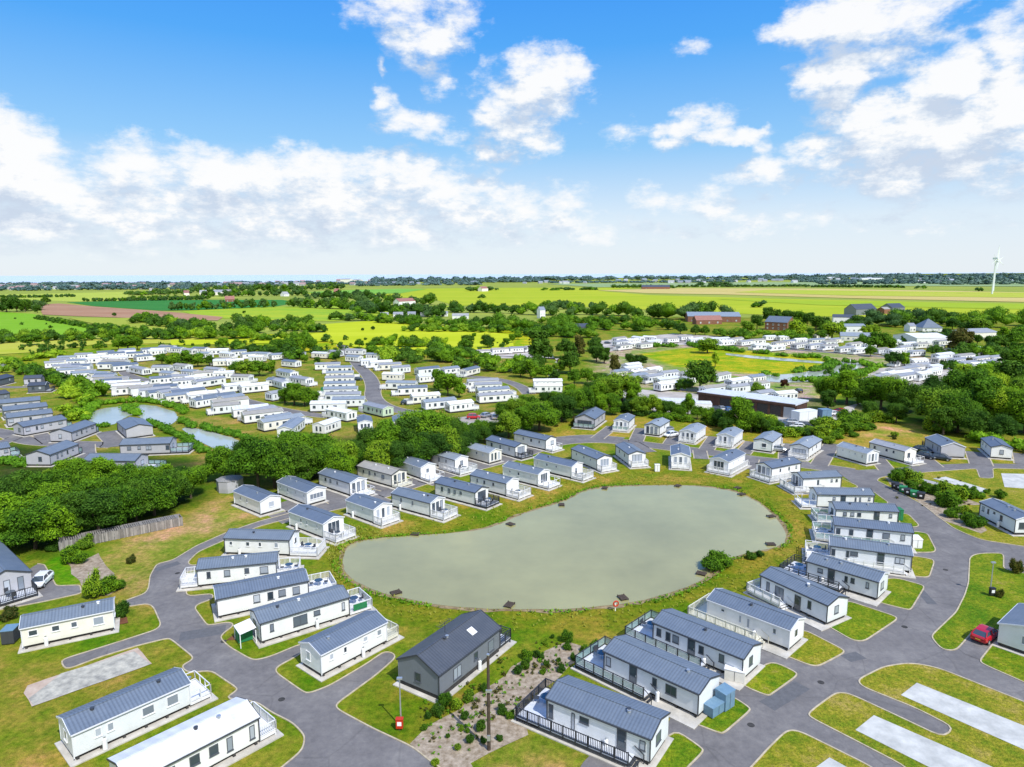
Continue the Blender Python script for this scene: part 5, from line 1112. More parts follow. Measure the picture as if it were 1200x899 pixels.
grove([(263,564,523),(276,558,529,{'leaf':'leaf_yellow','wf':.7}),(303,574,510,{'wf':1.05}),(322,572,512,{'wf':1.0}),(340,556,507),(354,556,510),(368,553,509),(358,566,525,D),(385,552,508),(401,556,516,B_),(378,562,522),(398,564,524),(420,548,516,D),(250,550,530),(270,548,527,D),(336,568,524,D),(412,552,520),(345,540,506,D),(290,556,515,D),(428,540,512,D)],
      "of the tree belt left of the lakeside rows", "trees of the belt left of the lakeside rows")
grove([(436,540,500,D),(450,545,496),(447,553,514,B_),(466,542,500),(480,540,492,D),(497,536,482),(512,533,480),(525,532,488,D),(538,528,494),(552,523,498,D),(562,515,492),(505,546,505,D),(522,542,500,B_),(488,548,510),(536,540,510,D),(470,552,516,D),(455,532,506),(545,534,505,D),(596,513,480,B_),(613,506,478),(632,505,470,{'leaf':'leaf','wf':1.2}),(580,512,492,D),(568,520,498,D),(618,490,462),(604,492,466,B_),(590,492,470),(645,494,468),(658,494,462,D),(671,490,455),(684,484,452),(700,480,450),(715,474,440,B_),(729,470,435,B_),(742,474,450),(752,486,462,{'leaf':'leaf_bright','wf':1.2}),(765,486,462,B_),(692,470,446,D),(668,476,452),(652,478,458),(640,476,458,D),(705,462,440),(775,484,468,D),(740,484,466,D),(718,486,462),(704,488,464)],
      "of the long wood crossing the middle", "trees of the wood across the middle")
grove([(785,489,470,D),(796,490,472),(806,489,463,{'kind':'tall','wf':1.1}),(817,492,475),(830,498,477),(843,500,479,D),(856,503,480),(868,506,467,{'leaf':'leaf','wf':1.05}),(880,507,482),(892,508,488,D),(902,506,490),(775,488,474,B_),(850,506,488,D),(912,506,492,D)],
      "of the belt in front of the brown building", "trees in front of the brown building")
grove([(631,425,389,{'kind':'tall','leaf':'leaf_dark','wf':1.3}),(638,425,398,{'kind':'tall','leaf':'leaf_dark','wf':1.4}),(663,420,396,{'leaf':'leaf_dark'}),(668,438,411,{'leaf':'leaf_dark','wf':1.1}),(679,418,394,{'kind':'tall','leaf':'leaf_brown'}),(697,412,394,D),(699,424,404,D),(708,426,408,D),(631,434,414,D),(610,442,424),(622,444,422),(640,444,426),(654,438,424,B_),(673,452,432),(688,450,432),(720,440,417,{'leaf':'leaf_brown','kind':'tall'}),(738,429,414,{'leaf':'leaf_dark','wf':1.1}),(750,429,415,{'leaf':'leaf_dark','wf':1.2}),(701,450,436,D),(650,450,434,D),(712,452,438),(740,446,436),(748,450,440,B_),(820,458,421,{'leaf':'leaf_dark','wf':1.0,'adj':'almost black'}),(829,414,396,{'leaf':'leaf_bright','wf':1.4}),(838,430,413,{'kind':'tall','leaf':'leaf_bright'}),(887,465,447,B_),(796,458,447,D),(803,458,449,D),(919,455,444,{'leaf':'leaf_red'})],
      "of those scattered round the second park", "scattered trees of the second park")
grove([(964,470,444),(978,472,440),(992,474,436,{'wf':1.1}),(1005,474,440,D),(1016,477,446),(1032,479,443),(1046,483,442,{'wf':1.1}),(1060,486,446,D),(1076,484,452,D),(1092,476,438,D),(1104,503,454,{'leaf':'leaf_bright','wf':1.25}),(1122,507,458,{'leaf':'leaf'}),(1088,495,466,D),(1138,490,430),(1118,462,432),(1150,470,428),(1163,478,436,B_),(1150,500,446,{'leaf':'leaf','wf':1.1}),(1168,502,452,B_),(1184,505,452,{'leaf':'leaf','wf':1.05}),(1200,508,456),(1215,510,458,D),(1168,460,424),(1186,462,425,D),(1132,452,426,B_),(1205,470,434),(1190,480,440,B_),(1140,512,478,D),(1172,516,484,D),(1105,510,478,D),(1225,490,440),(970,480,458,D),(1020,492,470,D),(1050,496,472,D),(1198,440,406),(1180,432,410,D),(1214,450,412),(1230,470,420,D)],
      "of the big wood on the right", "trees of the big wood on the right")
grove([(1028,413,388,{'wf':1.1}),(1038,413,390),(1048,430,412,D),(1060,430,414),(1020,418,404),(1042,428,414,D),(1121,412,386,{'leaf':'leaf_brown'}),(1132,409,389,{'leaf':'leaf_brown'}),(1110,398,384,D),(1170,411,392,D),(1160,408,393,D),(1148,393,373,{'leaf':'leaf_bright','wf':1.3}),(1132,392,376,D),(1015,394,381,B_),(1024,392,380,B_),(1175,400,384),(1188,408,388),(1200,404,384),(1135,430,420,{'leaf':'leaf_brown'}),(1205,425,400),(1190,418,400),(1145,404,392,D),(876,391,376,{'leaf':'leaf_bright','wf':1.3}),(933,396,374,{'leaf':'leaf_bright','wf':1.25}),(975,397,377,{'leaf':'leaf_bright','wf':1.2}),(797,392,378,D),(815,393,380,D),(826,393,381),(887,386,369,D),(899,378,361,D),(908,378,362,D),(922,380,363,D),(936,380,364),(946,384,366,D),(956,388,370,D),(966,386,371,D),(986,392,380),(949,398,385),(962,398,386),(1007,380,370,D),(1018,374,368,D),(1071,386,374,D),(1058,384,374,D),(1116,386,372,D),(1096,380,372,D)],
      "of those between the roofs in the right distance", "trees between the roofs in the right distance")
grove([(150,410,394,{'wf':1.6}),(139,410,396),(161,410,395),(37,405,391,{'wf':1.5}),(116,410,402),(88,408,401,D),(190,428,414,{'wf':1.2}),(204,430,413),(218,431,412,{'wf':1.2}),(232,430,413),(246,429,415,D),(276,439,423,{'wf':1.2}),(290,441,421,{'leaf':'leaf_bright','wf':1.2}),(304,441,422,{'wf':1.2}),(319,438,423),(334,473,455,{'wf':1.1}),(345,475,450),(357,476,452,{'wf':1.1}),(367,472,458),(514,458,434),(525,464,437),(538,466,444,{'wf':1.1}),(262,408,396),(278,409,397),(325,413,396),(337,415,395),(351,413,395),(366,413,397),(344,402,392),(357,425,415),(372,426,418,D),(394,424,414,D),(421,408,397),(435,412,400),(448,404,394),(463,400,391),(548,408,392,D),(571,408,391,{'leaf':'leaf_dark','wf':1.1}),(555,397,390),(545,412,396),(593,405,396),(607,398,388),(600,402,391),(404,398,393,D),(425,388,384,D),(437,387,382,D),(240,360,352,D),(8,366,350,D),(20,366,348,D),(30,366,351,D),(44,367,357,D),(54,357,348,D),(134,371,366,D),(286,368,364,D)],
      "of those dotted over the left and middle meadows", "trees dotted over the left and middle meadows")
# bushes and hedges
def bush(x, y, h_, label, leaf='leaf', wf=1., group=None, name='bush'):
    rs = random.Random(int(x*5+y*3)); p = g(x, y); lod = 'n' if p.y < 80 else 'f'; s_ = h_/8.5
    o = bpy.data.objects.new(name, rs.choice(PT['bush', 'f'])[0]); COL.objects.link(o); o.location = p; o.scale = (s_*wf, s_*wf, s_); o.rotation_euler = (0, 0, rs.uniform(0, 6))
    o.material_slots[0].link = 'OBJECT'; o.material_slots[0].material = M[leaf]; tag(o, label, 'bush', group); return o
bush(842,664,2.5,"rounded green bush on the lake's near right shore",wf=1.1); bush(835,667,2.4,"low green bush hanging over the wooden platform on the near right shore")
bush(880,655,1.2,"small green shrub right of the big lakeside bush",'leaf_dark'); bush(890,652,1.,"tiny shrub left of the lake's right tip",'leaf_dark')
bush(110,700,3.6,"tall fresh green bush above the cream caravan",'leaf_bright',.5); bush(128,694,2.,"ragged shrub in the gravel right of the tall fresh green bush"); bush(138,690,1.5,"lowest shrub of the gravel patch beside the mown field",'leaf')
bush(84,658,2.2,"scrubby shrub against the near end of the timber screen"); bush(100,642,2.,"bright shrub growing against the middle of the timber screen",'leaf_bright'); bush(94,660,1.6,"low shrub between the screen and the gravel patch"); bush(64,645,1.6,"dark shrub at the very end of the timber screen",'leaf_dark')
bush(11,725,1.5,"brownish shrub on the strip above the cream caravan",'leaf_brown'); bush(141,722,2.,"shrub in the bark bed at the cream caravan's right end",'leaf_dark',.8)
bush(154,660,1.3,"small sapling in the middle of the mown field",'leaf_brown',.7)
gb = [(T2,[(700,700,1.2),(740,690,1.9),(770,650,2.2),(815,660,2.),(865,630,1.8),(930,590,1.6),(685,750,1.),(850,705,1.3),(835,750,.9),(915,750,1.6),(870,800,1.3),(990,790,1.),(1000,680,1.6),(925,800,1.),(820,830,1.),(730,890,1.2),(1035,700,1.5),(780,780,.7),(860,760,.8)]),
      (T3,[(60,460,2.),(55,500,1.8),(100,450,1.5),(25,520,1.5),(135,400,1.2),(165,375,.8),(225,390,2.2),(225,420,1.6),(295,430,1.4),(335,405,1.3),(250,465,1.2),(200,510,1.5),(140,490,1.2),(120,460,1.1),(125,520,1.1),(190,470,.9)])]
k_ = 0
gp = [];  
for fn, lst in gb:
    for x, y, h_ in lst: gp.append((*fn([(x, y)])[0], h_))
gp.sort()
for i, (x, y, h_) in enumerate(gp): bush(x, y, h_*.6, "leafy sapling, %s in the pinkish gravel bed by the utility pole" % place_words(i, len(gp)), random.choice(['leaf','leaf_dark','leaf_bright','leaf_dark']), .75, "saplings in the gravel bed by the utility pole", 'sapling')
gp = sorted([(*M5([(x, y)])[0], h_) for x, y, h_ in [(450,425,2.4),(480,405,2.6),(545,430,3.),(540,470,2.),(640,490,2.2),(690,500,2.2),(750,510,3.),(760,570,3.2),(800,540,3.),(720,560,2.4),(830,500,2.),(870,520,2.2),(900,515,2.),(940,520,1.5),(775,630,2.),(850,610,1.7),(870,670,2.),(910,690,1.9),(940,680,1.5),(1060,520,1.6),(600,480,1.5),(980,490,1.)]])
for i, (x, y, h_) in enumerate(gp): bush(x, y, h_, "planted shrub, %s in the bed behind the wheeled bins" % place_words(i, len(gp)), random.choice(['leaf','leaf','leaf_bright']), .9, "shrubs in the bed behind the wheeled bins", 'shrub')
gp = sorted([(*M5([(x, y)])[0], h_) for x, y, h_ in [(20,160,3.),(60,130,3.5),(95,170,2.6),(130,140,3.),(170,90,4.),(210,120,3.),(240,80,3.5),(290,60,3.),(330,70,3.4),(390,75,2.6),(30,110,3.4),(440,160,1.3),(670,125,3.4),(720,135,2.2),(160,130,2.4),(0,100,3.),(260,120,2.),(60,200,1.8),(20,190,2.),(200,160,1.6),(300,115,1.8)]])
for i, (x, y, h_) in enumerate(gp): bush(x, y, h_, "wild bush, %s along the rough bank right of the brown building's yard" % place_words(i, len(gp)), random.choice(['leaf','leaf_bright','leaf_bright','leaf']), 1.2, "wild bushes on the rough bank")
gp = sorted([(*tl(720,460,4.996,[(x, y)])[0], h_) for x, y, h_ in [(880,190,3),(930,230,2.5),(975,250,2.6),(1020,255,2.4),(1060,250,2.2),(1100,250,2.),(1140,240,2.),(850,225,2.5),(860,205,3.),(60,110,2.),(160,135,2.),(250,150,2.),(330,160,2.2),(420,170,2.),(560,190,2.4),(640,190,2.),(800,220,2.2)]])
for i, (x, y, h_) in enumerate(gp): bush(x, y, h_, "hedge bush, %s behind the back-road homes" % place_words(i, len(gp)), random.choice(['leaf','leaf_dark','leaf_bright']), 1.6, "hedge bushes behind the back-road homes")
for x, y, h_, lb2 in [(673,499,2.6,"dark sapling on the dry grass left of the wide far lodge"),(652,500,1.6,"little sapling under the bright rounded tree"),(1048,515,1.3,"single sapling on the brown dry patch"),(1190,672,2.,"thin sapling on the grass right of the slim lamp post"),(1171,700,1.2,"low dark weed clump near the red car")]: bush(x, y, h_, lb2, 'leaf_brown', .6)

def strip_mesh(name, pts, h_, w_, per, s_, lm, label, kind=None, cat='hedge', lump=1.0):
    r_ = np.random.default_rng(abs(len(pts)*7+int(pts[0][0]*3))); Pp = px(pts); Vq = []; cvs = []; cfs = []; o_ = 0; mq = []; mt = []
    for a, b in zip(Pp[:-1], Pp[1:]):
        L_ = (b-a).length; nl = max(1, int(L_/(w_*.36)))
        for i in range(nl):
            t = (i+r_.uniform(0, 1))/nl; c0 = np.array(a.lerp(b, t)); sc = r_.uniform(.6, 1.2) if w_ > 5 else r_.uniform(.75, 1.2)
            c0 = c0+np.array([r_.normal()*w_*.24, r_.normal()*w_*.24, 0]); mi = int(r_.choice(3, p=(.55, .27, .18)))
            nsub = 4 if w_ > 5 else 1
            for j in range(nsub):
                if nsub > 1:
                    fz = (.34, .5, .62, .78)[j]; q0 = (1.05-fz)*w_*.34*sc
                    c_ = c0+np.array([r_.normal()*q0, r_.normal()*q0, h_*sc*fz*.92]); rr_ = r_.uniform(.20, .34)*w_*sc*(1.15-.35*fz); rad = np.array([rr_, rr_, min(h_*.34*sc, rr_*1.1)])
                else:
                    rad = np.array([w_*.5*sc*r_.uniform(.8, 1.2), w_*.5*sc, h_*.62*sc*lump*r_.uniform(.85, 1.15)]); c_ = c0+np.array([0, 0, h_*.38*sc])
                pn = int(min(per, max(18, 4.5*rad[0]*rad[2]/(s_*s_)))); d = unit(pn, r_); d[:, 2] = np.abs(d[:, 2])*1.1-.25
                p = c_+d*rad*(r_.uniform(.8, 1.12, (pn, 1))+(r_.random((pn, 1)) < .15)*.2); p[:, 2] = np.maximum(p[:, 2], .05); Vq.append(quads(p, d, s_, r_)); mq += [mi]*pn
                cvs.append(IV1*rad*.8+c_); cfs.append(IF1+o_); o_ += len(IV1); mt += [mi]*len(IF1)
    V_ = np.concatenate(Vq); nq = len(V_)//4; cv = np.concatenate(cvs); cf = np.concatenate(cfs); cv[:, 2] = np.maximum(cv[:, 2], .02); nt = len(cf)
    me = bpy.data.meshes.new(name); me.vertices.add(len(V_)+len(cv)); me.vertices.foreach_set('co', np.concatenate([V_, cv]).astype(np.float32).ravel())
    me.loops.add(nq*4+nt*3); me.loops.foreach_set('vertex_index', np.concatenate([np.arange(nq*4), (cf+len(V_)).ravel()]).astype(np.int32))
    me.polygons.add(nq+nt); me.polygons.foreach_set('loop_start', np.concatenate([np.arange(nq)*4, nq*4+np.arange(nt)*3]).astype(np.int32))
    for x_ in (lm, {'leaf':'leaf_dark','leaf_dark':'leaf','leaf_far':'leaf_dark','leaf_bright':'leaf'}.get(lm, lm), {'leaf':'leaf_bright','leaf_dark':'leaf_far','leaf_far':'leaf'}.get(lm, lm)): me.materials.append(M[x_])
    me.polygons.foreach_set('material_index', np.array(mq+mt, dtype=np.int32))
    me.update(calc_edges=True); o = bpy.data.objects.new(name, me); COL.objects.link(o)
    if kind: tag(o, label, None, None, kind)
    else: tag(o, label, cat)
    return o
IV1, IF1 = ico(1)
def reeds(pts, h_=2.0, w_=2.6, lab="tall green reeds on the pond bank"): strip_mesh('reed_bed', pts, h_*.8, w_*.6, 60, .26, 'reed', lab, 'stuff')
reeds([(100,493),(100,486),(108,478),(120,474),(145,472),(162,470)], 2.2, 4); reeds([(164,471),(185,473),(210,479),(216,486)], 2.2, 4); reeds([(148,477),(156,483),(161,488)], 2.4, 6)
reeds([(176,497),(192,504),(210,513),(228,524),(240,531)], 2, 3.5); reeds([(212,494),(226,500),(244,504),(266,509),(288,515),(296,521)], 2., 4.); reeds([(112,500),(125,501)], 1.5, 3)
reeds([(108,478),(98,490)], 2.4, 5); reeds([(250,530),(262,530)],2,4)
strip_mesh('hedge', [(74,452),(92,458),(108,462),(122,468)], 5, 6, 110, .45, 'leaf', 'long dark green hedge running down towards the reedy pond')
strip_mesh('hedge', [(20,434),(40,440),(60,447),(76,453)], 4.5, 6, 110, .45, 'leaf', 'upper stretch of hedge left of the far caravan rows')
strip_mesh('hedge', [(84,466),(100,470),(108,476)], 4, 7, 110, .45, 'leaf_bright', 'rounded bright green scrub at the left end of the reedy pond')
strip_mesh('hedge', [(84,486),(90,492),(96,492)], 3.4, 6, 110, .4, 'leaf_bright', 'low bright green scrub beside the stacked lodges')
strip_mesh('hedge', [(-20,430),(20,424),(60,418),(70,415)], 3, 10, 90, .5, 'leaf_bright', 'rough green bank left of the far caravan loop')
strip_mesh('hedge', [(-10,540),(30,546),(60,544)], 1.6, 4, 60, .3, 'reed', 'low rough growth in front of the wood')
for pts, lab in [([(730,408),(760,406),(790,407)],"tall grass strip behind the yellow meadow, left part"),([(806,405),(830,409),(860,411)],"tall grass strip behind the yellow meadow, middle part")]: strip_mesh('reed_bed', pts, 2.5, 5, 50, .6, 'reed', lab, 'stuff')
for i, (x0, x1, y, yy) in enumerate([(883,897,414,415),(909,921,417,418),(931,944,418,420),(968,976,422,424),(853,873,412,413),(952,960,419,420),(1010,1028,426,432),(985,1000,424,426),(1020,1008,434,440),(1005,995,440,443),(933,962,437,435),(965,981,434,426),(900,910,440,441),(952,968,448,446),(930,943,447,447),(975,980,444,442),(990,1000,432,432)]):
    strip_mesh('reed_bed', [(x0, y), ((x0+x1)/2, (y+yy)/2-.2), (x1, yy)], 2.2, 4, 50, .55, 'reed', 'clumps of reeds along the second park ditch', 'stuff')
strip_mesh('hedge', [(1105,433),(1122,433)], 4, 4, 100, .5, 'leaf_dark', 'clipped dark green block hedge among the right-hand caravans')
strip_mesh('hedge', [(800,452),(812,455)], 3, 4, 100, .5, 'leaf_dark', 'short dark hedge under the tall almost black tree')
strip_mesh('hedge', [(1130,516),(1160,521),(1200,527),(1240,532)], 3, 8, 110, .4, 'leaf', 'low scrub edging the foot of the big right-hand wood')
# belts of trees further off
belts = [((-60,400),(60,399),(150,398),(245,397),11,13,'leaf'),((-60,410),(-10,404),(20,400),9,12,'leaf_dark'),((160,377),(200,383),(245,388),13,16,'leaf'),((45,374),(80,380),(115,386),6,8,'leaf_dark'),((110,387),(150,392),(200,393),9,12,'leaf'),
 ((200,390),(240,392),(300,391),14,18,'leaf_dark'),((200,397),(240,396),(290,397),12,14,'leaf'),((275,384),(320,384),(370,381),16,18,'leaf_dark'),((310,388),(350,388),(378,390),11,14,'leaf'),((292,398),(340,400),(378,401),10,12,'leaf'),((385,375),(415,376),(445,376),12,16,'leaf_dark'),
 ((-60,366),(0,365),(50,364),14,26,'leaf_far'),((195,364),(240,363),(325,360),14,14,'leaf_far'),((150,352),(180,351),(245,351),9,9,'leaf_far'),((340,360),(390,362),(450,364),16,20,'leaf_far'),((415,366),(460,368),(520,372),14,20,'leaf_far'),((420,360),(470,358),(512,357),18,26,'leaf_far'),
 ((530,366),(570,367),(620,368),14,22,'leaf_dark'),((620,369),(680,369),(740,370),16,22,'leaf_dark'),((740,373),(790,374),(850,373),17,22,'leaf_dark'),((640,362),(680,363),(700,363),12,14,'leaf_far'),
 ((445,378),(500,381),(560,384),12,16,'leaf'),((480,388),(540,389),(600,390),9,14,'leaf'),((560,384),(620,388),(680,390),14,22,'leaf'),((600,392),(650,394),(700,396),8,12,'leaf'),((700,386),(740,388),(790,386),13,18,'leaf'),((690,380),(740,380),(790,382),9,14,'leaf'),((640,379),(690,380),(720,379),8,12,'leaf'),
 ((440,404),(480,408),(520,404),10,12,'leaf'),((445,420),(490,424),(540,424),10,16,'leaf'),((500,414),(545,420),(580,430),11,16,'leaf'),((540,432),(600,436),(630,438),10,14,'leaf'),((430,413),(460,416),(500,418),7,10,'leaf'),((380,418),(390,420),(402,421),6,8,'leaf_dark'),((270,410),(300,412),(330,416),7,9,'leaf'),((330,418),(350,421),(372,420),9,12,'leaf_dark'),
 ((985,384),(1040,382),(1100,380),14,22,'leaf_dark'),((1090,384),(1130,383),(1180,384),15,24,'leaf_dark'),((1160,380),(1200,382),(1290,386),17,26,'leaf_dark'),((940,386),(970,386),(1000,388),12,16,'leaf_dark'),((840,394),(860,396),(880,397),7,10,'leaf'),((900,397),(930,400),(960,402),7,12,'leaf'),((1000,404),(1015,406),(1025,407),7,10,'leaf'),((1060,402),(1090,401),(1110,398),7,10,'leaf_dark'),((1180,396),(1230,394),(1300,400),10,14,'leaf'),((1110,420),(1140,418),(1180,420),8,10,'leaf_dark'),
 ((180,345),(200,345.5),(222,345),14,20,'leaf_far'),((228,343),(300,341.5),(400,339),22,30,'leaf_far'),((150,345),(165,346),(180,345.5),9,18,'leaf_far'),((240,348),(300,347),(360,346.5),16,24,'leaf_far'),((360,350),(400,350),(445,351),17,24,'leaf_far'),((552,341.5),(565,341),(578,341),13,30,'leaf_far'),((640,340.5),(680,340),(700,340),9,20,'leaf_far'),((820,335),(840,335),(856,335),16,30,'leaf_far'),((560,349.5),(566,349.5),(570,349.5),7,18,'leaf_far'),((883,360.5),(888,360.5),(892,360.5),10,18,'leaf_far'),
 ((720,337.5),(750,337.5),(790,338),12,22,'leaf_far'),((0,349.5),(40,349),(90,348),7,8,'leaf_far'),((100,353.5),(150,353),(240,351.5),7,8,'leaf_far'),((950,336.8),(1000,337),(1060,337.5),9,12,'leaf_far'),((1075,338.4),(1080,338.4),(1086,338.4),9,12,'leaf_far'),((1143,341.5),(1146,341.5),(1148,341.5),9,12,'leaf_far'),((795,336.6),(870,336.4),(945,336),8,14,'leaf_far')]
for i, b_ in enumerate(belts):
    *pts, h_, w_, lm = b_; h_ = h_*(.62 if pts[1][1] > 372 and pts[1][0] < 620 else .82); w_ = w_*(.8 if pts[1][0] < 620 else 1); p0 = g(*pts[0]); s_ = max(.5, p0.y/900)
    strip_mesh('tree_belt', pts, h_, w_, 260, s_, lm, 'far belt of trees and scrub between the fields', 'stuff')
# hazy woods of the horizon: several thin rows
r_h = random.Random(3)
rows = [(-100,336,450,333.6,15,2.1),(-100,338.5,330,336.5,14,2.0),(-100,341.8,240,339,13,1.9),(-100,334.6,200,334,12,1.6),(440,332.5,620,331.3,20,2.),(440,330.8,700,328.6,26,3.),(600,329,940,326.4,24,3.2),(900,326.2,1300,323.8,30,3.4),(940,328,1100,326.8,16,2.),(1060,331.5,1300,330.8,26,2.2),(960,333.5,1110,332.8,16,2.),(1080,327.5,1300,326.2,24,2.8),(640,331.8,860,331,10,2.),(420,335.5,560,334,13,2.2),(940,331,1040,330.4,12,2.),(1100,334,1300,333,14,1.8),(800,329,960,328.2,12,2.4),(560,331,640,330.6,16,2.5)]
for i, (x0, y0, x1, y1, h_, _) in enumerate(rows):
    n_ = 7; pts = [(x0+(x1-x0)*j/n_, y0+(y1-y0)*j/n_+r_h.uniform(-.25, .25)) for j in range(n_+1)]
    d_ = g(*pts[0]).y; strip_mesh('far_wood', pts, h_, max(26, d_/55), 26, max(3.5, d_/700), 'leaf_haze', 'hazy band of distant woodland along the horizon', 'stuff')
# dots of scrub in the yellow meadows
def dots(name, lab, regs, h0, h1, lm, n):
    r_ = np.random.default_rng(11); Vq = []
    for (x0, y0, x1, y1, cnt) in regs:
        for _ in range(cnt):
            p = g(r_.uniform(x0, x1), r_.uniform(y0, y1)); h_ = r_.uniform(h0, h1); c_ = np.array([p.x, p.y, h_*.45]); d = unit(n, r_)
            Vq.append(quads(c_+d*np.array([h_*.55, h_*.55, h_*.5])*r_.uniform(.3, 1, (n, 1)), d, h_*.22, r_))
    V_ = np.concatenate(Vq); me = np_mesh(name, V_, np.arange(len(V_)).reshape(-1, 4), M[lm]); o = bpy.data.objects.new(name, me); COL.objects.link(o); tag(o, lab, None, None, 'stuff')
dots('meadow_scrub', 'small dark scrub bushes scattered over the far meadows', [(20,402,130,412,40),(30,412,70,416,14),(180,402,300,408,22),(350,398,470,410,22),(60,396,130,402,26),(470,400,600,412,22),(300,404,420,412,20),(960,436,1010,440,6),(0,374,100,396,10)], 1.2, 3.6, 'leaf_dark', 40)
def tufts(name, lab, polys, cnt, s0, s1, lm):
    r_ = np.random.default_rng(23); out = []
    for poly, n in polys:
        pg = [tuple(p)[:2] for p in px(poly)]; a = np.array(pg); lo, hi = a.min(0), a.max(0); Q = r_.uniform(lo, hi, (n*3, 2)); Q = Q[sdist(Q, pg) < 0][:n]
        if lk_np is not None: Q = Q[sdist(Q, lk_np) > .1]
        out.append(Q)
    Q = np.concatenate(out); n = len(Q); s_ = r_.uniform(s0, s1, n)
    base = np.repeat(np.concatenate([Q, np.zeros((n, 1))+.02], 1), 4, 0); a_ = r_.uniform(0, 6.28, n*4); w_ = np.repeat(s_, 4)
    dx = np.stack([np.cos(a_), np.sin(a_), np.zeros(n*4)], 1); tip = base+dx*(w_*.5)[:, None]+np.array([0,0,1])*(w_*r_.uniform(.6, 1.1, n*4))[:, None]
    sd_ = np.stack([-np.sin(a_), np.cos(a_), np.zeros(n*4)], 1)*(w_*.22)[:, None]
    V_ = np.stack([base-sd_, base+sd_, tip], 1).reshape(-1, 3); me = np_mesh(name, V_, np.arange(len(V_)).reshape(-1, 3), M[lm]); o = bpy.data.objects.new(name, me); COL.objects.link(o); tag(o, lab, None, None, 'stuff')
lk_np = [(p.x, p.y) for p in lk]
RIM = [(395,690),(380,640),(410,615),(480,606),(560,600),(690,552),(860,555),(945,600),(950,650),(860,700),(720,735),(600,740),(480,728)]
tufts('rough_grass', 'rough yellow-green grass on the lake bank', [(RIM, 5200),([(380,640),(410,615),(450,625),(405,660),(395,690)], 1200)], 0, .15, .42, 'tuft')
mg = [p for p in lk]; r_ = np.random.default_rng(5); Vq = []
for i in range(len(mg)):
    a, b = mg[i], mg[(i+1) % len(mg)]; n = int((b-a).length*7)
    for _ in range(n):
        if math.sin(i*.21)+math.sin(i*.57+1)+r_.uniform(-1, 1) < -.1: continue
        p = a.lerp(b, r_.uniform()); o_ = (p-g(665,640)).normalized(); p = p+o_*r_.uniform(.5, 1.5); d = unit(3, r_); d[:, 2] = abs(d[:, 2]); Vq.append(quads(np.array(p)+np.array([0,0,.15])+d*.18, d, .17, r_))
V_ = np.concatenate(Vq); me = np_mesh('bank_vegetation', V_, np.arange(len(V_)).reshape(-1, 4), M['reed']); o = bpy.data.objects.new('bank_vegetation', me); COL.objects.link(o); tag(o, 'low green plants fringing the lake', None, None, 'stuff')

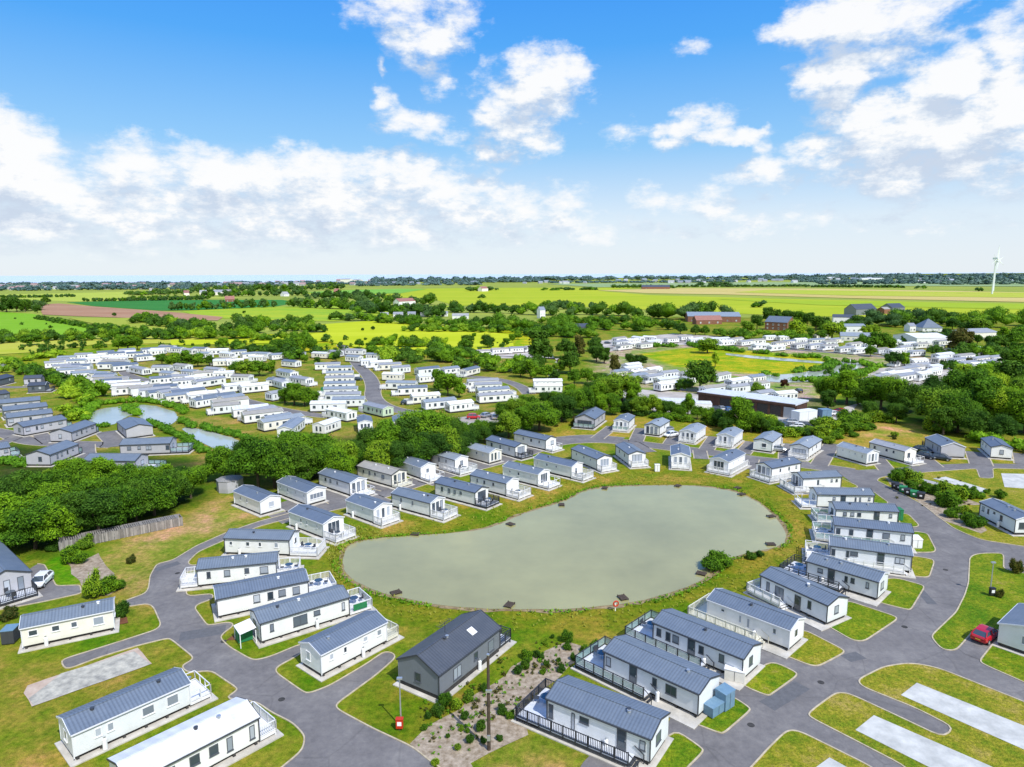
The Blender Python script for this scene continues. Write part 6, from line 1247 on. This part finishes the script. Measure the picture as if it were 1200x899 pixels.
# ---------------------------------------------------------------- cars
M['car_white'] = mat('white_car_paint', (.8,.8,.8), .2, spec=.8); M['car_red'] = mat('red_car_paint', (.45,.008,.015), .2, spec=.8); M['car_dark'] = mat('dark_blue_car_paint', (.02,.035,.06), .15, spec=.9)
M['car_silver'] = mat('silver_car_paint', (.45,.47,.5), .25, .5); M['car_blue'] = mat('blue_car_paint', (.03,.12,.3), .2, spec=.8)
M['lamp'] = mat('headlight_lens', (.75,.78,.8), .1); M['tail'] = mat('tail_light', (.5,.01,.01), .2); M['plate_y'] = mat('yellow_number_plate', (.7,.5,.03), .5)
def car(p, h, paint_, label, group=None, suv=False):
    root = empty('car', p, h); tag(root, label, 'car', group); zt = 1.62 if suv else 1.46
    st = [(-2.05,.55,.78,.66),(-1.98,.36,.93,.80),(-1.6,.25,1.0,.87),(-.6,.22,.98,.89),(.6,.22,.95,.89),(1.35,.25,.90,.87),(1.85,.34,.74,.78),(2.02,.45,.62,.62)]   # x, bottom, top, half width (rear at -x)
    vs = []; fs = []
    for x, zb, zt_, hw in st: vs += [(x,-hw*.86,zb),(x,-hw,zb+.18),(x,-hw,zt_-.14),(x,-hw*.86,zt_),(x,hw*.86,zt_),(x,hw,zt_-.14),(x,hw,zb+.18),(x,hw*.86,zb)]
    for i in range(len(st)-1):
        for j in range(8): fs.append((8*i+j, 8*i+(j+1) % 8, 8*i+8+(j+1) % 8, 8*i+8+j))
    fs += [tuple(range(7, -1, -1)), tuple(range(8*(len(st)-1), 8*len(st)))]
    mb = MB(); mb.add(vs, fs)
    # roof skin and pillars
    rf = [(-1.35,.60),(-.9,.64),(.1,.64),(.55,.60)]
    for i in range(3):
        (xa, wa), (xb, wb) = rf[i], rf[i+1]; za = zt-(.04 if i == 0 else 0); zb_ = zt-(.05 if i == 2 else 0)
        mb.add([(xa,-wa,za),(xb,-wb,zb_),(xb,wb,zb_),(xa,wa,za),(xa,-wa,za-.05),(xb,-wb,zb_-.05),(xb,wb,zb_-.05),(xa,wa,za-.05)], [(0,1,2,3),(7,6,5,4),(0,4,5,1),(3,2,6,7),(0,3,7,4),(1,5,6,2)])
    for sy in (-1, 1):
        mb.bar((-1.88,sy*.76,.95),(-1.35,sy*.61,zt-.06),.10); mb.bar((-.35,sy*.82,.95),(-.3,sy*.64,zt-.04),.07); mb.bar((1.2,sy*.78,.93),(.55,sy*.61,zt-.07),.06)
    b = mb.build('body', paint_, root, False)
    mb = MB(); z0_, z1_ = .90, zt-.045
    mb.add([(-1.86,-.77,z0_),(1.2,-.78,z0_),(1.2,.78,z0_),(-1.86,.77,z0_),(-1.34,-.6,z1_),(.55,-.6,z1_),(.55,.6,z1_),(-1.34,.6,z1_)], [(4,5,6,7),(0,1,5,4),(1,2,6,5),(2,3,7,6),(3,0,4,7)])
    mb.build('window', M['glass'], root)
    for x in (-1.28, 1.28):
        for sy in (-1, 1):
            mb = MB(); mb.cyl((x, sy*.80, .32), .32, .32, -.1, .1, 16, axis='y'); w_ = mb.build('wheel', M['tyre'], root)
            mb = MB(); mb.cyl((x, sy*.80, .32), .2, .2, -.115, .115, 12, axis='y'); mb.build('rim', M['metal'], w_)
    for sy in (-1, 1):
        mb = MB(); mb.box(1.86, 1.99, sy*.42, sy*.7, .58, .70); mb.build('headlight', M['lamp'], root)
        mb = MB(); mb.box(-2.03, -1.93, sy*.56, sy*.76, .70, .86); mb.build('tail_light', M['tail'], root)
        mb = MB(); mb.box(.85, 1.0, sy*.9, sy*1.03, .92, 1.04); mb.build('mirror', paint_, root)
    mb = MB(); mb.box(-2.075, -2.055, -.26, .26, .56, .67); mb.build('number_plate', M['plate_y'], root)
    mb = MB(); mb.box(2.025, 2.04, -.26, .26, .46, .56); mb.build('number_plate', M['frame_white'], root)
    return root
def copy_tree(o, parent=None):
    c_ = o.copy(); COL.objects.link(c_)
    if parent is not None: c_.parent = parent
    for ch in list(o.children): copy_tree(ch, c_)
    return c_
car(g(49,685)+Vector((0,0,.04)), math.atan2(-1,.15)+.05, M['car_white'], "white hatchback parked nose-out on the left drive beside the railed porch")
car(g(1154,749)+Vector((0,0,.06)), R(35), M['car_red'], "red hatchback seen from behind in the parking bay on the right")
cd = car(g(1103,539)+Vector((0,0,.05)), R(-38), M['car_dark'], "dark blue car nearest the road of the three by the pale lodge", 'dark cars by the pale lodge')
o = copy_tree(cd); o.location = g(1085,537)+Vector((0,0,.05)); o.rotation_euler = (0,0,R(-50)); o['label'] = "dark car on the left of the three by the pale lodge"
o = copy_tree(cd); o.location = g(1081,530)+Vector((0,0,.05)); o.rotation_euler = (0,0,R(-55)); o['label'] = "bluish dark car farthest back of the three by the pale lodge"
o = copy_tree(cd); o.location = g(477,474)+Vector((0,0,.05)); o.rotation_euler = (0,0,R(5)); o['label'] = "dark estate car on the verge beside the curving road"; del o['group']
o = copy_tree(cd); o.location = g(419.5,446)+Vector((0,0,.05)); o.rotation_euler = (0,0,R(5)); o['label'] = "dark car squeezed at the right end of the stacked column"; del o['group']
car(g(786,512)+Vector((0,0,.05)), R(-150), M['car_white'], "white car beside the pale caravan on the far back-road row"); car(g(781,506)+Vector((0,0,.05)), R(-150), M['car_silver'], "silver car half hidden behind the white one on the far back-road row")
car(g(555,491)+Vector((0,0,.06)), R(5), M['car_red'], "red car standing on the rough ground above the wood", suv=True)
car(g(911,529)+Vector((0,0,.05)), R(-20), M['car_silver'], "silver car between two homes at the back road's right half")
cs = [(570,489,'car_silver'),(580,491,'car_silver'),(590,489,'car_white'),(781,452,'car_blue'),(917,498,'car_silver'),(923,501,'car_dark'),(929,497,'car_silver'),(934,502,'car_white'),(911,502,'car_white'),(940,500,'car_dark'),(838,481,'car_dark'),(845,481,'car_silver'),(852,482,'car_blue'),(955,488,'car_blue'),(936,460,'car_dark'),(624,412,'car_dark'),(702,402,'car_silver'),(712,403,'car_dark'),(806,400,'car_dark'),(815,399,'car_silver'),(978,487,'car_white'),(984,484,'car_red'),(988,489,'car_blue'),(1074,442,'car_dark'),(1070,436,'car_silver'),(1110,415,'car_blue')]
cs.sort(); kinds = {}
for i, (x, y, mm) in enumerate(cs):
    if mm not in kinds: o = kinds[mm] = car(g(x, y)+Vector((0,0,.05)), R(rs.uniform(0, 180)), M[mm], '')
    else: o = copy_tree(kinds[mm]); o.location = g(x, y)+Vector((0,0,.05)); o.rotation_euler = (0, 0, R(rs.choice((0, 20, 90, 160))+rs.uniform(-8, 8)))
    o['label'] = "small distant %s car, %s of those standing in the far yards" % (mm[4:], place_words(i, len(cs))); o['group'] = 'cars standing in the far yards'

# ---------------------------------------------------------------- smaller things
def along(p0, p1): d = p1-p0; return (p0+p1)/2, math.atan2(d.y, d.x), d.length
# long weathered timber screen of bin compartments
a, b = g(70,646), g(214,616); c, h, L = along(a, b); root = empty('timber_screen', c, h); tag(root, 'long weathered grey timber screen with slatted bays across the mown field', 'timber screen')
n_ = 26
for i in range(n_):
    x = -L/2+L*i/n_; o_ = random.uniform(-.04, .04); mb = MB(); W2 = L/n_; mb.box(x+.07, x+W2-.07, -.04+o_, .01+o_, .04, 1.5+.03*math.sin(i*2.1)); mb.build('panel', M['board'], root)
mb = MB(); mb.box(-L/2, L/2, 2.1, 2.16, 0, 1.5); mb.build('back_panel', M['board'], root)
for i in range(n_+1):
    x = -L/2+L*i/n_; mb = MB(); mb.box(x-.06, x+.06, -.14, -.083, 0, 1.58); mb.box(x-.05, x+.05, .063, 2.097, 1.2, 1.5); mb.build('post', M['timber'], root)
mb = MB()
for i in range(int(L/.3)-1): mb.box(-L/2+.1+i*.3, -L/2+.29+i*.3, .08, 2.09, 1.503, 1.54)
mb.build('slat_top', M['timber'], root)
# shed behind the left row
p = g(270,574); root = empty('storage_shed', p, R(12)); tag(root, 'small pale ribbed metal shed at the foot of the big tree', 'shed')
mb = MB(); mb.cyl((0,0,0), 2.5, 2.5, 0, 2.3, 8); mb.build('wall', M['wall_lgrey'], root); mb = MB(); mb.cyl((0,0,0), 2.6, .3, 2.303, 2.75, 8); mb.build('roof', M['roof_tan'], root)
# utility pole, lamp posts, fire points
p = g(573,879); root = empty('utility_pole', p); tag(root, 'tall dark wooden utility pole standing in the gravel bed', 'pole')
hz_ = height_at(p, 573, 768); mb = MB(); mb.cyl((0,0,0), .17, .12, 0, hz_, 10); mb.build('pole', M['pole'], root)
mb = MB(); mb.box(-.14,.14,-.32,-.15,1.1,1.6); mb.build('junction_box', M['metal'], root)
mb = MB(); mb.box(-.22,.3,-.3,-.12,hz_*.63,hz_*.63+.22); mb.build('bracket', M['metal'], root)
mb = MB(); mb.cyl((0,0,0), .14, .14, hz_+.003, hz_+.12, 8); mb.build('cap', M['metal'], root)
def lamp_post(x, y, yt, label, colm, firebox):
    p = g(x, y); hz_ = height_at(p, x, yt); root = empty('lamp_post', p); tag(root, label, 'lamp post')
    mb = MB(); mb.cyl((0,0,0), .08, .05, 0, hz_, 8); mb.build('pole', M['metal'], root)
    mb = MB(); mb.box(-.25,.25,-.14,.14,hz_+.004,hz_+.16); mb.cyl((0,0,0), .09, .09, hz_-.12, hz_, 8); mb.build('lamp_head', M['metal'], root)
    if firebox:
        r2 = empty('fire_point', p+Vector((-.05,-.42,0))); tag(r2, colm, 'fire point')
        mb = MB(); mb.box(-.32,.32,-.2,.2,.25,1.15); mb.build('cabinet', M['red'] if 'red' in colm else M['black'], r2); mb = MB(); mb.box(-.07,.07,-.07,.07,0,.247); mb.build('leg', M['pole'], r2)
        mb = MB(); mb.box(-.36,.36,-.24,.24,1.153,1.2); mb.build('lid', M['red'] if 'red' in colm else M['black'], r2); mb = MB(); mb.box(-.2,.2,-.215,-.203,.55,.95); mb.build('sign_plate', M['white'], r2)
lamp_post(470,852,796,'slim galvanised lamp post on the grass in front of the dark lodge','small red fire point cabinet at the foot of the lamp post',True)
lamp_post(1160,697,660,'slim galvanised lamp post on the large grass island by the red car','small dark fire point box at the foot of the right lamp post',True)
lamp_post(223,824,795,'short white lamp post at the corner of the white caravan deck','',False)
lamp_post(959,596,578,'short lamp post at the corner of a white deck by the lake','',False)
for x, y, yt, l in [(392,636,622,"white marker post on the lawn above the lake's left end"),(345,648,627,"white post at the corner of the large open deck"),(334,650,630,"white post left of the large deck's corner post"),(238,478,460,"thin white pole beside the slanting caravan rows"),(996,430,419,"thin white pole standing in the far ditch")]:
    p = g(x, y); mb = MB(); mb.cyl((0,0,0), .07, .06, 0, height_at(p, x, yt), 6); mb.box(-.16,.16,-.03,.03,height_at(p, x, yt)*.6,height_at(p, x, yt)*.8); o = mb.build('marker_post', M['white']); o.location = p; tag(o, l, 'post')
p = g(721,716); root = empty('life_ring', p, R(15)); tag(root, 'orange life ring on a white post at the near lake shore', 'life ring')
mb = MB(); mb.box(-.05,.05,-.04,.04,0,1.35); mb.build('post', M['white'], root)
mb = MB(); R1, R2 = .33, .09; vs = [((R1+R2*math.cos(v))*math.cos(u), -.14+R2*math.sin(v), 1.05+(R1+R2*math.cos(v))*math.sin(u)) for u in [i*math.pi/8 for i in range(16)] for v in [j*math.pi/3 for j in range(6)]]
mb.add(vs, [(6*i+j, 6*i+(j+1) % 6, 6*((i+1) % 16)+(j+1) % 6, 6*((i+1) % 16)+j) for i in range(16) for j in range(6)]); mb.build('ring', M['red'], root)
# wheeled bins
bins = [(1048.5,573,'black'),(1053,575,'black'),(1058,577.5,'green'),(1063.5,580.5,'black'),(1071,583,'green'),(1079,585,'black')]
for i, (x, y, cl) in enumerate(bins):
    root = empty('wheeled_bin', g(x, y)+Vector((0,0,.05)), R(-35)); tag(root, "%s four-wheeled bin, %s of the bin row beside the shrub bed" % (cl, place_words(i, 6)), 'bin', 'wheeled bins beside the shrub bed')
    m_ = M['black'] if cl == 'black' else M['green_ply']; mb = MB(); mb.add([(-.55,-.42,.18),(.55,-.42,.18),(.55,.42,.18),(-.55,.42,.18),(-.66,-.52,1.15),(.66,-.52,1.15),(.66,.52,1.15),(-.66,.52,1.15)], [(3,2,1,0),(4,5,6,7),(0,1,5,4),(1,2,6,5),(2,3,7,6),(3,0,4,7)]); mb.build('body', m_, root)
    mb = MB(); mb.add([(-.68,-.54,1.153),(.68,-.54,1.153),(.68,.54,1.153),(-.68,.54,1.153),(-.66,-.2,1.38),(.66,-.2,1.38),(.66,.3,1.38),(-.66,.3,1.38)], [(3,2,1,0),(4,5,6,7),(0,1,5,4),(1,2,6,5),(2,3,7,6),(3,0,4,7)]); mb.build('lid', m_, root)
    mb = MB(); mb.box(-.2,.2,-.56,-.53,.6,.9); mb.build('notice', M['white'], root)
    for sx in (-.42,.42):
        for sy in (-.3,.3): mb = MB(); mb.cyl((sx, sy, .09), .09, .09, -.03, .03, 10, axis='y'); mb.build('wheel', M['tyre'], root)
# fishing platforms round the lake
pegs = [(485,627),(597,615),(658,592),(709,572.5),(795,570),(865,572.5),(870,580),(905,606),(905,639),(731,703),(462,696.5),(596,711.5),(824,674)]
lc = g(665,640)
for i, (x, y) in enumerate(sorted(pegs)):
    p = g(x, y); d = (lc-p); h = math.atan2(d.y, d.x); root = empty('fishing_platform', p, h); root.scale = (.62, .62, .62); tag(root, "dark wooden fishing platform, %s around the lake" % place_words(i, len(pegs)), 'fishing platform', 'fishing platforms around the lake')
    mb = MB()
    for j in range(8): mb.box(-.7+j*.28, -.45+j*.28, -.85, .85, .42, .47)
    mb.box(-.7, 1.5, -.8, -.68, .3, .417); mb.box(-.7, 1.5, .68, .8, .3, .417); mb.build('platform', M['pole'], root)
    for sx, sy in ((1.42,-.74),(1.42,.74),(-.55,-.74),(-.55,.74)): mb = MB(); mb.box(sx-.07,sx+.07,sy-.07,sy+.07,.02,.62 if sx > 0 else .297); mb.build('leg', M['pole'], root)
# cabinets, lockers, awning
def boxthing(name, label, cat, p, rz, sx, sy, h_, m_, lid=None, slope=.0):
    root = empty(name, p, rz); tag(root, label, cat); mb = MB(); mb.box(-sx/2, sx/2, -sy/2, sy/2, .1, h_); mb.box(-sx/2+.05, sx/2-.05, -sy/2+.05, sy/2-.05, 0, .097); mb.build('body', m_, root)
    mb = MB(); mb.add([(-sx/2-.05,-sy/2-.05,h_+.003),(sx/2+.05,-sy/2-.05,h_+.003),(sx/2+.05,sy/2+.05,h_+.003),(-sx/2-.05,sy/2+.05,h_+.003),(-sx/2-.05,-sy/2-.05,h_+.08),(sx/2+.05,-sy/2-.05,h_+.08),(sx/2+.05,sy/2+.05,h_+.08+slope),(-sx/2-.05,sy/2+.05,h_+.08+slope)], [(3,2,1,0),(4,5,6,7),(0,1,5,4),(1,2,6,5),(2,3,7,6),(3,0,4,7)]); mb.build('lid', lid or m_, root)
    mb = MB(); mb.box(-.02,.02,-sy/2-.02,-sy/2-.003,.15,h_-.05); mb.build('door_seam', M['gutter'], root)
    return root
boxthing('utility_cabinet','small white cabinet alone on the grass above the lake','cabinet',g(770,552.5),0,1.0,.7,1.5,M['white'])
h12 = math.radians(-38)
boxthing('storage_box','low blue metal storage box at the road end of a charcoal-decked caravan','storage box',g(836.5,836)+Vector((0,0,.1)),R(38),1.9,1.1,1.0,M['box_blue'])
boxthing('storage_box','taller blue metal storage box beside the low blue one','storage box',g(849,829)+Vector((0,0,.1)),R(38),1.5,1.2,1.75,M['box_blue'],slope=.12)
boxthing('storage_box','white storage box beside the steps of the charcoal-decked caravan','storage box',g(861,797)+Vector((0,0,.05)),R(-24),2.0,1.1,1.25,M['wall_cream'],lid=M['white'])
boxthing('storage_box','dark storage box with blue lid against the cream caravan left end','storage box',g(13.5,752)+Vector((0,0,.1)),R(12),1.3,1.6,1.6,M['gutter'],lid=M['box_blue'])
boxthing('storage_box','dark green locker against the caravan gable by the ring road','storage box',g(1052,609)+Vector((0,0,.05)),R(-5),1.0,1.6,1.9,M['green_ply'])
boxthing('storage_box','white dome-lidded box between two gables right of the lake','storage box',g(1072,641)+Vector((0,0,.06)),R(-5),1.4,1.6,1.4,M['white'],slope=.15)
boxthing('storage_box','dark green box behind a caravan in the stacked column','storage box',g(380,460),0,2.0,1.5,1.8,M['green_ply'])
boxthing('container','pale blue container at the right end of the brown building','container',g(942,493),R(25),7,3,3,M['wall_cool'])
boxthing('container','smaller blue container right of the pale one by the brown building','container',g(966,489),R(10),3,2.4,2.4,M['box_blue'])
boxthing('storage_shed','low white lean-to shed left of the brown building','shed',g(785,478),R(-10),16,6,2.6,M['wall_white'],lid=M['roof_white'])
boxthing('storage_shed','low white flat shed nearest the brown building left corner','shed',g(806,480),R(-10),14,5,2.4,M['wall_white'],lid=M['roof_white'])
# awning by the road end of the fourth left caravan
c_, h_, L_, w_ = HOMES[7]; p = Vector((c_.x, c_.y, 0))+Vector((math.cos(h_), math.sin(h_), 0))*(-L_/2-1.1)
root = empty('awning', p, h_); tag(root, 'small white-roofed lean-to awning with green panel beside a bark bed', 'awning')
mb = MB(); mb.add([(-.9,-1.3,1.7),(.95,-1.3,2.0),(.95,1.3,2.0),(-.9,1.3,1.7),(-.9,-1.3,1.75),(.95,-1.3,2.05),(.95,1.3,2.05),(-.9,1.3,1.75)], [(3,2,1,0),(4,5,6,7),(0,1,5,4),(1,2,6,5),(2,3,7,6),(3,0,4,7)]); mb.build('canopy', M['white'], root)
for sx, sy in ((-.85,-1.2),(-.85,1.2),(.88,-1.2),(.88,1.2)): mb = MB(); mb.box(sx-.04,sx+.04,sy-.04,sy+.04,0,1.69); mb.build('post', M['white'], root)
mb = MB(); mb.box(-.8,.83,-.1,-.05,.1,1.5); mb.box(-.80,-.75,-.049,1.1,.1,1.5); mb.build('panel', M['green_ply'], root)
c_, h_, L_, w_ = HOMES[7]; q_ = Vector((c_.x, c_.y, 0))+Vector((math.cos(h_), math.sin(h_), 0))*(L_/2+1.3)+Vector((-math.sin(h_), math.cos(h_), 0))*(-(w_/2+.12))
mb = MB(); mb.box(-.9,.9,-.02,.02,.75,1.55); o = mb.build('green_panel', M['green_ply']); o.location = q_; o.rotation_euler = (0,0,h_); tag(o, 'green cloth panel hung on the white deck railing near the lake', 'panel')
# picnic tables and chairs on the decks
ft = None
for i, (x, y, z, rz, lab) in enumerate(FURN):
    if ft is None:
        ft = empty('patio_table', (x, y, z), rz)
        mb = MB(); mb.cyl((0,0,0), .55, .55, .70, .74, 16); mb.build('table_top', M['glass'], ft); mb = MB(); mb.cyl((0,0,0), .04, .04, 0, .697, 8); mb.cyl((0,0,0), .25, .25, 0, .04, 8); mb.build('pedestal', M['metal'], ft)
        fc = empty('patio_chair', (0,0,0), 0)
        mb = MB(); mb.box(-.25,.25,-.25,.25,.40,.45); mb.build('seat', M['gutter'], fc); mb = MB(); mb.box(-.25,-.2,-.25,.25,.453,.95); mb.build('backrest', M['gutter'], fc)
        for sx in (-.22,.22):
            for sy in (-.22,.22): mb = MB(); mb.box(sx-.02,sx+.02,sy-.02,sy+.02,0,.397); mb.build('leg', M['metal'], fc)
        t_ = ft; usedc = [fc]
    else: t_ = copy_tree(ft)
    t_.location = (x, y, z); t_.rotation_euler = (0,0,rz); sh = 'beside the '+lab.split(',')[0].replace('static ', '')
    tag(t_, ' '.join(("round dark patio table "+sh).split()[:16]), 'table', 'patio tables on the caravan decks')
    for j in range(2):
        cc = usedc.pop() if usedc else copy_tree(fc); a_ = rz+j*math.pi; cc.location = (x-math.cos(a_)*.95, y-math.sin(a_)*.95, z); cc.rotation_euler = (0,0,a_)
        tag(cc, ' '.join((("left" if (math.cos(a_) > 0) else "right")+" dark patio chair "+sh).split()[:16]), 'chair', 'patio chairs on the caravan decks')

# gas bottles at the near homes, worn patches and drains in the roads
HL = [o for o in bpy.data.objects if o.get('category') in ('caravan', 'lodge') and len(o.children) > 8 and o.location.y < 150]
HL.sort(key=lambda o: (round(o.location.y, 2), round(o.location.x, 2))); gb0 = None
for i, o in enumerate(HL[:24]):
    h_ = o.rotation_euler.z; nrm_ = Vector((-math.sin(h_), math.cos(h_), 0)); s_ = 1 if nrm_.dot(-o.location) > 0 else -1
    L_ = min(HOMES, key=lambda q_: (q_[0].x-o.location.x)**2+(q_[0].y-o.location.y)**2)
    p = Vector((o.location.x, o.location.y, .15))+Vector((math.cos(h_), math.sin(h_), 0))*(L_[2]*.5-1.6)*random.choice((-.75, .3))+nrm_*s_*(L_[3]/2+.28)
    if gb0 is None:
        gb0 = empty('gas_bottle', p); mb = MB(); mb.cyl((0,0,0), .2, .2, 0, .95, 10); mb.cyl((0,0,0), .2, .09, .953, 1.08, 10); mb.build('body', M['white'], gb0)
        mb = MB(); mb.cyl((0,0,0), .11, .11, 1.083, 1.2, 8); mb.build('collar', M['metal'], gb0); q_ = gb0
    else: q_ = copy_tree(gb0); q_.location = p
    tag(q_, ' '.join(('gas bottle beside the '+o['label'].split(',')[0].replace('static ', '')).split()[:16]), 'gas bottle', 'gas bottles beside the near homes')
M['patch'] = noisy('fresh_tarmac', (.11,.11,.115), (.15,.15,.155), 2, .9, .1, fine=12)
for cx, cy, w_, l_, a_ in [(238,742,2.2,5,20),(920,815,1.8,6,35),(1085,700,1.2,4,80),(1000,770,1.5,2.2,20),(196,664,1.4,3.4,50),(1120,610,1.2,3,30),]:
    c_ = g(cx, cy); a_ = R(a_); u_ = Vector((math.cos(a_), math.sin(a_), 0)); v_ = Vector((-u_.y, u_.x, 0))
    sheet('road_patch', [c_-u_*l_/2-v_*w_/2, c_+u_*l_/2-v_*w_/2, c_+u_*l_/2+v_*w_/2, c_-u_*l_/2+v_*w_/2], .0345 if cx < 600 else .0305, M['patch'], wob=.04, step=.8)
for cx, cy in [(262,752),(330,820),(1060,735),(962,800),(1108,668),(208,672),(880,850)]:
    c_ = g(cx, cy); mb = MB(); mb.cyl((0,0,0), .34, .34, .0, .045, 14); o = mb.build('manhole_cover', M['under']); o.location = (c_.x, c_.y, 0); tag(o, kind='structure')

dots('gravel_scrub', 'sparse wiry scrub and weeds in the gravel beds', [(490,820,560,885,20),(530,800,600,845,22),(580,770,625,830,20),(620,752,672,790,26),(1050,560,1150,600,40)], .15, .6, 'leaf_brown', 30)
dots('gravel_weeds', 'small green weeds in the gravel beds', [(490,820,560,885,34),(530,800,600,845,34),(580,770,625,830,26),(620,752,672,790,34)], .12, .5, 'reed', 26)
